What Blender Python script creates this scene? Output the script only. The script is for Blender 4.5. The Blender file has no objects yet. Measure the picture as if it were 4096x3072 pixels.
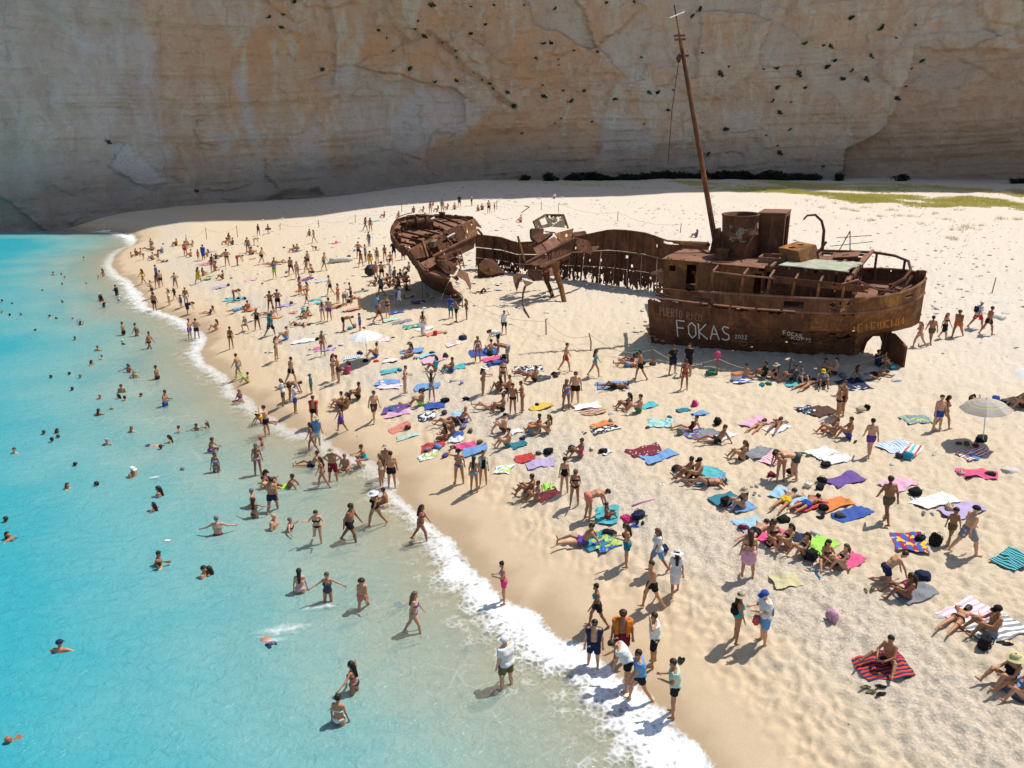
import bpy, bmesh, math, random
import numpy as np
from mathutils import Vector, Matrix
# ------------------------------------------------------------------ camera, sky, sun, exposure
sc = bpy.context.scene
COL = sc.collection
CAM_H, PITCH, FOC = 15.1, math.radians(17.3), 1700 / 2212 * 4096      # FOC in photograph pixels (4096 wide)
cam = bpy.data.cameras.new('camera'); camo = bpy.data.objects.new('camera', cam); COL.objects.link(camo)
cam.sensor_width = 36; cam.lens = 36 * 1700 / 2212; cam.clip_end = 3000; cam.clip_start = .1
camo.location = (0, 0, CAM_H); camo.rotation_euler = (math.pi / 2 - PITCH, 0, 0)
sc.camera = camo
SUN_DIR = Vector((.408, .230, .883)).normalized()                      # towards the sun: high, right, behind the cliff
world = bpy.data.worlds.new('World'); sc.world = world; world.use_nodes = True
wn = world.node_tree; bg = wn.nodes['Background']
sky = wn.nodes.new('ShaderNodeTexSky'); sky.sky_type = 'NISHITA'; sky.sun_disc = False
sky.sun_elevation = math.asin(SUN_DIR.z); sky.sun_rotation = math.atan2(SUN_DIR.x, SUN_DIR.y)
wn.links.new(sky.outputs[0], bg.inputs[0]); bg.inputs[1].default_value = .105
sun = bpy.data.lights.new('sun', 'SUN'); sun.energy = 3.9; sun.angle = math.radians(.53); sun.color = (1, .955, .88)
suno = bpy.data.objects.new('sun', sun); COL.objects.link(suno)
suno.rotation_euler = SUN_DIR.to_track_quat('Z', 'Y').to_euler()
sc.view_settings.view_transform = 'Standard'; sc.view_settings.look = 'None'
sc.view_settings.exposure = .42; sc.view_settings.gamma = 1
random.seed(7); RNG = np.random.default_rng(7)
# ------------------------------------------------------------------ survey: photograph measurement -> point on the ground
FR = dict(a=(0, 768, 2.16), b=(1024, 768, 2.16), c=(2048, 768, 2.16), d=(3072, 768, 2.16),
          e=(0, 1536, 2.16), f=(1024, 1536, 2.16), g=(2048, 1536, 2.16), h=(3072, 1536, 2.16),
          i=(0, 2304, 2.16), j=(1024, 2304, 2.16), k=(2048, 2304, 2.16), l=(3072, 2304, 2.16),
          z1=(500, 900, 4.32), z2=(1000, 900, 4.32), z3=(1500, 760, 4.32), z4=(1450, 1000, 4.32),
          z5=(2900, 1380, 3.456), z6=(1850, 1350, 4.32), z7=(1540, 820, 4.32), z8=(2040, 850, 4.32),
          z9=(2480, 900, 2.88), y1=(3040, 900, 2.88), y2=(2600, 700, 3.456), y3=(2560, 0, 5.76),
          m1=(0, 0, 1.619), m2=(1366, 0, 1.619), m3=(2730, 0, 1.619), D=(0, 0, 1 / 1.8517))
CP, SP = math.cos(PITCH), math.sin(PITCH)
def ray(fr, u, v):
    o = FR[fr]; x = o[0] + u / o[2]; y = o[1] + v / o[2]
    a = (x - 2048) / FOC; b = -(y - 1536) / FOC
    return np.array([a, CP + b * SP, -SP + b * CP])
def at_z(fr, u, v, z):
    d = ray(fr, u, v); t = (z - CAM_H) / d[2]
    return np.array([0, 0, CAM_H]) + t * d
def at_y(fr, u, v, y):
    d = ray(fr, u, v); t = y / d[1]
    return np.array([0, 0, CAM_H]) + t * d
def ground(fr, u, v):
    z = 2.
    for _ in range(14):
        p = at_z(fr, u, v, z); p[1] = min(p[1], 200); z = .5 * z + .5 * float(hz(p[0], p[1]))
    p = at_z(fr, u, v, z); p[2] = float(zs(p[0], p[1]))
    return p
# ------------------------------------------------------------------ noise
def _hash(i, j, s):
    h = (i * 374761393 + j * 668265263 + s * 974634757) & 0xffffffff
    h = ((h ^ (h >> 13)) * 1274126177) & 0xffffffff
    return ((h ^ (h >> 16)) & 0xffffff) / 16777215.
def vnoise(x, y, s=0):
    x = np.asarray(x, float); y = np.asarray(y, float)
    i = np.floor(x).astype(np.int64); j = np.floor(y).astype(np.int64); fx = x - i; fy = y - j
    fx = fx * fx * fx * (fx * (fx * 6 - 15) + 10); fy = fy * fy * fy * (fy * (fy * 6 - 15) + 10)
    a = _hash(i, j, s); b = _hash(i + 1, j, s); c = _hash(i, j + 1, s); d = _hash(i + 1, j + 1, s)
    return (a * (1 - fx) + b * fx) * (1 - fy) + (c * (1 - fx) + d * fx) * fy
def fbm(x, y, o=4, s=0, g=.5):
    t = 0; a = 1; n = 0
    for k in range(o):
        t = t + a * vnoise(x * 2 ** k + 17.3 * k, y * 2 ** k - 9.1 * k, s + k); n += a; a *= g
    return t / n
def worley(x, y, s=0):
    x = np.asarray(x, float); y = np.asarray(y, float); i = np.floor(x).astype(np.int64); j = np.floor(y).astype(np.int64)
    best = np.full(x.shape, 9.)
    for a in (-1, 0, 1):
        for b in (-1, 0, 1):
            cx = i + a + _hash(i + a, j + b, s); cy = j + b + _hash(i + a, j + b, s + 50)
            best = np.minimum(best, (cx - x) ** 2 + (cy - y) ** 2)
    return np.sqrt(best)
def sstep(a, b, x):
    t = np.clip((x - a) / (b - a), 0, 1); return t * t * (3 - 2 * t)
def sdpoly(x, y, poly):                                              # signed distance, negative inside
    P = np.array(poly, float); d = np.full(np.shape(x), 1e9); ins = np.zeros(np.shape(x), bool)
    for k in range(len(P)):
        ax, ay = P[k]; bx, by = P[(k + 1) % len(P)]; ex, ey = bx - ax, by - ay
        t = np.clip(((x - ax) * ex + (y - ay) * ey) / (ex * ex + ey * ey + 1e-9), 0, 1)
        d = np.minimum(d, (x - ax - t * ex) ** 2 + (y - ay - t * ey) ** 2)
        c = (ay > y) != (by > y)
        if abs(ey) > 1e-9: ins ^= c & (x < (y - ay) * ex / ey + ax)
    return np.where(ins, -np.sqrt(d), np.sqrt(d))
# ------------------------------------------------------------------ object helpers
def tag(o, label=None, cat=None, group=None, kind=None):
    if label: o['label'] = label
    if cat: o['category'] = cat
    if group: o['group'] = group
    if kind: o['kind'] = kind
    return o
def link(name, me, mat=None, parent=None, loc=None, color=None):
    o = bpy.data.objects.new(name, me); COL.objects.link(o)
    if mat is not None and me is not None and not me.materials: me.materials.append(mat)
    if parent is not None: o.parent = parent
    if loc is not None: o.location = loc
    if color is not None: o.color = (*color, 1)
    return o
def mesh(name, v, f, smooth=False):
    me = bpy.data.meshes.new(name)
    me.from_pydata([tuple(map(float, p)) for p in v], [], [tuple(map(int, q)) for q in f]); me.update()
    if smooth: me.polygons.foreach_set('use_smooth', [True] * len(me.polygons))
    return me
def grid_mesh(name, X, Y, Z, smooth=True):
    n, m = X.shape; V = np.stack([X, Y, Z], -1).reshape(-1, 3)
    q = np.arange(n * m).reshape(n, m)
    F = np.stack([q[:-1, :-1], q[:-1, 1:], q[1:, 1:], q[1:, :-1]], -1).reshape(-1, 4)
    return np_mesh(name, V, F, smooth)
def np_mesh(name, V, F, smooth=True):
    me = bpy.data.meshes.new(name); V = np.ascontiguousarray(V, np.float32); F = np.ascontiguousarray(F, np.int32); k = F.shape[1]
    me.vertices.add(len(V)); me.vertices.foreach_set('co', V.ravel())
    me.loops.add(F.size); me.loops.foreach_set('vertex_index', F.ravel())
    me.polygons.add(len(F)); me.polygons.foreach_set('loop_start', np.arange(0, F.size, k, dtype=np.int32))
    me.polygons.foreach_set('use_smooth', np.full(len(F), smooth)); me.update(calc_edges=True); me.validate()
    return me
def attr(me, name, vals):
    a = me.attributes.new(name, 'FLOAT', 'POINT'); a.data.foreach_set('value', np.asarray(vals, np.float32).ravel())
class MB:
    """collects boxes, tubes, plates into ONE mesh"""
    def __init__(s): s.v = []; s.f = []
    def add(s, v, f):
        k = len(s.v); s.v += [tuple(map(float, p)) for p in v]; s.f += [tuple(k + i for i in q) for q in f]; return s
    def hexa(s, p):                                                 # 8 corners: bottom ring 0-3, top ring 4-7
        return s.add(p, [(3, 2, 1, 0), (4, 5, 6, 7), (0, 1, 5, 4), (1, 2, 6, 5), (2, 3, 7, 6), (3, 0, 4, 7)])
    def box(s, c, d, M=None):
        x, y, z = [k / 2 for k in d]; p = [(-x, -y, -z), (x, -y, -z), (x, y, -z), (-x, y, -z), (-x, -y, z), (x, -y, z), (x, y, z), (-x, y, z)]
        if M is not None: p = [M @ Vector(q) for q in p]
        return s.hexa([(q[0] + c[0], q[1] + c[1], q[2] + c[2]) for q in p])
    def tube(s, pts, r, n=8, cap=True):
        pts = [Vector(p) for p in pts]; rs = r if isinstance(r, (list, tuple)) else [r] * len(pts); rings = []; v = []; f = []
        for k, p in enumerate(pts):
            t = (pts[min(k + 1, len(pts) - 1)] - pts[max(k - 1, 0)]).normalized()
            a = t.cross(Vector((.31, .2, .93))).normalized(); b = t.cross(a)
            for q in range(n):
                w = 2 * math.pi * q / n; v.append(p + (a * math.cos(w) + b * math.sin(w)) * rs[k])
        for k in range(len(pts) - 1):
            for q in range(n): f.append((k * n + q, k * n + (q + 1) % n, (k + 1) * n + (q + 1) % n, (k + 1) * n + q))
        if cap: f.append(tuple(range(n - 1, -1, -1))); f.append(tuple((len(pts) - 1) * n + q for q in range(n)))
        return s.add(v, f)
    def beam(s, a, b, w, h=None):
        a, b = Vector(a), Vector(b); t = (b - a).normalized(); up = Vector((0, 0, 1)) if abs(t.z) < .95 else Vector((0, 1, 0))
        x = t.cross(up).normalized() * w / 2; y = x.cross(t).normalized() * (h or w) / 2
        return s.hexa([a - x - y, a + x - y, b + x - y, b - x - y, a - x + y, a + x + y, b + x + y, b - x + y])
    def plate(s, poly, th=.04):                                     # a flat-ish polygon given thickness
        P = [Vector(p) for p in poly]; n = Vector((0, 0, 0))
        for k in range(len(P)): n += (P[k] - P[0]).cross(P[(k + 1) % len(P)] - P[0])
        n = n.normalized() * th / 2; m = len(P)
        return s.add([p + n for p in P] + [p - n for p in P], [tuple(range(m)), tuple(range(2 * m - 1, m - 1, -1))] +
                     [(k, k + m, (k + 1) % m + m, (k + 1) % m) for k in range(m)])
    def mesh(s, name, smooth=False): return mesh(name, s.v, s.f, smooth)
    def build(s, name, mat, parent=None, smooth=False, color=None): return link(name, s.mesh(name, smooth), mat, parent, None, color)
# ------------------------------------------------------------------ material helpers
class NT:
    def __init__(s, name):
        s.m = bpy.data.materials.new(name); s.m.use_nodes = True; s.t = s.m.node_tree; s.N = s.t.nodes
        s.b = s.N['Principled BSDF']; s.out = s.N['Material Output']
    def n(s, typ, **kw):
        o = s.N.new('ShaderNode' + typ)
        for k, v in kw.items():
            if k == 'i':
                for a, b in v.items(): s.set(o.inputs[a], b)
            else: setattr(o, k, v)
        return o
    def set(s, sock, v):
        if hasattr(v, 'is_output'): s.t.links.new(v, sock)
        elif isinstance(v, bpy.types.Node): s.t.links.new(v.outputs[0], sock)
        else:
            if isinstance(v, (tuple, list)) and len(v) == 3 and sock.type == 'RGBA': v = (*v, 1)
            sock.default_value = v
    def noise(s, scale, detail=4, vec=None, rough=.55, dist=0):
        o = s.n('TexNoise', i={'Scale': scale, 'Detail': detail, 'Roughness': rough, 'Distortion': dist})
        if vec is not None: s.set(o.inputs['Vector'], vec)
        return o.outputs[0]
    def vor(s, scale, vec=None, feature='F1', out=0):
        o = s.n('TexVoronoi', feature=feature, i={'Scale': scale})
        if vec is not None: s.set(o.inputs['Vector'], vec)
        return o.outputs[out]
    def ramp(s, fac, *st):
        o = s.n('ValToRGB'); e = o.color_ramp.elements
        while len(e) < len(st): e.new(.5)
        for k, (p, c) in enumerate(st):
            e[k].position = p; e[k].color = (*c, 1) if isinstance(c, (tuple, list)) else (c, c, c, 1)
        s.set(o.inputs[0], fac); return o.outputs[0]
    def mix(s, fac, a, b, mode='MIX'):
        o = s.n('MixRGB', blend_type=mode); s.set(o.inputs[0], fac); s.set(o.inputs[1], a); s.set(o.inputs[2], b); return o.outputs[0]
    def math(s, op, a, b=0., c=None):
        o = s.n('Math', operation=op); s.set(o.inputs[0], a); s.set(o.inputs[1], b)
        if c is not None: s.set(o.inputs[2], c)
        return o.outputs[0]
    def mapr(s, v, a, b, c=0., d=1.):
        o = s.n('MapRange', interpolation_type='SMOOTHSTEP'); s.set(o.inputs[0], v)
        for k, q in zip((1, 2, 3, 4), (a, b, c, d)): o.inputs[k].default_value = q
        return o.outputs[0]
    def pos(s): return s.n('NewGeometry').outputs[0]
    def obj(s): return s.n('TexCoord').outputs[3]
    def scale(s, v, k):
        o = s.n('VectorMath', operation='MULTIPLY'); s.set(o.inputs[0], v); o.inputs[1].default_value = k; return o.outputs[0]
    def attr(s, name): return s.n('Attribute', attribute_name=name).outputs[2]
    def bump(s, h, dist=.02, strength=1., prev=None):
        o = s.n('Bump', i={'Height': h, 'Distance': dist, 'Strength': strength})
        if prev is not None: s.set(o.inputs['Normal'], prev)
        return o.outputs[0]
    def fin(s, col=None, rough=None, normal=None, spec=None, metal=None):
        for k, v in (('Base Color', col), ('Roughness', rough), ('Normal', normal), ('Specular IOR Level', spec), ('Metallic', metal)):
            if v is not None: s.set(s.b.inputs[k], v)
        return s.m
def flat(name, col, rough=.7, var=.25, scale=6., bump=.0):
    k = NT(name); f = k.noise(scale, 4, k.obj())
    c = k.mix(f, [q * (1 - var) for q in col], [min(1, q * (1 + var)) for q in col])
    return k.fin(c, rough, k.bump(f, bump) if bump else None, .3)
# ================================================================== THE SETTING
SHORE = [(-84, 142.5), (-78.7, 140.3), (-70.7, 136.3), (-65.8, 134.2), (-61.7, 128.8), (-58.6, 123.4), (-55.7, 116.5), (-55.6, 112.8), (-53.5, 105.8),
 (-50.0, 97.8), (-45.9, 90.8), (-42.3, 86.2), (-37.5, 78.2), (-34.0, 72.0), (-31.7, 69.9), (-28.9, 67.1), (-25.8, 62.8), (-24.0, 59.7), (-23.1, 55.9),
 (-21.5, 52.8), (-19.7, 50.8), (-18.3, 48.6), (-17.2, 46.1), (-15.9, 45.0), (-14.9, 43.3), (-13.0, 40.9), (-11.9, 39.7), (-11.0, 39.2), (-9.8, 38.7),
 (-9.3, 37.4), (-8.1, 36.1), (-7.1, 35.3), (-6.1, 34.4), (-5.3, 33.0), (-5.3, 31.9), (-4.8, 30.9), (-3.9, 29.8), (-3.1, 28.3), (-2.5, 27.6), (-2.3, 26.9),
 (-1.9, 25.9), (-1.6, 25.1), (-1.0, 24.5), (-0.8, 24.0), (-0.4, 23.2), (0.0, 22.7), (0.6, 22.6), (0.7, 21.9), (0.9, 21.4), (1.4, 20.9), (2.0, 20.6),
 (2.3, 20.5), (2.6, 19.9), (3.0, 19.3), (3.4, 18.3), (3.7, 17.7), (4.1, 17.1), (4.3, 16.5), (4.5, 16.0), (5.2, 13), (6.5, 8), (9, 0), (12, -20)]
SEA = SHORE + [(-400, -20), (-400, 200), (-84, 200)]
def shore_d(x, y): return sdpoly(np.asarray(x, float), np.asarray(y, float), SEA)     # + on land, - in the sea
def hz(x, y):
    x = np.asarray(x, float); y = np.asarray(y, float); d = sdpoly(x, y, SEA)
    zl = np.interp(y, [0, 20, 40, 60, 80, 100, 120, 160, 220], [2.1, 2.2, 2.55, 3.1, 3.9, 4.7, 5.5, 6.4, 6.8])
    zl = zl + .0008 * np.clip(x, -10, 30) * np.clip(y, 0, 70) * sstep(125, 65, y)
    t_ = np.clip(((x - 20.5) * -11.5 + (y - 41.6) * 6.4) / 173.2, 0, 1); zl = zl + .38 * np.exp(-(((x - 20.5 + 11.5 * t_) ** 2 + (y - 41.6 - 6.4 * t_) ** 2) / 5.))
    zl = zl * (.45 + .55 * sstep(-48, -6, x)) + .25 * (fbm(x * .12, y * .12, 3, 3) - .5)
    dune = sstep(85, 105, y) * sstep(15, 40, x) * (.9 * (fbm(x * .09, y * .09, 3, 11) - .35))
    dl = np.maximum(d, 0); land = (zl + dune) * (1 - np.exp(-dl / 5.5))
    dw = np.maximum(-d, 0); bed = -(.105 * np.minimum(dw, 9) + .16 * np.clip(dw - 9, 0, 16) + .02 * np.clip(dw - 25, 0, 60))
    return np.where(d > 0, land, bed)
# quick look-up of ground height and shore distance for placing things
_lx = np.arange(-130, 131, .5); _ly = np.arange(4, 205, .5); _LX, _LY = np.meshgrid(_lx, _ly, indexing='ij'); _LD = shore_d(_LX, _LY)
_real_hz, _real_sd = hz, shore_d
def _look(T_, x, y):
    u = min(max((x + 130) * 2, 0), len(_lx) - 1.001); v = min(max((y - 4) * 2, 0), len(_ly) - 1.001); i = int(u); j = int(v); a = u - i; b = v - j
    return (T_[i, j] * (1 - a) + T_[i + 1, j] * a) * (1 - b) + (T_[i, j + 1] * (1 - a) + T_[i + 1, j + 1] * a) * b
_LZ = _real_hz(_LX, _LY)
def hz(x, y): return _look(_LZ, float(x), float(y)) if np.ndim(x) == 0 else _real_hz(x, y)
def shore_d(x, y): return _look(_LD, float(x), float(y)) if np.ndim(x) == 0 else _real_sd(x, y)
# ---- sand (one sheet from beyond the frame's foot to behind the cliff)
def trap_grid(y0, y1, nr, nc, wid, p=1.6):
    t = np.linspace(0, 1, nr); y = 1 / (1 / y0 + (1 / y1 - 1 / y0) * t); s = np.linspace(-1, 1, nc)
    return np.outer(y, s) * wid + 0 * y[:, None], np.repeat(y[:, None], nc, 1)
GX, GY = trap_grid(8, 230, 640, 560, .80)
def widen(X, Y, y_near, ext=(4, 12, 30, 80, 200, 420)):                  # carry a sheet on past the frame on every side
    X = np.concatenate([X[:1] * 1.5, X]); Y = np.concatenate([np.full((1, X.shape[1]), y_near), Y])
    L_ = np.stack([X[:, 0] - e for e in ext[::-1]], 1); R_ = np.stack([X[:, -1] + e for e in ext], 1); n_ = len(ext)
    return np.concatenate([L_, X, R_], 1), np.concatenate([np.repeat(Y[:, :1], n_, 1), Y, np.repeat(Y[:, -1:], n_, 1)], 1)
gx, gy = widen(GX, GY, -60.)
GD = shore_d(gx, gy); GZ = hz(gx, gy)
def micro(x, y, d):
    x = np.asarray(x, float); y = np.asarray(y, float)
    dry = sstep(1.6, 3.2, d + .8 * (fbm(x * .5, y * .5, 3, 5) - .5)) * sstep(150, 60, y)
    w1 = worley(x * 2.9 + .7 * vnoise(x * 2, y * 2, 9), y * 2.3, 1); w2 = worley(x * 1.15, y * .95, 2)
    foot = -.075 * (1 - sstep(.0, .55, w1)) + .045 * sstep(.35, .7, w1) * fbm(x * 3, y * 3, 2, 4) - .07 * (1 - sstep(.1, .62, w2)) * (vnoise(x * .6, y * .6, 8) > .4)
    return dry * (foot + .055 * (fbm(x * 1.1, y * 1.1, 4, 21) - .5)) * sstep(150, 60, y) + np.where(d > 0, 1, .3) * .02 * (fbm(x * .8, y * .8, 3, 6) - .5)
def zs(x, y): return hz(x, y) + micro(x, y, shore_d(x, y))
GZ = GZ + micro(gx, gy, GD)
sand_me = grid_mesh('sand', gx, gy, GZ); attr(sand_me, 'shore', GD)
k = NT('sand'); P = k.pos(); sh = k.attr('shore')
n1 = k.noise(1.2, 5, P); n2 = k.noise(14, 5, P, .7); n3 = k.noise(.18, 3, P); n4 = k.noise(60, 3, P, .7)
c = k.mix(k.mapr(n2, .3, .7), (0.520, 0.414, 0.285), (0.622, 0.521, 0.384))
c = k.mix(k.math('MULTIPLY', k.mapr(n1, .35, .7), .35), c, (0.569, 0.452, 0.305))
n5 = k.noise(5, 6, P, .75); c = k.mix(k.math('MULTIPLY', k.mapr(n5, .52, .7), .42), c, (0.463, 0.363, 0.249))
peb = k.math('MULTIPLY', k.math('MULTIPLY', k.mapr(sh, 3.8, 5.4), k.mapr(sh, 9.4, 7.0)), k.mapr(n3, .30, .46))
pv = k.vor(11, P); pc = k.mix(k.mapr(k.noise(11, 2, P), .3, .7), (0.515, 0.461, 0.388), (0.676, 0.628, 0.546))
pc = k.mix(k.mapr(pv, .25, .6), pc, (0.444, 0.388, 0.317))
c = k.mix(k.math('MULTIPLY', peb, .55), c, pc)
pale = k.mapr(sh, 14, 40); c = k.mix(k.math('MULTIPLY', pale, .8), c, k.mix(n2, (0.558, 0.491, 0.410), (0.627, 0.564, 0.487)))
shw = k.math('ADD', sh, k.math('MULTIPLY', k.math('SUBTRACT', k.noise(.45, 4, P), .5), 3.0))
damp = k.mapr(shw, 4.6, 2.0); c = k.mix(k.math('MULTIPLY', damp, .62), c, (0.533, 0.388, 0.238))
wet = k.mapr(shw, 1.7, .4); c = k.mix(k.math('MULTIPLY', wet, .75), c, (0.391, 0.286, 0.175))
spk = k.math('MULTIPLY', k.math('GREATER_THAN', k.noise(26, 2, P), .70), .5); c = k.mix(spk, c, (0.574, 0.532, 0.458))
h = k.math('ADD', k.math('MULTIPLY', n2, .35), k.math('MULTIPLY', n4, .12)); h = k.math('ADD', h, k.math('MULTIPLY', n5, 1.3)); h = k.math('ADD', h, k.math('MULTIPLY', k.vor(2.6, P), .7))
h = k.math('MULTIPLY', h, k.mapr(shw, 1.5, 5, .06, 1.)); h = k.math('ADD', h, k.math('MULTIPLY', k.math('MULTIPLY', pv, peb), -.35))
M_sand = k.fin(c, k.mapr(wet, 0, 1, .95, .42), k.bump(h, .05), .2)
tag(link('sand', sand_me, M_sand), kind='structure')
# ---- sea
WX, WY = trap_grid(7, 190, 420, 420, .95); WX = WX - .12 * WY; WX, WY = widen(WX, WY, -60.)
wd = shore_d(WX, WY); dep = np.maximum(-hz(WX, WY), 0)
wob = .05 * (fbm(WX * .35 + WY * .1, WY * .5 - WX * .2, 3, 31) - .5) * np.clip(dep * 2, 0, 1) + .03 * np.sin(-wd * 1.9 + 3 * fbm(WX * .15, WY * .15, 2, 3)) * np.clip(dep * 2, 0, 1) * sstep(-14, -4, wd)
q = np.arange(WX.size).reshape(WX.shape); F = np.stack([q[:-1, :-1], q[:-1, 1:], q[1:, 1:], q[1:, :-1]], -1).reshape(-1, 4)
F = F[(wd.ravel()[F].min(1) < 1.0)]
sea_me = np_mesh('sea', np.stack([WX, WY, wob], -1).reshape(-1, 3), F); attr(sea_me, 'depth', dep); attr(sea_me, 'shore', wd)
k = NT('sea'); P = k.pos(); dp = k.attr('depth'); ws = k.attr('shore')
op = k.math('SUBTRACT', 1, k.math('POWER', 2.718, k.math('MULTIPLY', dp, -2.3)))
milk = k.math('ADD', dp, k.math('MULTIPLY', k.math('SUBTRACT', k.noise(.16, 4, P), .5), 1.3))
col = k.ramp(k.math('DIVIDE', milk, 5.), (0., (.36, .42, .35)), (.07, (.30, .405, .35)), (.17, (.16, .365, .365)), (.34, (.04, .30, .355)), (.62, (.005, .25, .335)), (1., (.0, .20, .30)))
streak = k.noise(1., 5, k.scale(P, (.5, 1.5, 1)), .65, 1.2); col = k.mix(k.math('MULTIPLY', k.mapr(streak, .48, .75), .22), col, (0.016, 0.288, 0.376))
rip = k.math('ADD', k.noise(1.7, 4, k.scale(P, (1, 1.6, 1)), .6, .6), k.math('MULTIPLY', k.noise(7, 3, P), .3))
nrm = k.bump(rip, .16)
lace = k.math('MULTIPLY', k.mapr(k.vor(1.05, k.mix(.12, P, k.n('TexNoise', i={'Scale': 1.3}).outputs[1]), 'DISTANCE_TO_EDGE'), .05, .0), k.math('MULTIPLY', k.mapr(ws, -9, -3), k.mapr(k.noise(.35, 3, P), .5, .68)))
op = k.math('MAXIMUM', op, k.math('MULTIPLY', lace, .22)); col = k.mix(k.math('MULTIPLY', lace, .3), col, (0.624, 0.656, 0.640))
dif = k.n('BsdfDiffuse', i={'Color': col, 'Normal': k.bump(rip, .10)}); tra = k.n('BsdfTransparent', i={'Color': (.93, .98, .97)})
gl = k.n('BsdfGlossy', i={'Roughness': .12, 'Normal': nrm, 'Color': (.9, .95, 1)})
m1 = k.n('MixShader', i={0: op, 1: tra, 2: dif}); fr = k.n('Fresnel', i={'IOR': 1.33, 'Normal': nrm})
m2 = k.n('MixShader', i={0: k.math('MULTIPLY', fr.outputs[0], .42), 1: m1, 2: gl}); k.set(k.out.inputs[0], m2.outputs[0])
tag(link('sea', sea_me, k.m), kind='structure')
# ---- breaking foam along the waterline
pts = np.array(SHORE[2:], float); seg = np.hypot(*(pts[1:] - pts[:-1]).T); cum = np.concatenate([[0], np.cumsum(seg)])
ns = 1500; far = np.interp(np.linspace(0, 1, ns), [0, .45, .75, 1], [0, cum[-1] * .55, cum[-1] * .78, cum[-1]])
cx = np.interp(far, cum, pts[:, 0]); cy = np.interp(far, cum, pts[:, 1])
ker = np.ones(9) / 9; sx = np.convolve(np.pad(cx, 4, 'edge'), ker, 'valid'); sy = np.convolve(np.pad(cy, 4, 'edge'), ker, 'valid')
tx = np.gradient(sx); ty = np.gradient(sy); ln = np.hypot(tx, ty); nx, ny = ty / ln, -tx / ln                      # towards the sea
s_ = np.sign(np.median(shore_d(sx + nx, sy + ny))); nx, ny = -nx * s_, -ny * s_
wfoam = np.interp(sy, [8, 15, 22, 27, 30, 34, 40, 47, 60, 80, 100, 118, 130], [2.3, 2.05, 1.6, 1.1, .8, 1.0, 1.3, 1.0, 1.2, 1.6, 1.2, 1.6, 2.6]) * (.8 + .5 * fbm(sx * .5, sy * .5, 2, 4))
nm = 56; tt = np.linspace(-.30, 2.7, nm)
edge = .28 * (fbm(sx * 1.6, sy * 1.6, 3, 8) - .5)
FX = sx[:, None] + nx[:, None] * wfoam[:, None] * (tt[None] + edge[:, None]); FY = sy[:, None] + ny[:, None] * wfoam[:, None] * (tt[None] + edge[:, None])
bulge = np.clip(1 - np.abs(tt - .3) / .55, 0, 1)[None] * np.ones((ns, 1))
FZ = np.maximum(hz(FX, FY), 0) + .012 + bulge * (.03 + .10 * fbm(FX * 2.2, FY * 2.2, 3, 12) * fbm(FX * 7, FY * 7, 2, 13) * 2)
foam_me = grid_mesh('sea_foam', FX, FY, FZ); attr(foam_me, 'across', np.repeat(tt[None], ns, 0))
attr(foam_me, 'dens', np.repeat(np.interp(sy, [8, 15, 21, 25, 28, 34, 38, 45, 55, 80, 104, 116, 124, 134], [1, 1, .95, .8, .58, .36, .3, .36, .5, .6, .32, .2, .7, .9])[:, None], nm, 1))
k = NT('sea_foam'); P = k.pos(); ac = k.attr('across'); de = k.attr('dens')
n = k.noise(1.7, 6, P, .62, .6); cell = k.vor(5.5, k.mix(.15, P, k.n('TexNoise', i={'Scale': 4.}).outputs[1]), 'DISTANCE_TO_EDGE')
prof = k.math('MULTIPLY', k.mapr(ac, -.30, -.05), k.math('ADD', k.mapr(ac, 1.0, .15, 0, .68), k.mapr(ac, 2.7, .4, 0, .32)))
a = k.math('ADD', k.math('MULTIPLY', prof, .95), k.math('MULTIPLY', k.math('SUBTRACT', n, .5), 1.6)); a = k.math('ADD', a, k.math('MULTIPLY', k.math('SUBTRACT', .12, cell), .9))
a = k.math('MULTIPLY', k.mapr(a, .18, 1.05), k.math('MULTIPLY', de, k.mapr(prof, 0, .25)))
b = k.n('BsdfDiffuse', i={'Color': (.86, .88, .88), 'Normal': k.bump(k.math('ADD', n, k.math('MULTIPLY', k.noise(16, 4, P), .5)), .06)}); t = k.n('BsdfTransparent')
k.set(k.out.inputs[0], k.n('MixShader', i={0: a, 1: t, 2: b}).outputs[0])
tag(link('sea_foam', foam_me, k.m), 'white foam of small waves breaking along the waterline', 'foam', kind='stuff')
# ---- cliff
CB = [(-260, 90), (-150, 112), (-105, 130), (-88.8, 138.5), (-78.8, 143), (-71, 152.4), (-62, 159.4), (-53.2, 167), (-41.7, 173), (-26.3, 176), (-11, 178), (20.6, 181), (54.3, 184), (78.9, 180), (104.9, 170), (135, 150), (190, 125)]
cbx, cby = np.array(CB).T
def cliff_y(x):
    return sum(np.interp(x + o, cbx, cby) for o in (-8, -4, 0, 4, 8)) / 5
def cxz(fr, u, v):                                                   # a mark on the cliff face -> (x, z)
    y = 175.
    for _ in range(8): p = at_y(fr, u, v, y); y = .5 * y + .5 * float(cliff_y(p[0]) + .06 * p[2])
    p = at_y(fr, u, v, y); return float(p[0]), float(p[2])
def czp(*pts): return [cxz('D', *p) for p in pts]
zz = np.concatenate([np.linspace(-3, 50, 250), 50 + 190 * np.linspace(0, 1, 30)[1:] ** 1.2])
xs = np.concatenate([np.linspace(-260, -112, 40), np.linspace(-110, 128, 560), np.linspace(130, 190, 24)])
KX, KZ = np.meshgrid(xs, zz, indexing='ij')
top = np.interp(xs, [-260, -60, -20, 10, 40, 76, 84, 92, 100, 125, 190], [110, 150, 195, 205, 215, 234, 205, 165, 105, 85, 85]) * (1 + .02 * (fbm(xs * .05, xs * 0, 3, 2) - .5))
KZ = np.minimum(KZ, top[:, None])
lean = .06 * np.minimum(KZ, 45) + .01 * np.maximum(KZ - 45, 0) - 2.5 * np.exp(-np.maximum(KZ - 4, 0) / 3.0)
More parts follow.
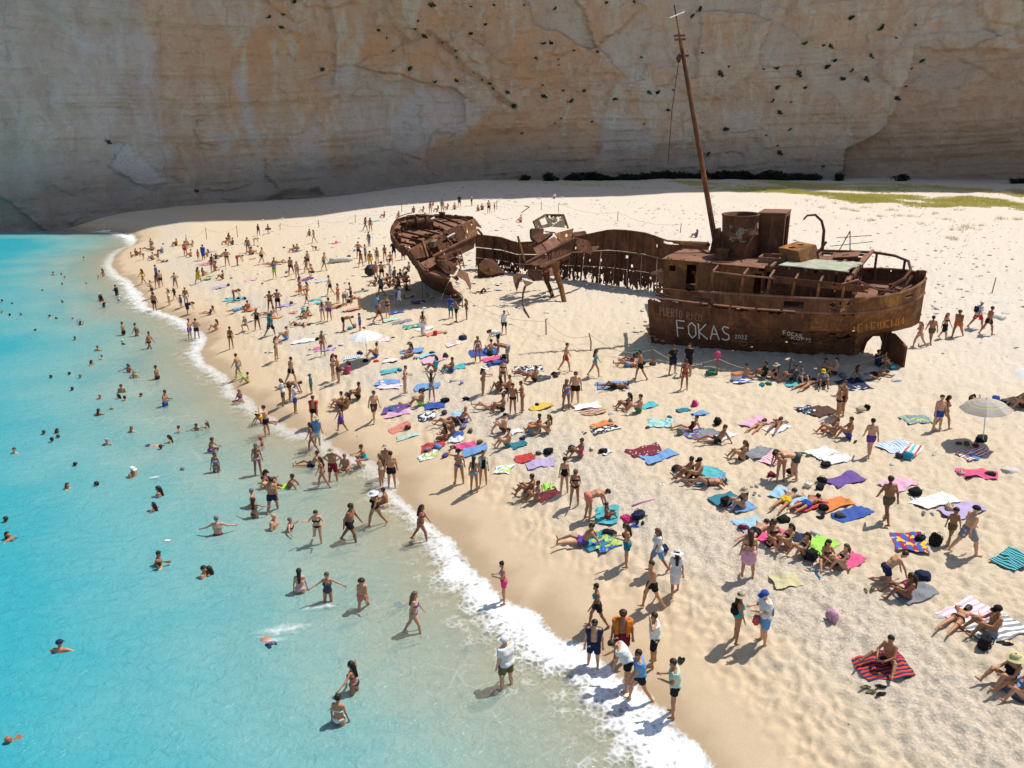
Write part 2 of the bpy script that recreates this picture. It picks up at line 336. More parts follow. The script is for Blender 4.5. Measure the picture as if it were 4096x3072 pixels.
strat = KZ - .06 * KX + 4.5 * fbm(KX * .022, KZ * .04, 3, 5)
off = 4.2 * (fbm(KX * .028, KZ * .035, 4, 41) - .5) + 1.5 * (fbm(KX * .12, KZ * .16, 4, 42) - .5) + .9 * np.abs(fbm(KX * .09, KZ * .03, 3, 47) - .5) * 2
off += .8 * (vnoise(strat * .55, KX * .03, 43) - .5) + .45 * (vnoise(strat * 1.7, KX * .08, 44) - .5) * sstep(.35, .65, fbm(KX * .05, KZ * .08, 2, 53)) + .95 * (fbm(KX * .6, KZ * .7, 4, 45, .6) - .5) + 1.1 * (np.abs(fbm(KX * .22 - KZ * .05, KZ * .10, 3, 51) - .5) * 2) * sstep(.4, .6, fbm(KX * .03, KZ * .04, 2, 52))
def cellr(x, y, s):
    i = np.floor(x).astype(np.int64); j = np.floor(y).astype(np.int64); best = np.full(x.shape, 9.); val = np.zeros(x.shape)
    for a in (-1, 0, 1):
        for b in (-1, 0, 1):
            d = (i + a + _hash(i + a, j + b, s) - x) ** 2 + (j + b + _hash(i + a, j + b, s + 50) - y) ** 2; m = d < best; best = np.where(m, d, best); val = np.where(m, _hash(i + a, j + b, s + 99), val)
    return val - .5
wx_ = KX + 3 * fbm(KX * .2, KZ * .2, 3, 60); wz_ = KZ + 3 * fbm(KX * .2 + 9, KZ * .2, 3, 61)
plates = cellr(wx_ * .075 + wz_ * .02, wz_ * .10, 71) * 1.5 * sstep(.35, .6, fbm(KX * .04, KZ * .05, 2, 62)) + cellr(wx_ * .22, wz_ * .30 + wx_ * .05, 72) * .8 * sstep(.45, .62, fbm(KX * .06 + 5, KZ * .07, 2, 63))
off += plates
pn = 1.6 * (fbm(KX * .25, KZ * .25, 3, 46) - .5); pn2 = 2.2 * (fbm(KX * .6, KZ * .35, 3, 49) - .5)
def blob(poly, w): return sstep(w, -w, sdpoly(KX, KZ, poly) + pn)
left = sstep(.6, -.6, KX + pn2 - np.interp(KZ, [0, 10, 20, 30, 45], [cxz('D', 372, 420)[0], cxz('D', 372, 300)[0], cxz('D', 348, 190)[0], cxz('D', 336, 90)[0], cxz('D', 306, -20)[0]]))
off += 1.8 * left
cave = blob(czp((1975, 100), (1925, 275), (1890, 300), (1830, 318), (1808, 400), (2420, 410), (2420, 130)), .45); off -= 7.5 * cave * sstep(24, 5, KZ) + 1.2 * cave
off -= 2.2 * blob(czp((575, 432), (640, 412), (690, 406), (705, 418), (650, 440)), .8)
for ln_, dpth in ((czp((925, 70), (975, 110), (1000, 150), (1060, 185), (1075, 210), (1112, 232)), 1.4), (czp((820, 0), (845, 60), (880, 90)), .8), (czp((1330, 170), (1300, 240), (1290, 330)), .8), (czp((700, 0), (720, 90), (715, 180)), 1.0)):
    dl = np.full(KX.shape, 99.)
    for (ax, az), (bx, bz) in zip(ln_[:-1], ln_[1:]):
        t = np.clip(((KX - ax) * (bx - ax) + (KZ - az) * (bz - az)) / ((bx - ax) ** 2 + (bz - az) ** 2), 0, 1)
        dl = np.minimum(dl, np.hypot(KX - ax - t * (bx - ax), KZ - az - t * (bz - az)))
    off -= dpth * sstep(1.0, .1, dl + .5 * pn)
scar = .95 * blob(czp((240, 305), (295, 318), (382, 388), (335, 415), (288, 400), (262, 372)), .25)
for pl, wgt in ((((225, 230), (262, 225), (250, 300), (210, 310)), .5), (((500, 150), (530, 130), (545, 270), (590, 390), (555, 330), (520, 250)), .55), (((460, 285), (500, 290), (490, 330), (470, 320)), .5), (((630, 300), (690, 250), (720, 380), (660, 400)), .45),
                (((840, 260), (905, 180), (1010, 205), (1060, 240), (1000, 290), (860, 330)), .5), (((1290, 250), (1360, 250), (1440, 310), (1300, 350)), .45), (((110, 30), (150, 40), (200, 90), (260, 120), (180, 110)), .5), (((190, 110), (215, 180), (200, 190), (160, 150)), .55),
                (((300, 60), (345, 100), (340, 175), (310, 180)), .55), (((1400, 190), (1460, 190), (1450, 205), (1400, 205)), .5), (((1560, 230), (1640, 245), (1620, 300), (1560, 290)), .35), (((40, 330), (120, 310), (160, 400), (60, 420)), .3)):
    scar = np.maximum(scar, wgt * blob(czp(*pl), .7))
off -= .5 * scar
ochre = sstep(-75, -45, KX) * sstep(45, -12, KX) * sstep(0, 14, KZ) * (1 - left)
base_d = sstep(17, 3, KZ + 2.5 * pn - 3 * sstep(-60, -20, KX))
KY = cliff_y(KX) + lean - off
fade = sstep(60, 52, KZ)
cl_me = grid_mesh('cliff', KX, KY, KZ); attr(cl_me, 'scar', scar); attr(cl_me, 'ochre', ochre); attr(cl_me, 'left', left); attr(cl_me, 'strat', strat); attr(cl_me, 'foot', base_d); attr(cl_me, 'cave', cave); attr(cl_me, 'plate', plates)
k = NT('limestone'); P = k.pos(); sc_ = k.attr('scar'); oc = k.attr('ochre'); lf = k.attr('left'); st = k.attr('strat')
big = k.noise(.07, 5, P, .6); med = k.noise(.35, 6, k.scale(P, (1, 1, .45)), .65, .6); fine = k.noise(2.2, 6, P, .7)
c = k.mix(k.mapr(med, .32, .68), (0.788, 0.492, 0.310), (0.880, 0.685, 0.472))
c = k.mix(k.math('MULTIPLY', oc, k.mapr(big, .3, .65)), c, (0.880, 0.468, 0.232))
c = k.mix(k.math('MULTIPLY', k.mapr(k.noise(.45, 5, k.scale(P, (1.3, 1, .35)), .7), .60, .72), k.math('MULTIPLY', oc, .65)), c, (0.567, 0.256, 0.119))
c = k.mix(k.math('MULTIPLY', k.mapr(k.noise(.14, 5, k.scale(P, (1.6, 1, .7)), .62, .8), .52, .66), .55), c, (0.880, 0.820, 0.630))
c = k.mix(k.mapr(k.attr('plate'), -.1, -.6, 0, .45), c, (.74, .655, .56)); c = k.mix(k.math('MULTIPLY', lf, .75), c, k.mix(k.mapr(med, .3, .7), (.64, .535, .45), (.80, .70, .62)))
cb = k.n('CombineXYZ', i={2: st}); bands = k.noise(1.3, 4, cb.outputs[0], .6)
c = k.mix(k.math('MULTIPLY', k.mapr(bands, .50, .62), k.mapr(k.noise(.09, 4, P), .42, .62, .05, .5)), c, (0.631, 0.404, 0.270))
ly = k.n('TexWave', wave_type='BANDS', bands_direction='Z', i={'Scale': .16, 'Distortion': 6.0, 'Detail': 5., 'Detail Scale': 1.2, 'Vector': cb.outputs[0]})
crk = k.math('MULTIPLY', k.mapr(k.vor(.16, k.mix(.2, P, k.n('TexNoise', i={'Scale': .3}).outputs[1]), 'DISTANCE_TO_EDGE'), .035, .0), k.mapr(k.noise(.2, 3, P), .5, .62))
c = k.mix(k.math('MULTIPLY', crk, .25), c, (0.363, 0.230, 0.146))
c = k.mix(sc_, c, k.mix(k.mapr(fine, .3, .7), (.76, .70, .64), (.87, .82, .77)))
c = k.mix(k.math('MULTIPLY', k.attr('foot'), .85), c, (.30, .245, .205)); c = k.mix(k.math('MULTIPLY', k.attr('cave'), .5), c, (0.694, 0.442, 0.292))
c = k.mix(k.math('MULTIPLY', k.mapr(k.noise(.9, 6, k.scale(P, (1, 1, 1.6)), .72, .5), .54, .68), .32), c, (.36, .255, .16)); c = k.mix(k.math('MULTIPLY', k.mapr(fine, .60, .75), .45), c, (0.537, 0.345, 0.224))
hh = k.math('ADD', k.math('MULTIPLY', fine, .5), k.math('ADD', k.math('MULTIPLY', bands, .5), k.math('MULTIPLY', med, 1.2)))
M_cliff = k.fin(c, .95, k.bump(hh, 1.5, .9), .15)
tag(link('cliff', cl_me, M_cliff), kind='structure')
pl = np.stack([xs, cliff_y(xs) + 2.7 + .01 * (top - 45)], -1); tb = MB(); nX = len(xs)          # plateau behind the rim
tb.add([(a, b + .5, t_) for (a, b), t_ in zip(pl, KZ[:, -1])] + [(a * 1.3, b + 200, t_ + 25) for (a, b), t_ in zip(pl, KZ[:, -1])], [(i_, i_ + 1, nX + i_ + 1, nX + i_) for i_ in range(nX - 1)])
tag(tb.build('cliff_plateau', M_cliff, smooth=True), kind='structure')
# ---- shrubs on the cliff, bushes at its foot, dune grass
k = NT('shrub_leaf'); c = k.mix(k.n('ObjectInfo').outputs['Random'], (.025, .036, .015), (.075, .085, .03)); M_leaf = k.fin(c, .8, None, .2)
k = NT('bush_leaf'); M_bush = k.fin(k.mix(k.n('ObjectInfo').outputs['Random'], (.016, .021, .012), (.034, .040, .02)), .85, None, .1); M_twig = flat('twig', (.10, .075, .05), .9)
def leaf_ball(n, r, seed, flat_=.8, size=.13):
    g = np.random.default_rng(seed); V = []; F = []
    for q in range(n):
        if q % 40 == 0: cen = g.normal(size=3) * r * [.55, .25, .45]
        d = g.normal(size=3); d /= np.linalg.norm(d); d[1] *= .75; rr = r * (.35 + .65 * g.random() ** .5) * (1 + .35 * math.sin(3 * d[0] + seed) * math.cos(4 * d[2]))
        p = d * rr * .62 * [1, 1, flat_] + cen * (.9 if n < 400 else .7); a = g.normal(size=3); a /= np.linalg.norm(a); b = np.cross(a, g.normal(size=3)); b /= np.linalg.norm(b); s = size * (.6 + .8 * g.random())
        k0 = len(V); V += [p - a * s, p + b * s * .6, p + a * s, p - b * s * .6]; F.append((k0, k0 + 1, k0 + 2, k0 + 3))
    return mesh('crown', V, F)
crowns = [leaf_ball(150, .5, s_) for s_ in range(4)]; bigc = [leaf_ball(900, 1.25, 20 + s_, .8, .17) for s_ in range(3)]
tw = MB(); [tw.tube([(0, .5, -.25), (.08 * q, .2, -.1), (.3 * math.cos(q * 2.1), 0, .25 * math.sin(q * 2.1))], [.04, .03, .012], 5) for q in range(4)]; tw = tw.mesh('stem')
def cliff_point(x, z):
    i_ = int(np.argmin(np.abs(xs - x))); j_ = int(np.argmin(np.abs(KZ[i_] - z))); return Vector((x, float(KY[i_, j_]), z))
SHR = dict(m2='835,45 985,40 1180,40 1385,55 1715,20 1890,10 230,190 290,250 330,330 530,235 830,220 650,270 740,335 750,375 435,448 605,535 740,525 855,470 905,520 970,540 980,575 1070,600 1105,690 1310,288 1350,283 1255,380 1400,390 1403,428 1300,555 1303,625 1560,590 1485,660 1650,338 1940,370 1615,788 1170,865 2150,585 1985,600 2107,710 2050,603 1435,590 1765,645 1415,770 1383,800 1958,805 580,40 490,138 475,190 930,165 1500,330',
           m3='55,110 115,65 132,343 235,478 285,437 605,448 515,452 740,477 600,572 582,655 693,665 612,730 265,835 693,840 527,878 610,990 155,1000 790,287 907,297 950,300 1070,122 1278,188 1365,250 1212,362 925,437 1100,457 1035,515 1177,512 1535,400 1485,445 1440,563 1362,640 783,573 990,395 895,1080 1490,165 600,943',
           m1='1745,115 1835,100 1820,180 2080,450 1920,20 1300,1235 725,920')
nsh = 0
for fr_, s_ in SHR.items():
    for q in s_.split():
        u, v = map(float, q.split(',')); x, z = cxz(fr_, u, v); p = cliff_point(x, z); nsh += 1
        o = link('cliff_shrub', None, loc=p - Vector((0, .15, 0))); s = (.5 + .75 * random.random() ** 1.5); o.scale = (s, s, s * (.8 + .4 * random.random())); o.rotation_euler = (0, random.uniform(-.5, .5), 0)
        tag(o, 'small dark green shrub clinging to the shaded cliff face', 'shrub', 'shrubs growing on the cliff face')
        link('crown', crowns[nsh % 4], M_leaf, o); link('stem', tw, M_twig, o)
bn = 0
for fr_, us, v, s0 in (('m2', [1190, 1325, 1340, 1385] + list(range(1470, 2212, 34)), 1150, .8), ('m3', list(range(10, 830, 32)) + [960, 1350, 2050, 2110, 2180], 1165, .95)):
    for u in us:
        x, _ = cxz(fr_, u, v); y = float(cliff_y(x)) - 3.2 - 1.5 * random.random(); z = float(hz(x, y)); s = s0 * (.75 + .8 * random.random()); bn += 1
        if u in (1325, 1385, 1190): s *= .8
        o = link('foot_bush', None, loc=(x, y, z + .55 * s)); o.scale = (s * 1.3, s, s * .8); o.rotation_euler = (0, 0, random.random() * 6)
        tag(o, 'dense dark bush growing in the shade along the foot of the cliff', 'bush', 'bushes along the foot of the cliff')
        link('crown', bigc[bn % 3], M_bush, o); link('stem', tw, M_twig, o)
def blades(name, spots, mat, hgt, nb, wd_):
    V = []; F = []
    for (x, y, z, s) in spots:
        for q in range(nb):
            a = random.random() * 6.28; l = hgt * s * random.uniform(.5, 1.15); w = wd_ * random.uniform(.7, 1.3); bx, by = x + random.gauss(0, .12) * s, y + random.gauss(0, .12) * s
            tx_, ty_ = math.cos(a) * l * .5, math.sin(a) * l * .5; k0 = len(V)
            V += [(bx - w * math.sin(a), by + w * math.cos(a), z - .03), (bx + w * math.sin(a), by - w * math.cos(a), z - .03), (bx + tx_, by + ty_, z + l * .85)]; F.append((k0, k0 + 1, k0 + 2))
    me = np_mesh(name, np.array(V), np.array(F), False); return link(name, me, mat)
k = NT('dry_grass'); M_dry = k.fin(k.mix(k.noise(.6, 3, k.pos()), (.46, .41, .14), (.66, .56, .26)), .9, None, .1)
k = NT('green_grass'); M_grn = k.fin(k.mix(k.noise(.8, 3, k.pos()), (.46, .45, .09), (.66, .56, .20)), .9, None, .1)
sp = []; sp2 = []
def dist_band(fr, line, lo, hi, n, tgt, s0, s1):
    L_ = [ground(fr, *p) for p in line]
    for _ in range(n):
        t = random.random() * (len(L_) - 1); i_ = int(t); p = L_[i_] + (L_[i_ + 1] - L_[i_]) * (t - i_); y = p[1] + random.uniform(lo, hi); x = p[0] + random.gauss(0, .8)
        if float(fbm(x * .16, y * .16, 3, 77)) < .33 + .28 * random.random(): continue
        tgt.append((x, y, float(hz(x, y)), random.uniform(s0, s1)))
dist_band('m3', [(0, 1210), (300, 1203), (640, 1230), (1000, 1275), (1300, 1300), (1700, 1315), (2212, 1345), (2600, 1370)], -9, 12, 26000, sp, .6, 1.2)
dist_band('m3', [(600, 1195), (1000, 1210), (1500, 1225), (2212, 1275), (2500, 1290)], -9, 12, 16000, sp2, .6, 1.2)
dist_band('m2', [(1000, 1165), (1600, 1200), (2212, 1222)], -4, 5, 900, sp, .4, .9)
for u, v, n in ((350, 75, 3), (600, 100, 3), (660, 150, 5), (740, 165, 5), (820, 140, 5), (980, 215, 4), (1070, 160, 4), (1130, 210, 5), (1240, 215, 4), (850, 245, 4), (1280, 140, 3), (1440, 190, 3), (1660, 160, 4), (1980, 230, 5), (2140, 240, 5), (1670, 300, 4), (1740, 320, 4), (1620, 330, 4), (1530, 240, 3), (1340, 280, 3), (1580, 410, 5), (1810, 290, 3), (475, 140, 3)):
    p = ground('d', u, v)
    for _ in range(n * 2): x, y = p[0] + random.gauss(0, .45), p[1] + random.gauss(0, .6); sp2.append((x, y, float(hz(x, y)), random.uniform(.9, 1.5)))
for u, v in ((470, 110), (1270, 150), (730, 75)):
    p = ground('c', u, v)
    for _ in range(6): x, y = p[0] + random.gauss(0, .3), p[1] + random.gauss(0, .3); sp2.append((x, y, float(hz(x, y)), 1.))
tag(blades('green_grass', sp, M_grn, .38, 7, .022), 'strip of short green grass along the dune top', 'grass', kind='stuff')
tag(blades('dune_grass', sp2, M_dry, .40, 9, .016), 'dry tufts of dune grass on the pale slope', 'grass', kind='stuff')
# ================================================================== THE WRECK
def rust(name, dark, mid, light, bump=.02, sc_=1.):
    k = NT(name); P = k.obj(); a = k.noise(1.1 * sc_, 6, P, .65, .4); b = k.noise(7 * sc_, 6, P, .7); s = k.noise(2.2 * sc_, 5, k.scale(P, (2.2, 2.2, .35)), .65)
    c = k.mix(k.mapr(a, .35, .68), dark, mid); c = k.mix(k.math('MULTIPLY', k.mapr(s, .52, .72), .55), c, light); c = k.mix(k.math('MULTIPLY', k.mapr(b, .55, .75), .5), c, [q * .35 for q in dark])
    o_ = k.noise(.55 * sc_, 5, P, .7, .8); c = k.mix(k.math('MULTIPLY', k.mapr(o_, .55, .72), .6), c, [light[0] * 1.25, light[1] * 1.15, light[2] * .9]); c = k.mix(k.math('MULTIPLY', k.mapr(k.noise(20 * sc_, 4, P, .7), .60, .72), .45), c, [q * 1.7 for q in light])
    return k.fin(c, .9, k.bump(k.math('ADD', b, k.math('MULTIPLY', a, 1.4)), bump), .2)
M_rust = rust('rust', (.06, .025, .014), (.125, .052, .027), (.22, .088, .036))
M_hull = rust('rust_hull', (.075, .032, .018), (.155, .066, .035), (.29, .125, .048))
M_stern = rust('rust_stern', (.11, .048, .023), (.22, .10, .042), (.44, .23, .065)); M_deck = rust('rust_deck', (.15, .07, .042), (.25, .125, .077), (.34, .175, .11))
M_ochre = rust('rust_ochre', (.12, .05, .022), (.22, .095, .035), (.46, .23, .05))
M_pale = rust('flaked_paint', (.12, .075, .045), (.24, .19, .13), (.44, .42, .34), .03)
M_roofp = rust('flaked_roof', (.30, .30, .22), (.44, .45, .33), (.52, .52, .42), .04)
M_mast = rust('rust_mast', (.08, .03, .015), (.17, .065, .028), (.36, .15, .04)); M_white = flat('chalk_paint', (.72, .72, .68), .8, .15, 20); M_orng = flat('orange_paint', (.55, .22, .05), .8, .3, 20); M_scr = flat('scratched_paint', (.42, .24, .15), .9, .2, 20)
wreck = link('shipwreck', None); tag(wreck, 'long broken rusted shipwreck lying on the sand below the cliff', 'shipwreck')
S0 = at_z('d', 990, 1460, 3.3)[:2]; AX = np.array([-.871, .491]); AX = AX / np.linalg.norm(AX); NX = np.array([-AX[1], AX[0]])
if NX[1] > 0: NX = -NX
wreck.location = (S0[0], S0[1], 3.3); WL = Vector(wreck.location); KS = .975
def lst(s): return .02 + .125 * np.clip((12 - s) / 13, 0, 1)
def W(s, t, z):                                                      # ship frame (metres forward of the sternpost, to the near side, height) -> wreck-local
    s, t, z = np.broadcast_arrays(np.asarray(s, float), np.asarray(t, float), np.asarray(z, float))
    z = 15.1 - KS * (15.1 - (z - lst(s) * t * sstep(3.0, 6.2, z)))
    return np.stack([KS * (s * AX[0] + t * NX[0]), KS * (s * AX[1] + t * NX[1]), z - 3.3], -1)
def V3(s, t, z): return Vector(W(s, t, z))
def PY(fr, u, v, y): return Vector(at_y(fr, u, v, y)) - WL
def PG(fr, u, v): return Vector(ground(fr, u, v)) - WL
def sheet(name, fn, nu, nv, mat, parent=None, mask=None, th=.04, smooth=True):
    u, v = np.meshgrid(np.linspace(0, 1, nu + 1), np.linspace(0, 1, nv + 1), indexing='ij'); Pt = fn(u, v)
    du = np.gradient(Pt, axis=0); dv = np.gradient(Pt, axis=1); n = np.cross(du, dv); n /= np.linalg.norm(n, axis=-1, keepdims=True) + 1e-9
    uc = (u[:-1, :-1] + u[1:, 1:]) / 2; vc = (v[:-1, :-1] + v[1:, 1:]) / 2
    keep = np.ones((nu, nv), bool) if mask is None else mask(uc, vc)
    if not keep.any(): return None
    A_ = (Pt + n * th / 2).reshape(-1, 3); B_ = (Pt - n * th / 2).reshape(-1, 3); m = len(A_); F = []
    idx = lambda i, j: i * (nv + 1) + j
    for i in range(nu):
        for j in range(nv):
            if not keep[i, j]: continue
            a, b, c, d = idx(i, j), idx(i + 1, j), idx(i + 1, j + 1), idx(i, j + 1)
            F.append((a, b, c, d)); F.append((d + m, c + m, b + m, a + m))
            for (p, q, ii, jj) in ((a, b, i, j - 1), (b, c, i + 1, j), (c, d, i, j + 1), (d, a, i - 1, j)):
                if not (0 <= ii < nu and 0 <= jj < nv and keep[ii, jj]): F.append((q, p, p + m, q + m))
    used = np.unique(np.array(F)); mp = np.zeros(2 * m, int); mp[used] = np.arange(len(used))
    me = np_mesh(name, np.concatenate([A_, B_])[used], mp[np.array(F)], False)
    return link(name, me, mat, parent or wreck)
def holes(seed, thr, sc_=(9, 9)):
    return lambda u, v: fbm(u * sc_[0], v * sc_[1], 3, seed) < thr
# ---- stern hull: stations s -> five (t, z) levels
ST = [13.2, 10, 7, 4, 2, 1.45, 1.1, .6, -.4, -1.2, -1.55]
LV = [[(1.9, 2.6), (2.4, 3.6), (2.8, 4.8), (3.1, 6.0), (3.2, 6.65)], [(1.7, 2.6), (2.4, 3.6), (2.9, 4.8), (3.2, 6.02), (3.3, 6.75)], [(1.3, 2.6), (2.2, 3.7), (2.9, 4.9), (3.25, 6.1), (3.35, 6.95)],
      [(.7, 2.6), (1.6, 3.9), (2.7, 5.0), (3.25, 6.3), (3.35, 7.15)], [(.25, 2.6), (1.0, 4.2), (2.25, 5.2), (3.1, 6.5), (3.25, 7.3)], [(.2, 2.6), (.8, 4.4), (2.05, 5.25), (3.0, 6.55), (3.15, 7.36)],
      [(.2, 4.2), (.75, 4.7), (1.95, 5.35), (2.9, 6.6), (3.05, 7.4)], [(.18, 4.6), (.65, 4.9), (1.7, 5.45), (2.65, 6.65), (2.85, 7.45)], [(.12, 4.85), (.5, 5.1), (1.3, 5.65), (2.1, 6.8), (2.25, 7.6)],
      [(.08, 5.15), (.3, 5.4), (.75, 5.95), (1.2, 6.95), (1.3, 7.75)], [(.0, 5.4), (.0, 5.7), (.0, 6.2), (.0, 7.05), (.0, 7.85)]]
STa = np.array(ST)[::-1]; LVa = np.array(LV)[::-1]
def hull(s, lev, side=1, out=0.):
    s = np.asarray(s, float); lev = np.asarray(lev, float); l0 = np.clip(np.floor(lev).astype(int), 0, 3); f = lev - l0
    T_ = [np.interp(s, STa, LVa[:, q, 0]) for q in range(5)]; Z_ = [np.interp(s, STa, LVa[:, q, 1]) for q in range(5)]
    T_ = np.stack(np.broadcast_arrays(*T_), -1); Z_ = np.stack(np.broadcast_arrays(*Z_), -1)
    l0b = np.broadcast_to(l0, T_.shape[:-1])[..., None]; fb = np.broadcast_to(f, T_.shape[:-1])
    t = np.take_along_axis(T_, l0b, -1)[..., 0] * (1 - fb) + np.take_along_axis(T_, l0b + 1, -1)[..., 0] * fb
    z = np.take_along_axis(Z_, l0b, -1)[..., 0] * (1 - fb) + np.take_along_axis(Z_, l0b + 1, -1)[..., 0] * fb
    return W(s, side * (t + out), z)
butts = [13.1, 10.7, 8.2, 5.9, 3.7, 1.5, .3, -.75, -1.55]
for a in range(len(butts) - 1):
    for l in range(3):
        s0, s1 = butts[a], butts[a + 1]
        if l == 0 and a == 6: pass
        jit = random.uniform(-.02, .02); l0, l1 = l + .01, l + .99
        def fn(u, v, s0=s0, s1=s1, l0=l0, l1=l1, jit=jit): return hull(s0 + (s1 - s0) * u * .994, l0 + (l1 - l0) * v, 1, jit + .03 * (fbm(u * 3 + s0, v * 3, 2, 5) - .5))
        mk = None
        if l == 0 and a < 5: mk = lambda u, v, a=a: fbm(u * 4 + a * 7, v * 4, 3, 61) < (.60 + .25 * v)
        if l == 2 and a in (0, 1, 2, 3, 4): mk = lambda u, v, a=a: fbm(u * 5 + a * 9, v * 5, 3, 62) < (1.15 - .66 * sstep(.66, 1, v))
        if l == 1 and a in (3, 4): mk = lambda u, v, a=a: fbm(u * 4 + a * 5, v * 4, 3, 68) < .63
        sheet('hull_plate', fn, 26, 18, M_stern if a >= 5 or (a == 4 and l == 2) else (M_rust if l == 0 else M_hull), wreck, mk, .05)
sheet('hull_side', lambda u, v: hull(13.0 - 14.5 * u, .02 + 2.96 * v, -1), 60, 12, M_hull, wreck, lambda u, v: fbm(u * 14, v * 5, 3, 63) < .72, .05)
for sd in (1, -1):
    bb = [12.6, 10.4, 8.9, 7.2, 5.5, 3.9, 2.2, .7, -.5, -1.3, -1.55] if sd > 0 else [12.6, 6, 1.2, -.5, -1.3, -1.55]
    for a in range(len(bb) - 1):
        def mk(u, v, a=a, sd=sd):
            m = fbm(u * 4 + a * 3, v * 3, 3, 64) < (.78 if a else .62)
            if sd > 0 and a == 4: m &= ~((np.abs(u - .55) < .33) & (np.abs(v - .42) < .3))
            if sd > 0 and a == 1: m &= ~((np.abs(u - .5) < .3) & (v < .42))
            if sd > 0 and a == 5: m &= ~(((u - .75) / .09) ** 2 + ((v - .5) / .16) ** 2 < 1)
            if sd > 0 and a == 8: m &= ~((np.abs(u - .5) < .2) & (np.abs(v - .5) < .2))
            return m
        sheet('bulwark_panel', lambda u, v, a=a, sd=sd, bb=bb: hull(bb[a] + (bb[a + 1] - bb[a]) * u * .996, 3.14 + .86 * v, sd, .02), 18, 10, M_stern if a >= 6 else M_hull, wreck, mk, .05)
path = [V3(*p) for p in []]
def rim(lev, out, s_list, sd): return [Vector(hull(s, lev, sd, out)) for s in s_list]
sl = [10, 8, 6, 4, 2, 1, .2, -.5, -1, -1.35, -1.55]
MB().tube(rim(4, .0, sl, 1) + rim(4, .0, sl[::-1][1:], -1), .07, 6).build('cap_rail', M_deck, wreck)
MB().tube(rim(3.04, .05, [4.5, 3, 2, 1, .2, -.5, -1, -1.35, -1.55], 1) + rim(3.04, .05, sl[::-1][1:], -1), .09, 6).build('rubbing_strake', M_deck, wreck)
sheet('main_deck', lambda u, v: hull(12.6 - 14.0 * u, 3 + 0 * v, 1) * v[..., None] + hull(12.6 - 14.0 * u, 3 + 0 * v, -1) * (1 - v[..., None]), 40, 12, M_deck, wreck, lambda u, v: (fbm(u * 12, v * 6, 3, 65) < .62) | (u > .75), .06)
# deadwood post, propeller arch, rudder
MB().beam(V3(.02, 0, 2.4), V3(-.05, 0, 4.95), .3, .34).build('sternpost', M_hull, wreck)
MB().tube([V3(1.25, 0, 3.4), V3(1.1, 0, 4.1), V3(.75, 0, 4.55), V3(.25, 0, 4.6), V3(.02, 0, 4.2)], .2, 8).build('propeller_arch', M_rust, wreck)
rud = MB().plate([V3(*p) for p in ((-.12, .12, 2.7), (-.15, .15, 4.72), (-.42, .45, 4.78), (-1.15, 1.28, 4.35), (-1.15, 1.3, 3.0), (-.95, 1.1, 2.7))], .14).build('rudder', M_rust, wreck)
MB().tube([V3(-.12, .06, 4.6), V3(-.12, .02, 5.4)], .12, 8).build('rudder_stock', M_rust, rud)
# ---- deckhouse
ZB, ZR = 5.9, 8.12
def rects(*R): return lambda u, v: ~np.any([(u > a) & (u < b) & (v > c) & (v < d) for a, b, c, d in R], axis=0)
def wallN(name, s0, s1, t, mk, nu=30, mat=None, z0=ZB, z1=ZR): return sheet(name, lambda u, v: W(s0 + (s1 - s0) * u, t + 0 * u, z0 + (z1 - z0) * v), nu, 14, mat or M_ochre, wreck, mk, .05)
wallN('house_wall', 12.6, 6.7, 1.75, lambda u, v: rects((.24, .33, .04, .96), (.92, .99, .02, .86))(u, v) & (((u - .07) / .018) ** 2 + ((v - .8) / .07) ** 2 > 1) & (fbm(u * 9, v * 5, 3, 71) < .80), 60)
wallN('house_wall', 6.65, 1.9, 1.75,  lambda u, v: rects((.02, .08, .05, .85), (.80, .83, .1, .9))(u, v) & (fbm(u * 9, v * 5, 3, 72) < .82), 50, M_rust, ZB, ZR + .2)
wallN('house_wall', 12.6, 1.9, -2.25, lambda u, v: fbm(u * 9, v * 5, 3, 73) < .74, 60, M_rust)
sheet('front_wall', lambda u, v: W(12.6 + 0 * u, 1.75 - 4 * u, ZB + (ZR - ZB) * v), 24, 14, M_ochre, wreck, rects((.6, .75, .3, .8)), .05)
sheet('aft_wall', lambda u, v: W(1.9 + 0 * u, 1.75 - 4 * u, ZB + .4 + (ZR - ZB - .4) * v), 24, 14, M_rust, wreck, rects((.06, .24, .05, .9), (.30, .46, .3, .85), (.62, .8, .05, .9)), .05)
for a, b in ((12.75, 11.2), (11.19, 9.2), (9.19, 6.65)):
    sheet('roof_plate', lambda u, v, a=a, b=b: W(a + (b - a) * u, 1.95 - 4.4 * v, ZR + .06 + .05 * np.sin(v * 3.1)), 16, 14, M_deck, wreck, lambda u, v, a=a: fbm(u * 4 + a, v * 8, 3, 75) < .74, .05)
sheet('flaked_roof', lambda u, v: W(5.9 - 3.7 * u - .6 * v, 1.95 - 2.3 * v, ZR + .28 + .05 * fbm(u * 4, v * 4, 2, 9)), 26, 14, M_roofp, wreck, lambda u, v: fbm(u * 6, v * 6, 3, 77) < (.92 - .5 * sstep(.78, 1, v) - .4 * sstep(.1, 0, u) - .35 * sstep(.92, 1, u)), .05)
for s in (6.3, 5.3, 4.4, 3.6, 2.8, 1.95): MB().beam(V3(s, 1.9, ZR + .18), V3(s - .1, -2.4, ZR + .23), .14, .12).build('roof_beam', M_deck, wreck)
for t in (-.5, -1.5, -2.4): MB().beam(V3(6.6, t, ZR + .2), V3(1.9, t, ZR + .2), .12, .14).build('roof_beam', M_deck, wreck)
sheet('roof_plate', lambda u, v: W(5.2 - 1.6 * u, -.55 - 1.0 * v, ZR + .16 + .1 * u), 8, 8, M_deck, wreck, None, .06)
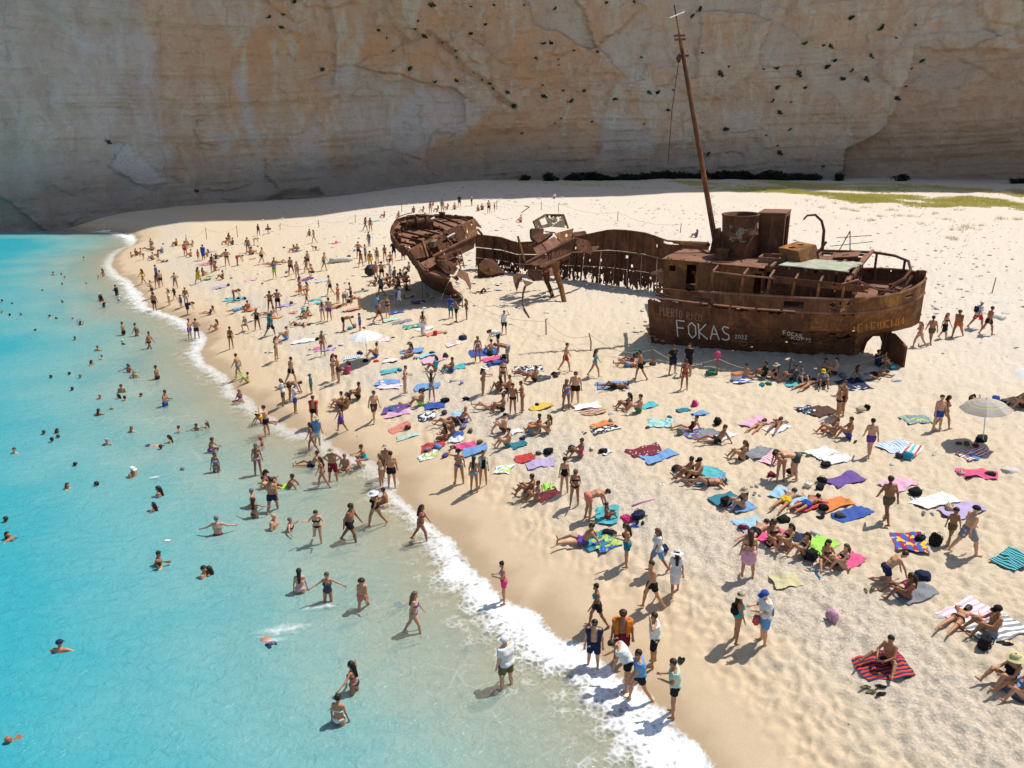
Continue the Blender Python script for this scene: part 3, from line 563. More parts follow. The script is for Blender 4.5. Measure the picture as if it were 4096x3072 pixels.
sheet('roof_plate', lambda u, v: W(3.4 - 1.3 * u, -.9 - 1.2 * v, ZR + .3 + .15 * u), 10, 10, M_deck, wreck, lambda u, v: ((u - .45) ** 2 + (v - .4) ** 2) > .02, .06)
# outer awning rail with posts
ow = 2.95
MB().tube([V3(9.3, ow, 7.92), V3(7.6, ow, 7.9), V3(5.8, ow, 7.92)], .055, 6).build('awning_rail', M_deck, wreck)
sheet('fascia', lambda u, v: W(5.9 - 4.9 * u, ow + 0 * u, 7.68 + .36 * v), 30, 4, M_rust, wreck, lambda u, v: fbm(u * 9, v * 2, 2, 78) < .78, .06)
for s in (9.3, 7.55, 6.1, 4.75, 3.45, 2.2):
    top_ = 7.9
    MB().beam(Vector(hull(s, 3.9, 1, -.03)), V3(s, ow, top_), .13, .1).build('awning_post', M_ochre, wreck)
    MB().beam(V3(s, ow, top_ + .05), V3(s, 1.8, ZR), .1, .08).build('awning_beam', M_deck, wreck)
    MB().plate([Vector(hull(s - .25, 3.97, 1, -.04)), Vector(hull(s + .25, 3.97, 1, -.04)), V3(s, 3.2, 7.35)], .05).build('bracket', M_rust, wreck)
MB().beam(V3(2.1, 2.6, 8.1), V3(1.55, -3.0, 8.45), .16, .14).build('roof_beam', M_deck, wreck)
MB().beam(V3(2.4, ow, 7.95), V3(1.6, 2.2, 8.1), .14, .1).build('roof_beam', M_deck, wreck)
MB().tube([V3(6.6, -2.9, 8.35), V3(3, -3.0, 8.35), V3(1.5, -3.0, 8.35), V3(.3, -2.4, 8.35), V3(-.5, -1.2, 8.4), V3(-.75, .2, 8.3), V3(-.5, 1.3, 8.1), V3(0, 1.9, 7.9)], .08, 6).build('awning_rail', M_rust, wreck)
for s, t in ((3, -3), (1.3, -2.9), (-.3, -1.6)): MB().beam(V3(s, t, 7.0), V3(s, t, 8.33), .1).build('awning_post', M_rust, wreck)
MB().tube([V3(1.8, 2.0, 8.05), V3(.6, 1.9, 7.6), V3(-.4, 1.2, 7.4), V3(-.9, .3, 7.5)], .05, 6).build('bent_pipe', M_deck, wreck)
MB().beam(V3(-.3, .9, 6.9), V3(-.85, .1, 8.0), .1).build('broken_strut', M_deck, wreck); MB().beam(V3(.9, 1.2, 6.8), V3(-.7, .4, 7.9), .09).build('broken_strut', M_rust, wreck)
cap_ = MB(); cap_.tube([V3(.55, .3, 6.55), V3(.55, .3, 7.2), V3(.55, .3, 7.26), V3(.55, .3, 7.32)], [.17, .17, .36, .34], 14).build('capstan', M_deck, wreck)
for s, t in ((.9, 2.0), (.45, 1.8), (-.5, .7), (-.2, -.6), (.2, -1.3)):
    MB().tube([V3(s, t, 6.45), V3(s, t, 6.95), V3(s, t, 6.97), V3(s, t, 7.02)], [.13, .13, .2, .19], 10).build('bollard', M_deck, wreck)
MB().box(V3(-1.25, -.35, 7.95), (.4, .3, .45)).build('fairlead', M_rust, wreck)
# davit, radio stay frame
MB().tube([V3(4.3, -2.7, 8.1), V3(4.35, -2.75, 9.6), V3(4.55, -2.8, 10.15), V3(4.95, -2.8, 10.5), V3(5.4, -2.8, 10.45), V3(5.6, -2.8, 10.2)], [.1, .085, .075, .07, .06, .05], 8).build('davit', M_rust, wreck)
fr_ = MB(); fr_.tube([V3(3.5, -2.6, 8.1), V3(2.9, -2.8, 9.6)], .03, 5).tube([V3(2.7, -2.6, 8.1), V3(2.9, -2.8, 9.6)], .03, 5).tube([V3(3.9, -2.6, 8.7), V3(1.6, -2.9, 9.0)], .02, 5).tube([V3(3.6, -2.7, 9.2), V3(1.7, -2.9, 9.35)], .02, 5).build('rail_frame', M_rust, wreck)
# funnel, skylight box, hatch coaming, tilted tank
def ring(c, r, z, n=28, sq=1.): return [V3(c[0] + r * math.cos(2 * math.pi * q / n), c[1] + r * sq * math.sin(2 * math.pi * q / n), z) for q in range(n)]
fc = (8.75, -.75); n_ = 28; fv = []; ff = []
prof = [(1.06, 8.0), (1.05, 9.55), (1.12, 9.58), (1.12, 9.66), (1.06, 9.7), (1.08, 10.65), (1.12, 10.68), (1.12, 10.76), (1.0, 10.76), (.99, 8.3)]
for q, (r, z) in enumerate(prof): fv += ring((fc[0] + (z - 8) * .05, fc[1]), r, z)
for q in range(len(prof) - 1):
    for a in range(n_): ff.append((q * n_ + a, q * n_ + (a + 1) % n_, (q + 1) * n_ + (a + 1) % n_, (q + 1) * n_ + a))
fun = MB().add(fv, ff).build('funnel', M_hull, wreck, True)
sheet('peeling_paint', lambda u, v: np.stack([np.stack([np.array(V3(fc[0] + 1.105 * math.cos(a_), fc[1] + 1.105 * math.sin(a_), z_)) for a_, z_ in zip(ra, rz)]) for ra, rz in zip(.2 + 1.9 * (1 - u), 9.25 + 1.35 * v)]), 26, 14, M_pale, fun, lambda u, v: fbm(u * 5, v * 4, 3, 81) > (.42 + .25 * u), .012)
MB().tube([V3(8.1, .35, 9.0), V3(7.6, .2, 10.1), V3(7.75, -.3, 10.3)], .05, 6).build('pipe', M_pale, fun)
def boxW(mb, s0, s1, t0, t1, z0, z1, tilt=0.): return mb.hexa([V3(s0, t0, z0), V3(s1, t0, z0), V3(s1, t1, z0), V3(s0, t1, z0), V3(s0, t0, z1), V3(s1, t0, z1), V3(s1, t1, z1), V3(s0, t1, z1)])
bx = MB(); boxW(bx, 7.9, 6.4, -1.25, -1.31, 8.2, 10.75); boxW(bx, 7.9, 7.84, -1.31, -2.65, 8.2, 10.75); boxW(bx, 7.9, 6.4, -2.65, -2.71, 8.2, 10.75); sk = bx.build('engine_casing', M_hull, wreck)
boxW(MB(), 7.96, 6.34, -1.19, -2.77, 10.75, 10.82).build('lid', M_deck, sk)
f_ = MB(); boxW(f_, 6.5, 6.36, -1.25, -1.42, 8.2, 10.75); boxW(f_, 6.5, 6.36, -2.55, -2.71, 8.2, 10.75); boxW(f_, 6.5, 6.36, -1.42, -2.55, 8.2, 8.5); boxW(f_, 6.5, 6.36, -1.42, -2.55, 10.55, 10.75); f_.build('door_frame', M_deck, sk)
co = MB()
for a in ((7.3, 7.2, .75, -.55), (5.9, 5.8, .75, -.55), (7.2, 5.9, .75, .65), (7.2, 5.9, -.45, -.55)): boxW(co, a[0], a[1], a[2], a[3], 8.15, 8.55)
co.build('hatch_coaming', M_deck, wreck)
tk = MB(); p0 = [V3(*q) for q in ((5.95, .5, 8.2), (4.75, .95, 8.15), (4.05, -.6, 8.25), (5.2, -1.1, 8.3))]; up = V3(5.2, 0, 9.0) - V3(4.85, .15, 8.1)
tk.hexa([q for q in p0] + [q + up for q in p0]); tnk = tk.build('fallen_tank', M_ochre, wreck)
e1 = (p0[1] - p0[0]) * .42; e2 = (p0[3] - p0[0])
for a in (.28, .72): MB().tube([p0[0] + up * 1.0 + e1 + e2 * a + Vector((0, 0, -.02)), p0[0] + up * 1.012 + e1 + e2 * a + Vector((0, 0, .01))], .2, 14).build('manhole', flat('manhole_black', (.012, .010, .009), .95) if a < .5 else bpy.data.materials['manhole_black'], tnk)  # two thin discs on the tank face, one even near-black colour
MB().beam(V3(4.6, -.2, 8.1), V3(3.9, -1.0, 9.3), .1).build('broken_strut', M_rust, wreck)
# mast with tabernacle, yard, block, rungs; boom
mb0 = V3(10.3, -1.5, 8.1); bt = Vector(at_y('y3', 790, 115, WL.y + mb0.y + 3.4)) - WL
mast_r = lambda f: .235 * (1 - f) ** .7 + .05
mpts = [mb0.lerp(bt, f) for f in (0, .15, .3, .45, .6, .75, .86, .861, .9, 1)]
mast = MB().tube(mpts, [.17, .165, .155, .145, .135, .125, .115, .075, .055, .04], 10).build('mast', M_mast, wreck)
yd = mb0.lerp(bt, .955); MB().tube([yd - Vector((.42, .2, .1)), yd + Vector((.52, .2, .28))], .04, 6).build('yard', M_white, mast)
bk = mb0.lerp(bt, .79); MB().tube([bk + Vector((-.25, 0, .25)), bk + Vector((-.3, 0, 0)), bk + Vector((-.28, 0, -.25))], [.05, .16, .06], 8).build('block', M_rust, mast)
MB().tube([bk + Vector((-.28, 0, -.2)), bk + Vector((-.5, .1, -3)), bk + Vector((-.55, .1, -6.2))], .025, 5).build('hanging_wire', M_rust, mast)
for f in (.80, .865, .88): q = mb0.lerp(bt, f); MB().tube([q + Vector((-.34, -.05, -.02)), q + Vector((.34, .05, .02))], .07, 6).build('cleat', M_rust, mast)
for q in range(14):
    f = .06 + q * .035; r_ = mb0.lerp(bt, f); MB().tube([r_ + Vector((.2, 0, .1)), r_ + Vector((.42, 0, .02)), r_ + Vector((.2, 0, -.06))], .014, 4).build('rung', M_rust, mast)
tb_ = MB(); tb_.hexa([V3(10.75, -1.2, 8.1), V3(9.95, -1.2, 8.1), V3(9.95, -1.9, 8.1), V3(10.75, -1.9, 8.1), V3(10.55, -1.25, 9.7), V3(10.3, -1.25, 9.75), V3(10.3, -1.8, 9.75), V3(10.55, -1.8, 9.7)])
tb_.plate([V3(9.95, -1.2, 8.1), V3(9.0, -1.0, 8.1), V3(9.0, -1.0, 8.4), V3(10.25, -1.25, 9.75)], .1); tb_.build('mast_housing', M_rust, wreck)
MB().tube([V3(9.4, .9, 8.1), V3(9.4, .9, 8.75), V3(9.4, .9, 8.78), V3(9.4, .9, 8.9)], [.34, .34, .4, .38], 16).build('ventilator', M_rust, wreck)
sheet('collar_plate', lambda u, v: W(9.3 + .75 * v * np.cos(2 * np.pi * u), 1.0 + .75 * v * np.sin(2 * np.pi * u), ZR + .12 + 0 * u), 24, 3, M_rust, wreck, None, .04)
MB().tube([V3(10.9, -1.4, 8.7), PY('c', 1400, 432, 58.5)], .13, 8).build('boom', M_ochre, wreck)
MB().tube([PY('c', 1210, 705, 50.6), V3(12.7, 1.6, 7.5)], .1, 8).build('boom', M_deck, wreck)
MB().plate([PY('c', 1240, 720, 50.8), PY('c', 1330, 650, 50.4), PY('c', 1355, 770, 50), PY('c', 1290, 800, 50.3)], .05).build('torn_plate', M_deck, wreck)
# ---- graffiti on the near side
GLY = {'F': [[(0, 0), (0, 1), (.6, 1)], [(0, .55), (.5, .55)]], 'O': [[(.3, 0), (.05, .25), (.05, .75), (.3, 1), (.58, .78), (.58, .25), (.3, 0)]], 'K': [[(0, 0), (0, 1)], [(.55, 1), (0, .45), (.6, 0)]],
       'A': [[(0, 0), (.3, 1), (.62, 0)], [(.12, .38), (.5, .38)]], 'S': [[(.55, .9), (.25, 1), (.08, .8), (.2, .55), (.5, .4), (.52, .12), (.25, 0), (0, .1)]], '2': [[(.05, .8), (.3, 1), (.52, .78), (0, 0), (.55, 0)]],
       '0': [[(.3, 0), (.05, .3), (.05, .7), (.3, 1), (.55, .7), (.55, .3), (.3, 0)]], 'P': [[(0, 0), (0, 1), (.5, .9), (.5, .6), (0, .5)]], 'U': [[(0, 1), (0, .2), (.3, 0), (.55, .2), (.55, 1)]], 'E': [[(.55, 1), (0, 1), (0, 0), (.55, 0)], [(0, .5), (.45, .5)]],
       'R': [[(0, 0), (0, 1), (.5, .9), (.5, .6), (0, .5), (.55, 0)]], 'T': [[(0, 1), (.6, 1)], [(.3, 1), (.3, 0)]], 'I': [[(.2, 0), (.2, 1)]], 'C': [[(.55, .85), (.3, 1), (.05, .7), (.05, .3), (.3, 0), (.55, .15)]], 'M': [[(0, 0), (0, 1), (.3, .4), (.6, 1), (.6, 0)]],
       'H': [[(0, 0), (0, 1)], [(.55, 0), (.55, 1)], [(0, .5), (.55, .5)]], 'W': [[(0, 1), (0, 0), (.6, 0), (.6, 1)], [(.3, 0), (.3, 1)]], 'N': [[(0, 1), (0, 0), (.55, 1), (.55, 0)]], 'v': [[(.3, 0), (0, .6), (.1, .95), (.3, .75), (.5, .95), (.6, .6), (.3, 0)]], ' ': []}
def paint(text, s0, s1, la, lb, mat, r, label):
    mb = MB(); n = len(text); w = (s1 - s0) / n
    for q, ch in enumerate(text):
        for st_ in GLY[ch]:
            P_ = []
            for (x0, y0), (x1, y1) in zip(st_[:-1], st_[1:]):
                for f in np.linspace(0, 1, 4, endpoint=False): P_.append((x0 + (x1 - x0) * f, y0 + (y1 - y0) * f))
            P_.append(st_[-1]); base = la[0] + (la[1] - la[0]) * q / max(1, n - 1); hi = lb[0] + (lb[1] - lb[0]) * q / max(1, n - 1)
            mb.tube([Vector(hull(s0 + w * (q + .08 + x * 1.25), base + (hi - base) * y, 1, .052)) for x, y in P_], r, 5)
    o = mb.build('lettering', mat, wreck); o['label'] = label
paint('FOKAS', 11.35, 8.0, (1.0, 1.05), (1.95, 1.9), M_white, .035, 'large white graffiti reading FOKAS')
paint('2022', 7.85, 7.1, (1.22, 1.22), (1.45, 1.45), M_white, .014, 'small white graffiti reading 2022'); paint('v', 7.65, 7.05, (.72, .72), (1.1, 1.1), M_scr, .014, 'graffiti heart under the year')
paint('PUERTO RICO', 12.35, 9.7, (2.12, 2.05), (2.58, 2.45), M_scr, .016, 'scratched graffiti reading PUERTO RICO')
paint('FOKAS', 5.15, 4.1, (1.62, 1.5), (1.95, 1.75), M_white, .016, 'small white graffiti reading FOKAS'); paint('KOPM', 4.75, 3.7, (1.32, 1.25), (1.52, 1.45), M_white, .015, 'small white graffiti below FOKAS')
paint('EIEWEHN', 1.35, -.85, (1.55, 1.5), (2.35, 2.3), M_orng, .03, 'orange painted letters on the stern counter')
# ---- middle: far side plating still standing, seen from inside
WC = [('c', 1700, 440, 1640, 890), ('c', 1350, 425, 1330, 880), ('c', 1160, 358, 1130, 860), ('c', 1000, 335, 960, 840), ('c', 850, 328, 800, 815), ('c', 640, 372, 600, 775), ('c', 470, 395, 430, 745), ('c', 230, 430, 230, 730), ('c', 40, 440, 40, 705), ('b', 2120, 395, 2120, 680), ('b', 1900, 368, 1890, 650)]
wt = []; wb = []
for f_, u0, v0, u1, v1 in WC:
    wb.append(ground(f_, u1, v1))
fx_ = np.polyfit([q[0] for q in wb], [q[1] for q in wb], 1)
for q_, (f_, u0, v0, u1, v1) in enumerate(WC):
    yy = float(np.polyval(fx_, wb[q_][0])); b_ = at_y(f_, u1, v1, yy); b_[2] = min(b_[2], float(hz(b_[0], b_[1]))) - .3; wb[q_] = b_; wt.append(at_y(f_, u0, v0, yy + .5))
wt, wb = np.array(wt), np.array(wb); wi = np.linspace(0, 1, len(WC))
def wallF(u, v, bow=.35):
    T_ = np.stack([np.interp(u, wi, wt[:, q]) for q in range(3)], -1); B_ = np.stack([np.interp(u, wi, wb[:, q]) for q in range(3)], -1)
    p = T_ * (1 - v[..., None]) + B_ * v[..., None] - np.array(WL); p[..., 1] += bow * np.sin(np.pi * v) * .8; return p
edges = np.linspace(0, 1, 15)
for a in range(14):
    e0, e1 = edges[a], edges[a + 1] - .002
    sheet('bulwark_panel', lambda u, v, e0=e0, e1=e1: wallF(e0 + (e1 - e0) * u, .335 * v), 10, 6, M_hull, wreck, lambda u, v, a=a: (fbm(u * 3 + a * 4, v * 4, 3, 91) < .82) & ~((a == 1) & (v > .05) & (v < .2) & (u < .7)), .05)
    sheet('hull_plate', lambda u, v, e0=e0, e1=e1: wallF(e0 + (e1 - e0) * u, .352 + .27 * v), 12, 6, M_rust, wreck, lambda u, v, a=a: fbm(u * 3 + a * 4, v * 3, 3, 92) < .82, .05)
    sheet('hull_plate', lambda u, v, e0=e0, e1=e1: wallF(e0 + (e1 - e0) * u, .625 + .375 * v), 34, 24, M_rust, wreck, lambda u, v, a=a: (fbm(u * 9 + a * 8, v * 5, 3, 93) < (.72 - .28 * sstep(.2, .75, v))) | (fbm(u * 6 + a * 8, v * 2, 2, 94) > .64), .05)
for a in range(29):
    if random.random() < .22: continue
    u_ = min(1, max(0, a / 28. + random.uniform(-.008, .008))); q = [Vector(wallF(np.array(u_), np.array(v_))) + Vector((0, -.12, 0)) for v_ in (.34, .6, .85, random.choice((.9, .96, 1.)))]
    m_ = MB(); [m_.beam(q[i_], q[i_ + 1], .12, .2) for i_ in range(3)]; m_.build('frame_rib', M_rust, wreck)
for a in range(0, 15): q = [Vector(wallF(np.array(edges[a]), np.array(v_))) + Vector((0, -.07, 0)) for v_ in (0, .33)]; MB().beam(q[0], q[1], .09, .12).build('stanchion', M_rust, wreck)
MB().tube([Vector(wallF(np.array(u_), np.array(0.))) for u_ in np.linspace(0, 1, 30)], .075, 6).build('cap_rail', M_rust, wreck)
MB().tube([Vector(wallF(np.array(u_), np.array(.345))) + Vector((0, -.1, 0)) for u_ in np.linspace(0, .6, 20)], .05, 5).build('stringer', M_deck, wreck)
# ---- collapsed bridge amidships (z8 view)
def plz(name, mat, th, *pts, fr='z8', mk=None): return MB().plate([PY(fr, *p) for p in pts], th).build(name, mat, wreck)
def quad(name, mat, pts, nu, nv, mk, fr='z8', th=.06):
    p = [np.array(PY(fr, *q)) for q in pts]
    return sheet(name, lambda u, v: (p[0] * (1 - u[..., None]) + p[1] * u[..., None]) * (1 - v[..., None]) + (p[3] * (1 - u[..., None]) + p[2] * u[..., None]) * v[..., None], nu, nv, mat, wreck, mk, th)
plz('tilted_deck', M_deck, .08, (400, 620, 60.5), (540, 540, 61), (640, 690, 60.3), (490, 760, 60))
plz('tilted_deck', M_deck, .08, (555, 535, 61), (760, 420, 62), (880, 530, 61.5), (655, 685, 60.3))
quad('bulwark_panel', M_hull, [(280, 880, 59.4), (1115, 440, 61.5), (1050, 705, 61.2), (560, 955, 59.2)], 20, 8, lambda u, v: fbm(u * 6, v * 4, 3, 101) < .76)
plz('tilted_deck', M_deck, .07, (720, 700, 60.3), (790, 615, 60.7), (860, 780, 60.4), (745, 830, 60.2))
MB().beam(PY('z8', 270, 870, 59.3), PY('z8', 1120, 437, 61.4), .12).build('cap_rail', M_deck, wreck); MB().beam(PY('z8', 610, 895, 59), PY('z8', 1050, 712, 60.9), .1).build('stringer', M_deck, wreck)
plz('torn_plate', M_rust, .08, (560, 955, 59.2), (1050, 715, 61), (1020, 790, 61.2), (840, 860, 60.4), (590, 1010, 59.5))
quad('bulwark_panel', M_hull, [(1120, 430, 61.5), (1385, 490, 63.5), (1402, 725, 63.3), (1165, 640, 61.6)], 10, 8, lambda u, v: fbm(u * 4, v * 4, 3, 102) < .78)
plz('torn_plate', M_deck, .06, (1400, 590, 63.4), (1580, 570, 65), (1420, 690, 63.4))
for nm_, pts, rr in (('leg', [(780, 860, 60), (800, 1040, 60), (885, 1300, 59.6)], .24), ('leg', [(620, 1000, 60.6), (640, 1200, 61), (700, 1340, 61.4)], .2)):
    e_ = PG('z8', 940, 1530) if rr > .22 else PG('z8', 750, 1470)
    MB().tube([PY('z8', *p) for p in pts] + [e_ - Vector((0, 0, .1))], [rr * 1.5, rr, rr * .85, rr * .8], 8).build(nm_, M_ochre if rr > .22 else M_rust, wreck)
plz('torn_plate', M_hull, .07, (300, 965, 59.3), (555, 1005, 59), (560, 1165, 59), (400, 1190, 59.2), (310, 1090, 59.3)); plz('torn_plate', M_deck, .06, (215, 1165, 58.8), (400, 1212, 58.6), (275, 1282, 58.3))
plz('torn_plate', M_deck, .06, (50, 1085, 59), (225, 1050, 59.4), (200, 1195, 59), (65, 1225, 58.8)); plz('torn_plate', M_hull, .06, (75, 1230, 58.6), (180, 1160, 58.7), (115, 1370, 58.4)); plz('torn_plate', M_rust, .06, (130, 880, 60.5), (270, 930, 60.3), (210, 985, 60.2))
MB().tube([PY('z8', 262, 1275, 58.4), PY('z8', 225, 1400, 58), PY('z8', 212, 1540, 57.8), PY('z8', 240, 1650, 57.2), PG('c', 150, 1090)], [.09, .08, .07, .06, .05], 6).build('bent_pipe', M_rust, wreck)
quad('wheelhouse_wall', M_pale, [(610, 40, 64.5), (920, 40, 65), (1000, 268, 64.6), (695, 240, 64.2)], 24, 16, lambda u, v: (fbm(u * 5, v * 4, 3, 104) < .70) & ~((v > .12) & (v < .45) & (((u > .3) & (u < .45)) | ((u > .6) & (u < .85))) & (fbm(u * 20, v * 14, 2, 3) < .6)))
quad('wheelhouse_wall', M_pale, [(400, 160, 63), (610, 40, 64.4), (690, 250, 64.1), (455, 285, 63)], 18, 14, lambda u, v: ~((u > .42) & (u < .92) & (v > .12) & (v < .75)) & (fbm(u * 5, v * 4, 3, 105) < .74))
MB().beam(PY('z8', 400, 160, 63), PY('z8', 610, 38, 64.4), .1).beam(PY('z8', 610, 38, 64.4), PY('z8', 922, 38, 65), .1).beam(PY('z8', 922, 38, 65), PY('z8', 1005, 275, 64.6), .12).beam(PY('z8', 400, 160, 63), PY('z8', 450, 290, 63), .1).beam(PY('z8', 490, 120, 63.6), PY('z8', 560, 290, 63.4), .08).build('wheelhouse_frame', M_ochre, wreck)
quad('bulkhead', M_ochre, [(770, 365, 62.6), (1100, 275, 64.2), (1050, 450, 63.4), (885, 525, 62.3)], 22, 16, lambda u, v: (((u - .6) / .1) ** 2 + ((v - .55) / .22) ** 2 > 1))
plz('torn_plate', M_rust, .1, (1060, 350, 64), (1290, 320, 65.5), (1320, 370, 65.4), (1270, 400, 65), (1090, 420, 63.8))
for pts in (((350, 290, 62.5), (575, 300, 63), (560, 400, 62.6), (360, 440, 62.2)), ((360, 440, 62), (740, 370, 62.8), (650, 450, 62.2), (480, 560, 61.5)), ((230, 620, 61), (400, 560, 61.5), (470, 740, 60.4), (300, 800, 60.2))):
    MB().plate([PY('z8', *p) for p in pts], .35).build('wreckage_block', M_rust, wreck)
MB().beam(PY('z8', 135, 410, 60.2), PY('z8', 250, 830, 59.6), .12).build('post', M_ochre, wreck)
for a_, b_ in (((690, 520, 61.3), (725, 780, 60)), ((540, 560, 61), (700, 760, 60)), ((600, 330, 63), (780, 350, 62.6)), ((310, 580, 61), (560, 470, 62))): MB().tube([PY('z8', *a_), PY('z8', *b_)], .05, 5).build('bent_pipe', M_rust, wreck)
# ---- bow section (z7 view)
RIM = [(390, 760, 60.6), (240, 690, 61.3), (140, 570, 62.8), (97, 470, 64.3), (120, 370, 65.6), (205, 255, 67), (400, 188, 68.4), (700, 165, 69.3), (1000, 175, 69.6), (1300, 185, 69.2), (1520, 215, 68.4)]
rp = np.array([np.array(PY('z7', *p)) for p in RIM]); ri = np.linspace(0, 1, len(RIM)); brk0, brk1 = rp[0], rp[-1]
def rimp(u): return np.stack([np.interp(u, ri, rp[:, q]) for q in range(3)], -1)
def fdeck(u, v): b = brk0 + (brk1 - brk0) * u[..., None]; e = rimp(u) ; p = b * (1 - v[..., None]) + e * v[..., None]; p[..., 2] -= .28; return p
sheet('foredeck', fdeck, 44, 16, M_deck, wreck, lambda u, v: (fbm(u * 10, v * 5, 3, 111) < .60), .06)
sheet('foredeck_rim', lambda u, v: rimp(u) + np.stack([0 * u, 0 * u, -.55 + .62 * v], -1), 60, 4, M_hull, wreck, lambda u, v: fbm(u * 30, v * 2, 2, 112) < (1.1 - .55 * v), .07)
MB().tube([Vector(rimp(np.array(u_))) + Vector((0, 0, -.05)) for u_ in np.linspace(0, 1, 34)], .08, 6).build('cap_rail', M_ochre, wreck)
MB().tube([Vector(rimp(np.array(u_))) * .93 + Vector(rp.mean(0)) * .07 + Vector((0, 0, .28)) for u_ in np.linspace(.28, .62, 14)], .04, 5).build('hand_rail', M_rust, wreck)
for q in range(9): f = (q + .5) / 9; a_ = Vector(brk0 + (brk1 - brk0) * f); b_ = Vector(rimp(np.array(.05 + .9 * f))); MB().beam(a_ + Vector((0, 0, -.2)), a_.lerp(b_, .92) + Vector((0, 0, -.16)), .1, .1).build('deck_beam', M_rust, wreck)
MB().beam(Vector(brk0) + Vector((0, 0, -.22)), Vector(brk1) + Vector((0, 0, -.22)), .14, .2).build('deck_beam', M_deck, wreck)
OUT = [(97, 480), (112, 590), (240, 735), (380, 855), (450, 985), (560, 1125), (640, 1290), (800, 1425), (1000, 1515), (1200, 1570), (1345, 1615)]
INN = [(100, 470, 64.3), (140, 575, 62.9), (300, 720, 61.2), (420, 800, 60.6), (520, 930, 60.5), (610, 1070, 60.6), (720, 1180, 60.6), (890, 1245, 60.6), (1130, 1285, 60.3), (1190, 1480, 59.6), (1335, 1600, 59.2)]
gl_ = ground('z7', 640, 1290)[1]; ob = []
for q, (u, v) in enumerate(OUT):
    if u >= 640: p = PG('z7', u, v) - Vector((0, 0, .15))
    else: p = PY('z7', u, v, 64.4 + (gl_ - 64.4) * (v - 480) / 810.)
    ob.append(np.array(p))
ob = np.array(ob); ib = np.array([np.array(PY('z7', *p)) for p in INN]); oi = np.linspace(0, 1, len(OUT))
def bside(u, v):
    a = np.stack([np.interp(u, oi, ib[:, q]) for q in range(3)], -1); b = np.stack([np.interp(u, oi, ob[:, q]) for q in range(3)], -1)
    return a * (1 - v[..., None]) + b * v[..., None]
for a in range(5):
    e0, e1 = a / 5, (a + 1) / 5 - .003
    sheet('hull_plate', lambda u, v, e0=e0, e1=e1: bside(e0 + (e1 - e0) * u, v), 14, 8, M_hull, wreck, lambda u, v, a=a: fbm(u * 4 + a * 3, v * 4, 3, 113) < (.80 if a < 4 else .70), .06)
# far side and stem of the bow, down to the sand
def bfar(u, v):
    p = rimp(.22 + .78 * u); q = p.copy(); c_ = ob[6:9].mean(0) + [.5, 2.0, 0]; q[..., 0] = p[..., 0] * .18 + c_[0] * .82; q[..., 1] = p[..., 1] * .18 + c_[1] * .82; q[..., 2] = c_[2]
    return p * (1 - v[..., None]) + q * v[..., None]
sheet('hull_side', bfar, 40, 12, M_rust, wreck, lambda u, v: fbm(u * 9, v * 5, 3, 114) < .74, .06)
quad('bulkhead', M_hull, [(392, 775, 60.8), (620, 650, 62), (705, 900, 61.6), (510, 935, 60.7)], 12, 12, lambda u, v: fbm(u * 4, v * 4, 3, 115) < .74, 'z7')
quad('bulkhead', M_rust, [(660, 620, 62.6), (1340, 310, 66.6), (1400, 580, 66), (800, 860, 62.6)], 26, 12, lambda u, v: (fbm(u * 7, v * 5, 3, 116) < .68) & ~((u > .05) & (u < .22) & (v > .1)), 'z7')
quad('bulkhead', M_ochre, [(1330, 350, 66.4), (1535, 230, 67.8), (1600, 495, 67), (1420, 575, 66)], 14, 12, lambda u, v: fbm(u * 4, v * 4, 3, 117) < .72, 'z7')
quad('inner_panel', M_ochre, [(1000, 560, 64.6), (1090, 520, 65), (1095, 680, 64.6), (1030, 700, 64.4)], 8, 8, lambda u, v: fbm(u * 4, v * 4, 3, 118) < .66, 'z7')
plz('torn_plate', M_rust, .08, (1535, 225, 68), (1665, 388, 68.5), (1560, 365, 67.6), fr='z7'); MB().beam(PY('z7', 1600, 420, 67.4), PY('z7', 1680, 510, 67.8), .14).build('post', M_rust, wreck)
quad('collapsed_side', M_hull, [(830, 885, 60.8), (1580, 512, 64.2), (1530, 745, 64), (1115, 955, 61.6)], 26, 10, lambda u, v: (fbm(u * 6, v * 4, 3, 119) < .74), 'z7', .07)
MB().beam(PY('z7', 828, 885, 60.7), PY('z7', 1582, 510, 64.1), .14).build('cap_rail', M_deck, wreck)
quad('collapsed_side', M_rust, [(865, 930, 61), (1120, 960, 61.4), (1250, 1085, 61), (1175, 1205, 60.6)], 16, 10, lambda u, v: fbm(u * 4, v * 4, 3, 120) < .76, 'z7', .07)
quad('collapsed_side', M_rust, [(880, 1010, 61), (865, 930, 61), (1175, 1205, 60.6), (1050, 1175, 60.5)], 10, 8, None, 'z7', .07)
quad('collapsed_side', M_ochre, [(1110, 965, 62), (1330, 870, 63.4), (1340, 1010, 63), (1200, 1060, 62)], 10, 8, lambda u, v: fbm(u * 4, v * 4, 3, 121) < .62, 'z7', .07)
plz('hold_floor', M_deck, .08, (605, 1005, 60.9), (765, 930, 61.8), (880, 1010, 61.6), (780, 1085, 61), (690, 1090, 60.7)); 
wreck.children[-1].data = MB().plate([PY('z7', *p) for p in ((605, 1005, 60.9), (765, 930, 61.8), (885, 1015, 61.6), (780, 1090, 61), (690, 1090, 60.7))], .08).mesh('hold_floor'); wreck.children[-1].data.materials.append(M_deck)
for pts, m_ in ((((745, 930, 62), (860, 905, 62.2), (880, 960, 61.9), (780, 980, 61.7)), M_deck), (((730, 1165, 60.6), (880, 1130, 61), (1140, 1240, 60.7), (1120, 1285, 60.4), (890, 1245, 60.5)), M_deck), (((1150, 1240, 60.5), (1235, 1220, 60.7), (1280, 1280, 60.4), (1240, 1310, 60.3)), M_rust)):
    MB().plate([PY('z7', *p) for p in pts], .06).build('hold_floor', m_, wreck)
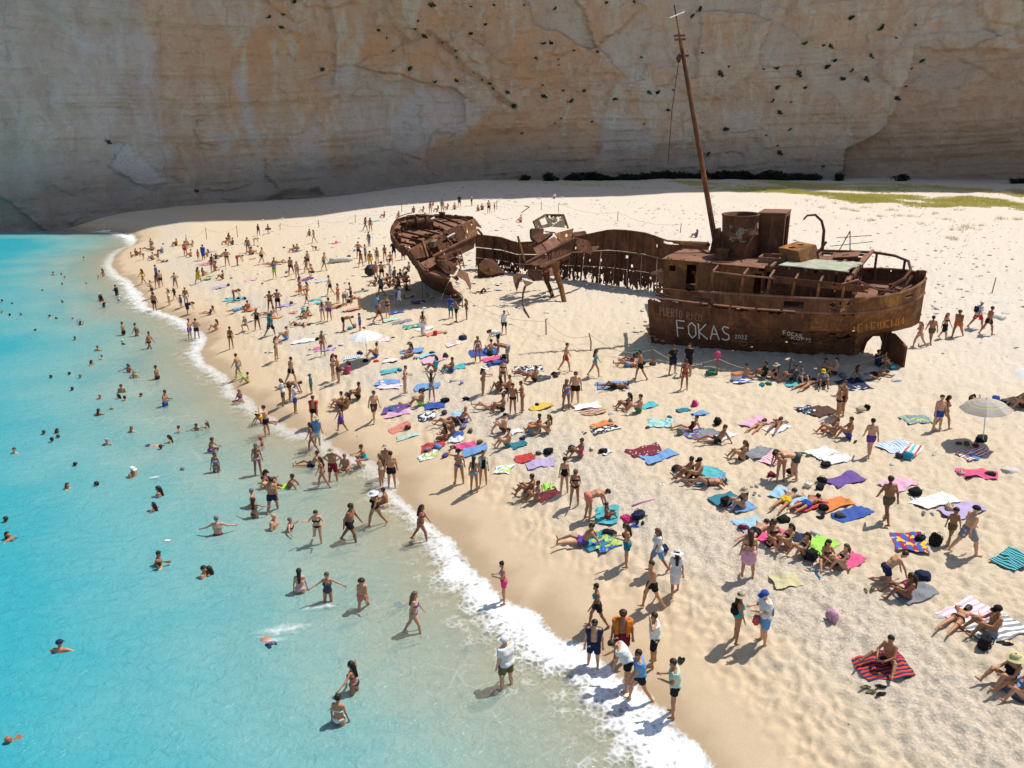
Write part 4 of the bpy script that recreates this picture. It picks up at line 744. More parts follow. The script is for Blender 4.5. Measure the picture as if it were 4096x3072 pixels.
quad('curled_plate', M_deck, [(1235, 1215, 60.5), (1280, 1100, 61.2), (1425, 1180, 60.9), (1390, 1310, 60.2)], 10, 8, None, 'z7', .06); quad('curled_plate', M_deck, [(1390, 1310, 60.2), (1425, 1180, 60.9), (1490, 1400, 60.2), (1475, 1465, 59.9)], 8, 6, None, 'z7', .06)
MB().tube([PY('z7', 560, 970, 60.7), PY('z7', 610, 1050, 60.5), PY('z7', 660, 1110, 60.4), PY('z7', 700, 1130, 60.6)], .1, 6).build('bent_pipe', M_deck, wreck)
for a_, b_, w_ in (((920, 430, 65), (1160, 665, 64), .06), ((975, 370, 65.4), (1215, 620, 64.4), .07), ((650, 610, 62.2), (740, 900, 61.6), .14), ((740, 285, 66.6), (850, 215, 67.5), .1), ((1080, 555, 64.4), (1205, 487, 65), .1), ((860, 930, 61), (1060, 985, 61.6), .08), ((1175, 1200, 60.6), (1250, 1090, 61), .08), ((1180, 1450, 59.6), (1330, 1560, 59.2), .1), ((700, 1010, 61), (745, 1160, 60.7), .12), ((690, 140, 69), (740, 260, 67), .12)):
    MB().beam(PY('z7', *a_), PY('z7', *b_), w_).build('broken_strut', M_white if w_ == .1 and a_[0] in (740, 1080) else M_deck, wreck)
lad = MB(); lad.beam(PY('z7', 1230, 760, 62.6), PY('z7', 1310, 1100, 61), .08).beam(PY('z7', 1310, 790, 62.8), PY('z7', 1370, 1080, 61.2), .08)
for q in range(7): lad.beam(PY('z7', 1240 + q * 11, 800 + q * 42, 62.4 - q * .2), PY('z7', 1315 + q * 8, 810 + q * 40, 62.6 - q * .2), .05)
lad.build('ladder', M_rust, wreck)
# anchor windlass on the foredeck
wl = PY('z7', 640, 330, 65.8); w_ = MB()
w_.tube([wl + Vector((-.9, 0, .1)), wl + Vector((.9, .3, .1))], [.3, .3], 12).tube([wl + Vector((-.5, 0, .1)), wl + Vector((-.35, .05, .1))], [.5, .5], 14).tube([wl + Vector((.35, .2, .1)), wl + Vector((.5, .2, .1))], [.5, .5], 14).box(wl + Vector((0, .3, -.2)), (1.6, .8, .5)).box(wl + Vector((.3, .5, .35)), (.3, .3, .7)).build('anchor_windlass', M_rust, wreck)
for u_, v_, y_ in ((350, 340, 65.2), (430, 320, 65.6), (250, 600, 62.4), (200, 520, 63.4), (960, 160, 69.2), (1010, 165, 69.2), (480, 220, 67.6), (560, 200, 68)):
    q = PY('z7', u_, v_, y_); MB().tube([q + Vector((0, 0, -.35)), q + Vector((0, 0, .1)), q + Vector((0, 0, .12)), q + Vector((0, 0, .2))], [.13, .13, .2, .18], 9).build('bollard', M_rust, wreck)
MB().plate([PY('z7', 770, 685, 62.8), PY('z7', 830, 640, 63.4), PY('z7', 905, 645, 63.4), PY('z7', 850, 690, 62.9)], .5).build('wreckage_block', M_pale, wreck)
wreck_parts = len(wreck.children)
# ---- loose wreckage lying on the sand
fg = link('hull_fragment', None, loc=ground('z7', 1830, 1230)); FL = Vector(fg.location)
def fq(u, v, y): return Vector(at_y('z7', u, v, y)) - FL
y0 = FL.y
MB().plate([fq(1620, 1180, y0), fq(1605, 1090, y0 + .4), fq(1700, 985, y0 + 1.0), fq(1860, 1010, y0 + 1.4), fq(2055, 1222, y0 + .2), fq(1735, 1262, y0 - .3)], .9).build('plating', M_rust, fg)
MB().plate([fq(1715, 1150, y0 - .72), fq(1790, 1085, y0 - .62), fq(1885, 1120, y0 - .6), fq(1900, 1190, y0 - .75), fq(1780, 1215, y0 - .85)], .06).build('ochre_patch', M_ochre, fg)
for v_ in (1175, 1220): MB().beam(fq(1610, v_, y0 - .2), fq(1700, v_ - 12, y0), .06).build('rib', M_deck, fg)
tag(fg, 'dark angular piece of hull lying in the shade behind the bow', 'wreckage')
for (f_, pts, lab) in (('c', [(80, 180), (110, 120), (150, 130)], 'twisted rusty girders standing on the sand behind the wreck'), ('z7', [(1580, 1500), (1660, 1495), (1710, 1440), (1750, 1500)], 'small dark scrap of twisted metal on sand beside the bow')):
    g = ground(f_, pts[0][0], pts[0][1] + 10); o = link('scrap_metal', None, loc=g); m_ = MB(); gl = Vector(g)
    for q in range(6):
        a = Vector(at_y(f_, *random.choice(pts), g[1] + random.uniform(-.3, .3))) - gl; b = Vector(at_y(f_, *random.choice(pts), g[1] + random.uniform(-.3, .3))) - gl
        if (a - b).length > .1: m_.beam(a, b, .1)
    m_.build('girder', M_rust, o); tag(o, lab, 'scrap metal')
# ================================================================== PEOPLE: one continuous surface per body, grown from posed tapered limbs
def surf_nets(fn, lo, hi, h):
    lo = np.asarray(lo, float); n = np.maximum(np.ceil((np.asarray(hi) - lo) / h).astype(int) + 1, 3)
    ax = [lo[q] + h * np.arange(n[q]) for q in range(3)]; G = np.stack(np.meshgrid(*ax, indexing='ij'), -1).astype(np.float32); D = fn(G)
    S = D < 0
    if not S.any(): return np.zeros((0, 3)), np.zeros((0, 4), int)
    c = [S[i:n[0] - 1 + i, j:n[1] - 1 + j, k_:n[2] - 1 + k_] for i in (0, 1) for j in (0, 1) for k_ in (0, 1)]; sm = sum(q.astype(np.int8) for q in c)
    act = (sm > 0) & (sm < 8); ids = -np.ones(act.shape, int); I = np.argwhere(act); ids[act] = np.arange(len(I))
    acc = np.zeros((len(I), 3)); cnt = np.zeros(len(I))
    cor = [(i, j, k_) for i in (0, 1) for j in (0, 1) for k_ in (0, 1)]
    dv = [D[I[:, 0] + a, I[:, 1] + b, I[:, 2] + d] for a, b, d in cor]
    for p in range(8):
        for q in range(p + 1, 8):
            df = [cor[q][r] - cor[p][r] for r in range(3)]
            if sum(map(abs, df)) != 1: continue
            m = (dv[p] < 0) != (dv[q] < 0); t = np.where(m, dv[p] / (dv[p] - dv[q] + 1e-12), 0)
            acc += np.where(m[:, None], np.array(cor[p]) + t[:, None] * np.array(df), 0); cnt += m
    V = lo + h * (I + acc / cnt[:, None]); F = []
    for a in range(3):
        b, d = (a + 1) % 3, (a + 2) % 3; sl0 = [slice(None)] * 3; sl1 = [slice(None)] * 3; sl0[a] = slice(0, -1); sl1[a] = slice(1, None)
        s0, s1 = S[tuple(sl0)], S[tuple(sl1)]; E = np.argwhere(s0 != s1); ok = (E[:, b] > 0) & (E[:, d] > 0) & (E[:, b] < n[b] - 1) & (E[:, d] < n[d] - 1); E = E[ok]
        o = []
        for db, dd in ((-1, -1), (0, -1), (0, 0), (-1, 0)):
            e = E.copy(); e[:, b] += db; e[:, d] += dd; o.append(ids[e[:, 0], e[:, 1], e[:, 2]])
        q = np.stack(o, -1); fl = s0[E[:, 0], E[:, 1], E[:, 2]]; q = np.where(fl[:, None], q, q[:, ::-1]); F.append(q)
    F = np.concatenate(F); return V, F[(F >= 0).all(1)]
def rcone(G, a, b, ra, rb):
    a = np.asarray(a, np.float32); b = np.asarray(b, np.float32); ba = b - a; l2 = float(ba @ ba) + 1e-9
    t = np.clip(((G - a) @ ba) / l2, 0, 1); d = G - (a + t[..., None] * ba); return np.sqrt((d * d).sum(-1)) - (ra + (rb - ra) * t)
def smin(a, b, k): h = np.clip(.5 + .5 * (b - a) / k, 0, 1); return b + (a - b) * h - k * h * (1 - h)
nv = lambda v: np.asarray(v, float) / (np.linalg.norm(v) + 1e-9)
# a pose: directions as (outward, forward, up) for upper and lower limb; trunk and head likewise (sideways, forward, up)
DN = (.06, 0, -1)
A0 = [(.22, -.05, -1), (.10, .18, -1)]
POSES = {
 'st': dict(t=(0, .03, 1), h=(0, .12, 1), a=[A0, [(.2, .1, -1), (.1, .3, -1)]], l=[[(.07, .06, -1), (.05, -.05, -1)], [(.09, -.04, -1), (.06, -.06, -1)]]),
 'hp': dict(t=(0, -.02, 1), h=(0, .1, 1), a=[[(.85, -.25, -.8), (-.75, .35, -.4)], [(.85, -.25, -.8), (-.75, .35, -.4)]], l=[[(.12, .05, -1), (.08, -.04, -1)], [(.14, -.03, -1), (.1, -.06, -1)]]),
 'wk': dict(t=(0, .08, 1), h=(0, .2, 1), a=[[(.18, .4, -1), (.05, .6, -1)], [(.18, -.45, -1), (.1, -.1, -1)]], l=[[(.04, -.38, -1), (.03, -.6, -1)], [(.04, .45, -1), (.03, .12, -1)]]),
 'rn': dict(t=(0, .22, 1), h=(0, .3, 1), a=[[(.5, .2, -.7), (.1, .9, .3)], [(.6, -.3, -.8), (.4, .5, .2)]], l=[[(.05, .15, -1), (.03, -.05, -1)], [(.1, .1, -1), (.1, -1, -.35)]]),
 'ph': dict(t=(0, .05, 1), h=(0, .35, 1), a=[[(.2, .25, -1), (-.35, 1, .15)], [(.2, .25, -1), (-.3, 1, .1)]], l=[[(.07, .06, -1), (.05, -.05, -1)], [(.1, -.05, -1), (.06, -.05, -1)]]),
 'hd': dict(t=(0, .02, 1), h=(0, .2, 1), a=[[(.7, .35, .1), (-.55, .2, .85)], A0], l=[[(.08, .1, -1), (.05, -.03, -1)], [(.1, -.1, -1), (.06, -.1, -1)]]),
 'ao': dict(t=(.02, .06, 1), h=(0, .15, 1), a=[[(1, .15, -.55), (1, .4, -.35)], [(1, .2, -.5), (.9, .5, -.3)]], l=[[(.08, .1, -1), (.05, -.05, -1)], [(.1, -.08, -1), (.06, -.1, -1)]]),
 'up': dict(t=(0, 0, 1), h=(0, .1, 1), a=[[(.5, .1, 1), (-.75, .1, .7)], [(.5, .1, 1), (-.75, .1, .7)]], l=[[(.08, .04, -1), (.05, -.05, -1)], [(.1, -.04, -1), (.06, -.05, -1)]]),
 'bd': dict(t=(0, 1, .22), h=(0, 1, -.1), a=[[(.08, .25, -1), (0, .3, -1)], [(.12, .35, -1), (0, .4, -1)]], l=[[(.08, .06, -1), (.05, -.14, -1)], [(.1, .14, -1), (.06, -.1, -1)]]),
 'bd2': dict(t=(0, .5, .85), h=(0, 1, .3), a=[[(.2, .2, -1), (0, .25, -1)], [(.2, .3, -1), (-.1, .7, -.5)]], l=[[(.1, .05, -1), (.06, -.06, -1)], [(.1, -.05, -1), (.06, -.06, -1)]]),
 'sk': dict(t=(0, -.18, 1), h=(0, .25, 1), a=[[(.25, .75, -.75), (-.3, .95, .12)], [(.28, .7, -.8), (-.3, .95, .05)]], l=[[(.16, .8, .8), (.05, .55, -.85)], [(.2, .85, .72), (.06, .6, -.78)]]),
 'sl': dict(t=(0, -.65, 1), h=(0, .1, 1), a=[[(.2, -.6, -.85), (.1, -.45, -.9)], [(.25, -.6, -.85), (.1, -.4, -.9)]], l=[[(.1, 1, .04), (.08, 1, -.04)], [(.14, 1, .35), (.08, .85, -.38)]]),
 'sx': dict(t=(0, .12, 1), h=(0, .3, 1), a=[[(.25, .5, -1), (-.2, .95, -.2)], [(.25, .45, -1), (-.2, .95, -.15)]], l=[[(.75, .8, .08), (-.95, .15, -.15)], [(.75, .8, .08), (-.95, .3, -.12)]]),
 'sp': dict(t=(0, .10, 1), h=(0, .3, 1), a=[[(.3, .7, -.85), (-.45, .8, -.3)], [(.35, .7, -.85), (-.45, .8, -.3)]], l=[[(.75, .9, .45), (.35, .9, -.55)], [(.75, .9, .45), (.35, .85, -.55)]]),
 'sq': dict(t=(0, .25, 1), h=(0, .35, 1), a=[[(.2, .7, -.8), (-.3, .9, 0)], [(.2, .7, -.8), (-.3, .9, 0)]], l=[[(.35, .9, .1), (0, -.45, -1)], [(.35, .9, .1), (0, -.45, -1)]]),
 'kn': dict(t=(0, .75, .8), h=(0, .7, .5), a=[[(.15, .5, -1), (0, .3, -1)], [(.15, .6, -1), (0, .35, -1)]], l=[[(.1, .35, -1), (.05, -1, -.1)], [(.12, .35, -1), (.05, -1, -.1)]]),
 'lp': dict(t=(0, 1, .1), h=(0, 1, .35), a=[[(.75, .7, -.15), (-.55, .85, -.1)], [(.75, .7, -.15), (-.55, .85, -.1)]], l=[[(.1, -1, .0), (.05, -1, -.02)], [(.14, -1, .0), (.06, -1, -.02)]]),
 'ls': dict(t=(0, -1, .08), h=(0, -1, .25), a=[[(.9, -.3, -.05), (-.5, .3, .5)], [(.35, 1, .0), (.1, 1, .02)]], l=[[(.1, 1, .75), (.05, .75, -.75)], [(.14, 1, .05), (.1, 1, -.03)]]),
 'cr': dict(t=(0, 1, .12), h=(0, .8, .6), a=[[(.1, .1, -1), (0, .1, -1)], [(.1, .1, -1), (0, .1, -1)]], l=[[(.1, .1, -1), (.05, -1, -.1)], [(.1, .2, -1), (.05, -1, -.1)]]),
 's2': dict(t=(0, 1, .25), h=(0, .5, .9), a=[[(.75, .9, -.05), (.3, 1, .05)], [(.95, .5, -.1), (.9, .6, .0)]], l=[[(.2, -1, -.1), (.1, -1, -.2)], [(.25, -1, -.15), (.1, -1, -.3)]]),
 's3': dict(t=(0, -.85, .6), h=(0, -.3, 1), a=[[(.9, -.2, -.3), (.6, .1, -.3)], [(.9, .1, -.3), (.6, .3, -.2)]], l=[[(.15, 1, .02), (.1, 1, .15)], [(.1, 1, -.15), (.1, 1, -.1)]]),
 's4': dict(t=(0, 1, .02), h=(0, 1, -.2), a=[[(.5, 1, 0), (.1, 1, -.1)], [(.6, -.6, 0), (.3, -1, 0)]], l=[[(.1, -1, .02), (.05, -1, .08)], [(.14, -1, -.05), (.06, -1, .0)]]),
}
SEX = dict(m=dict(H=1.77, sh=.172, hipw=.085, hipr=.108, wr=.112, cr=.118, bust=0, arm=1., leg=1.), f=dict(H=1.66, sh=.150, hipw=.092, hipr=.116, wr=.088, cr=.098, bust=1, arm=.82, leg=.98), c=dict(H=1.25, sh=.150, hipw=.082, hipr=.100, wr=.10, cr=.10, bust=0, arm=.82, leg=.86))
def skeleton(pose, sex):
    q = POSES[pose]; x = SEX[sex]; fl = lambda v, s: np.array([v[0] * s, -v[1], v[2]])            # body faces -Y
    t = nv(fl(q['t'], 1)); side = nv(np.cross(t, [0, 1, 0]) if abs(t[1]) < .9 else np.array([1., 0, 0])); side = nv(np.array([1., 0, 0]) - t * t[0]); fr = nv(np.cross(t, side)) 
    if fr @ np.array([0, -t[2], t[1]]) < 0: fr = -fr
    J = dict(P=np.zeros(3), t=t, side=side, fr=fr); J['ch'] = .30 * t; J['neck'] = .49 * t; hd = nv(fl(q['h'], 1)); J['hd'] = hd; hf = nv(-np.array([0, 1, 0]) - hd * (-hd[1])) if abs(hd[1]) < .97 else fr
    if pose in ('ls', 's3'): hf = nv(fr - hd * (fr @ hd))
    if pose in ('lp', 's4', 'bd', 'bd2', 'kn', 'cr', 's2'): hf = nv(fr - hd * (fr @ hd))
    J['hf'] = hf; J['head'] = J['neck'] + .155 * hd
    for n_, s in ((0, 1), (1, -1)):
        J['sh%d' % n_] = .445 * t + s * x['sh'] * side; u, w = q['a'][n_]; J['el%d' % n_] = J['sh%d' % n_] + .285 * nv(fl(u, s)); wd_ = nv(fl(w, s)); J['wr%d' % n_] = J['el%d' % n_] + .245 * wd_; J['hn%d' % n_] = J['wr%d' % n_] + .075 * wd_; J['wd%d' % n_] = wd_
        J['hp%d' % n_] = -.035 * t + s * x['hipw'] * side; u, w = q['l'][n_]; J['kn%d' % n_] = J['hp%d' % n_] + .435 * nv(fl(u, s)); sd = nv(fl(w, s)); J['an%d' % n_] = J['kn%d' % n_] + .415 * sd
        J['sd%d' % n_] = sd; ff = nv(np.array([s * .18, -1, 0.])) ; ff = ff - sd * (ff @ sd)
        if np.linalg.norm(ff) < .35: ff = np.array([0, 0, 1.]) if pose in ('sl', 'ls', 's3') else sd
        if pose in ('lp', 's2', 's4', 'kn', 'cr'): ff = nv(sd * .9 + np.array([0, 0, -.25]))
        ff = nv(ff); J['toe%d' % n_] = J['an%d' % n_] + .045 * sd + .15 * ff; J['heel%d' % n_] = J['an%d' % n_] + .05 * sd - .03 * ff
    return J
def torso_prims(J, x):
    t, s, f = J['t'], J['side'], J['fr']; L_ = []
    L_.append((-.02 * t - s * x['hipw'] * .75, -.02 * t + s * x['hipw'] * .75, x['hipr'], x['hipr']))
    L_.append((.13 * t - s * .045, .13 * t + s * .045, x['wr'], x['wr'])); L_.append((.29 * t - s * .075 - f * .005, .29 * t + s * .075 - f * .005, x['cr'], x['cr']))
    L_.append((.425 * t - s * x['sh'] * .78 - f * .012, .425 * t + s * x['sh'] * .78 - f * .012, .062, .062)); L_.append((.40 * t, .51 * t, .075, .052))
    for k_ in (-1, 1): L_.append((-.055 * t + k_ * s * .07 - f * .05, -.055 * t + k_ * s * .07 - f * .05, .085, .085))
    if x['bust']:
        for k_ in (-1, 1): L_.append((.30 * t + k_ * s * .072 + f * .085, .285 * t + k_ * s * .075 + f * .09, .058, .06))
    return L_
def sd_union(G, prims, k, off=0.):
    d = None
    for a, b, ra, rb in prims:
        e = rcone(G, a, b, ra + off, rb + off); d = e if d is None else smin(d, e, k)
    return d
def limb_prims(J, x):
    L_ = []; g = x['arm']; l = x['leg']
    for n_ in (0, 1):
        L_ += [(J['sh%d' % n_], J['el%d' % n_], .052 * g, .040 * g), (J['el%d' % n_], J['wr%d' % n_], .041 * g, .027 * g), (J['wr%d' % n_], J['hn%d' % n_], .027 * g, .030 * g)]
        L_ += [(J['hp%d' % n_], J['kn%d' % n_], .092 * l, .057 * l), (J['kn%d' % n_], J['an%d' % n_], .055 * l, .037 * l), (J['kn%d' % n_] * .72 + J['an%d' % n_] * .28 - np.array([0, -.014, 0]), J['kn%d' % n_] * .5 + J['an%d' % n_] * .5, .054 * l, .045 * l), (J['heel%d' % n_], J['toe%d' % n_], .037, .028)]
    return L_
def head_prims(J):
    c, h, f = J['head'], J['hd'], J['hf']; s = nv(np.cross(h, f)); return [(c - .035 * h + .012 * f, c + .035 * h - .012 * f, .068, .088), (c - .075 * h + .045 * f, c - .04 * h + .05 * f, .038, .045), (c - .005 * h + .092 * f, c - .028 * h + .102 * f, .012, .017), (c + s * .082 - .012 * h, c + s * .085 + .012 * h, .018, .018), (c - s * .082 - .012 * h, c - s * .085 + .012 * h, .018, .018)]
def finger_mesh(J, x):
    V = []; F = []; r = .0085
    for n_, sg in ((0, 1), (1, -1)):
        w = J['wd%d' % n_]; o = J['wr%d' % n_] + w * .085; lat = nv(np.cross(w, J['fr']) + 1e-3); nr = nv(np.cross(lat, w))
        for q, (off, ln) in enumerate(((-.027, .062), (-.009, .074), (.009, .078), (.027, .068), (.04, .05))):
            th = q == 4; base = (J['wr%d' % n_] + w * .03 + lat * .03) if th else o + lat * off; d1 = nv(w + lat * .9 + nr * .3) if th else nv(w + lat * off * 2); d2 = nv(d1 + nr * .7); p1 = base + d1 * ln * .55; p2 = p1 + d2 * ln * .5; k0 = len(V)
            for p, rr in ((base, r * 1.2), (p1, r * 1.05), (p2, r * .7)):
                for (a, b) in ((1, 0), (0, 1), (-1, 0), (0, -1)): V.append(p + (lat * a + nr * b) * rr)
            for k_ in (0, 1):
                for a in range(4): F.append((k0 + k_ * 4 + a, k0 + k_ * 4 + (a + 1) % 4, k0 + k_ * 4 + 4 + (a + 1) % 4, k0 + k_ * 4 + 4 + a))
            F.append((k0 + 8, k0 + 9, k0 + 10, k0 + 11))
    return np.array(V), np.array(F)
_bc = {}
def bounds(prims, m): A_ = np.array([p[0] for p in prims] + [p[1] for p in prims]); R_ = max(max(p[2], p[3]) for p in prims) + m; return A_.min(0) - R_, A_.max(0) + R_
def body(pose, sex, res=.0215):
    key = (pose, sex, res)
    if key in _bc: return _bc[key]
    x = SEX[sex]; J = skeleton(pose, sex); T_ = torso_prims(J, x); Lm = limb_prims(J, x); Hd = head_prims(J)
    hs = 1.25 if sex == 'c' else 1.
    if hs != 1: Hd = [(J['head'] + (a - J['head']) * hs, J['head'] + (b - J['head']) * hs, ra * hs, rb * hs) for a, b, ra, rb in Hd]
    def fn(G):
        d = sd_union(G, T_, .06)
        for p in Lm: d = smin(d, rcone(G, *p), .028)
        e = sd_union(G, Hd, .03); return smin(d, e, .02)
    lo, hi = bounds(T_ + Lm + Hd, .03); V, F = surf_nets(fn, lo, hi, res); fv, ff = finger_mesh(J, x)
    s = x['H'] / 1.755 * (1 if sex != 'c' else 1.0); z0 = V[:, 2].min()
    Va = np.concatenate([V, fv]); Fa = np.concatenate([F, ff + len(V)])
    me = np_mesh('person', (Va - [0, 0, z0]) * s, Fa); _bc[key] = (me, J, x, s, z0, Hd); return _bc[key]
_gc = {}
def garment(kind, pose, sex, res=.02):
    key = (kind, pose, sex, res)
    if key in _gc: return _gc[key]
    me, J, x, s, z0, Hd = body(pose, sex, .0215 if res == .02 else .036); t, sd_, f = J['t'], J['side'], J['fr']; T_ = torso_prims(J, x); Lm = limb_prims(J, x); h = res
    thigh = lambda fr_, o: [(J['hp%d' % n_], J['hp%d' % n_] * (1 - fr_) + J['kn%d' % n_] * fr_, .092 * x['leg'] + o, .092 * x['leg'] * (1 - fr_) + .057 * fr_ + o * 1.25) for n_ in (0, 1)]
    hips = [T_[0], T_[5], T_[6]]; c, hdv, hf = J['head'], J['hd'], J['hf']; hs = 1.25 if sex == 'c' else 1.
    along = lambda G, v: (G @ np.asarray(v, np.float32))
    if kind in ('swim_shorts', 'long_shorts'):
        fr_ = .5 if kind == 'swim_shorts' else .82; pr = [(a, b, ra + .014, rb + .014) for a, b, ra, rb in hips] + thigh(fr_, .026)
        ends = [(J['kn%d' % n_] - J['hp%d' % n_], J['hp%d' % n_] * (1 - fr_) + J['kn%d' % n_] * fr_) for n_ in (0, 1)]
        def fn(G):
            d = sd_union(G, pr[:3], .05)
            for p, (dv_, e) in zip(pr[3:], ends): d = smin(d, np.maximum(rcone(G, *p), (G - e.astype(np.float32)) @ nv(dv_).astype(np.float32)), .02)
            return np.maximum(d, along(G, t) - .075)
    elif kind in ('swim_brief', 'bikini_bottom'):
        pr = [(a, b, ra + .013, rb + .013) for a, b, ra, rb in hips] + thigh(.12, .013); k_ = .75 if kind == 'bikini_bottom' else .25
        def fn(G): d = sd_union(G, pr, .05); a_ = along(G, t); return np.maximum(np.maximum(d, a_ - .035), -.105 + k_ * np.abs(along(G, sd_)) - a_)
    elif kind == 'bikini_top':
        pr = [(a, b, ra + .013, rb + .013) for a, b, ra, rb in T_[1:]]
        def fn(G): a_ = along(G, t); fr2 = along(G, f); hi_ = np.where(fr2 > .03, .345 - .25 * np.maximum(0, np.abs(np.abs(along(G, sd_)) - .07) - .03), .30); return np.maximum(np.maximum(sd_union(G, pr, .05), a_ - hi_), .255 - a_)
    elif kind == 'one_piece':
        pr = [(a, b, ra + .012, rb + .012) for a, b, ra, rb in T_]
        def fn(G): a_ = along(G, t); fr2 = along(G, f); hi_ = np.where(fr2 > .0, .37, .26) + 0 * a_; return np.maximum(np.maximum(sd_union(G, pr, .05), a_ - hi_), -.105 + .6 * np.abs(along(G, sd_)) - a_)
    elif kind in ('tshirt', 'tank_top'):
        pr = [(a, b, ra + .028, rb + .028) for a, b, ra, rb in T_]; sl_ = .55 if kind == 'tshirt' else .12
        ar = [(J['sh%d' % n_], J['sh%d' % n_] * (1 - sl_) + J['el%d' % n_] * sl_, .075, .07) for n_ in (0, 1)]
        def fn(G): return np.maximum(np.maximum(smin(sd_union(G, pr, .06), np.minimum(rcone(G, *ar[0]), rcone(G, *ar[1])), .02), along(G, t) - .485), -.085 - along(G, t))
    elif kind in ('sundress', 'long_shirt'):
        pr = [(a, b, ra + .028, rb + .028) for a, b, ra, rb in T_]; kc = (J['kn0'] + J['kn1']) / 2; sk_ = [((J['hp0'] + J['hp1']) / 2 * .3, kc * .85, .15, .17), (J['hp0'], J['kn0'] * .8, .1, .11), (J['hp1'], J['kn1'] * .8, .1, .11)]
        ar = [(J['sh%d' % n_], J['sh%d' % n_] * .4 + J['el%d' % n_] * .6, .07, .06) for n_ in (0, 1)]
        def fn(G):
            d = smin(sd_union(G, pr, .06), sd_union(G, sk_, .06), .05); d = np.maximum(d, along(G, t) - (.46 if kind == 'long_shirt' else .40))
            return smin(d, np.minimum(rcone(G, *ar[0]), rcone(G, *ar[1])), .02) if kind == 'long_shirt' else d
    elif kind in ('skirt', 'long_skirt'):
        fr_ = .75 if kind == 'skirt' else 1.; kc = (J['kn0'] + J['kn1']) / 2; ac = (J['an0'] + J['an1']) / 2; sk_ = [(.03 * t, kc * fr_, .13, .165)] + thigh(.6, .03) + ([(kc, ac * .93, .165, .20)] if kind == 'long_skirt' else [])
        def fn(G): return np.maximum(sd_union(G, sk_, .06), along(G, t) - .06)
    elif kind == 'towel':                                            # worn over the shoulders
        pr = [(a, b, ra + .045, rb + .045) for a, b, ra, rb in T_]; ar = [(J['sh%d' % n_], J['sh%d' % n_] * .7 + J['el%d' % n_] * .3, .075, .07) for n_ in (0, 1)]
        def fn(G):
            a_ = along(G, t); d = smin(sd_union(G, pr, .07), np.minimum(rcone(G, *ar[0]), rcone(G, *ar[1])), .04); opn = np.where(along(G, f) > 0, .095 - np.abs(along(G, sd_)), -1.)
            return np.maximum(np.maximum(np.maximum(d, a_ - .47), .0 - a_ + .03 * np.sin(40 * along(G, sd_))), opn)
    elif kind in ('short_hair', 'long_hair', 'hair_bun'):
        pr = [(c + (a - c), c + (b - c), (ra + .012 * hs), (rb + .016 * hs)) for a, b, ra, rb in Hd[:1]]
        ex = []
        if kind == 'long_hair': ex = [(c - hf * .06 * hs + hdv * .01, c - hf * .085 * hs - hdv * .10, .075 * hs, .07), (c - hf * .085 - hdv * .10, J['ch'] * .92 - f * .13, .07, .05)]
        if kind == 'hair_bun': ex = [(c + hdv * .085 * hs - hf * .06, c + hdv * .10 * hs - hf * .07, .045, .045)]
        def fn(G):
            d = sd_union(G, pr, .02); r_ = (G - c.astype(np.float32)); fa = r_ @ hf.astype(np.float32); ha = r_ @ hdv.astype(np.float32)
            d = np.maximum(d, np.where(fa > .0, .045 + .25 * fa - ha, -.06 - ha)); d = np.maximum(d, fa - .075 * hs)
            for e in ex: d = smin(d, rcone(G, *e), .03)
            return d
        V, F = surf_nets(fn, c - .34 * np.ones(3) * 1.2, c + .22 * np.ones(3), .016 if res == .02 else .03)
        _gc[key] = np_mesh(kind, (V - [0, 0, z0]) * s, F) if len(V) else None; return _gc[key]
    elif kind == 'sunglasses':
        side = nv(np.cross(hdv, hf)); V = []; F = []; ang = np.linspace(-1.5, 1.5, 13)
        for a in ang:
            hgt_ = .021 if abs(a) < .8 else .007
            for z_, rr in ((-hgt_, .094), (hgt_, .094), (hgt_, .088), (-hgt_, .088)): V.append(c + hdv * (.012 + z_) * hs + (hf * math.cos(a) * 1.03 + side * math.sin(a)) * rr * hs)
        for q in range(12):
            for e_ in range(4): F.append((q * 4 + e_, q * 4 + (e_ + 1) % 4, q * 4 + 4 + (e_ + 1) % 4, q * 4 + 4 + e_))
        _gc[key] = np_mesh(kind, (np.array(V) - [0, 0, z0]) * s, np.array(F)); return _gc[key]
    elif kind in ('cap', 'sun_hat'):
        side = nv(np.cross(hdv, hf)); V = []; F = []; R_ = .108 * hs; cc = c + .012 * hdv
        rings = [(R_, .0), (R_ * .98, .045), (R_ * .8, .085), (R_ * .45, .108), (.005, .115)] if kind == 'cap' else [(R_ * 2.0, -.01), (R_ * 1.5, .015), (R_ * 1.03, .03), (R_ * 1.0, .075), (R_ * .8, .11), (R_ * .4, .122), (.005, .124)]
        for r_, z_ in rings:
            for q in range(16): a = 2 * math.pi * q / 16; V.append(cc + hdv * (z_ * hs + (.012 * math.sin(3 * a) if r_ > R_ * 1.4 else 0)) + (hf * math.cos(a) + side * math.sin(a)) * r_)
        for q in range(len(rings) - 1):
            for a in range(16): F.append((q * 16 + a, q * 16 + (a + 1) % 16, q * 16 + 16 + (a + 1) % 16, q * 16 + 16 + a))
        if kind == 'cap':
            k0 = len(V)
            for rr, zz_ in ((R_ * .95, .012), (R_ * 1.75, -.012)):
                for q in range(7): a = -.85 + 1.7 * q / 6; w = rr if rr < R_ else R_ * (1.0 + .72 * math.cos(a) ** .5); V.append(cc + hdv * zz_ + (hf * math.cos(a) + side * math.sin(a) * .95) * w)
            for q in range(6): F.append((k0 + q, k0 + q + 1, k0 + 8 + q, k0 + 7 + q))
        _gc[key] = np_mesh(kind, (np.array(V) - [0, 0, z0]) * s, np.array(F)); return _gc[key]
    lo, hi = bounds(T_ + Lm, .06); V, F = surf_nets(fn, lo, hi, h)
    _gc[key] = np_mesh(kind, (V - [0, 0, z0]) * s, F) if len(V) else None
    return _gc[key]
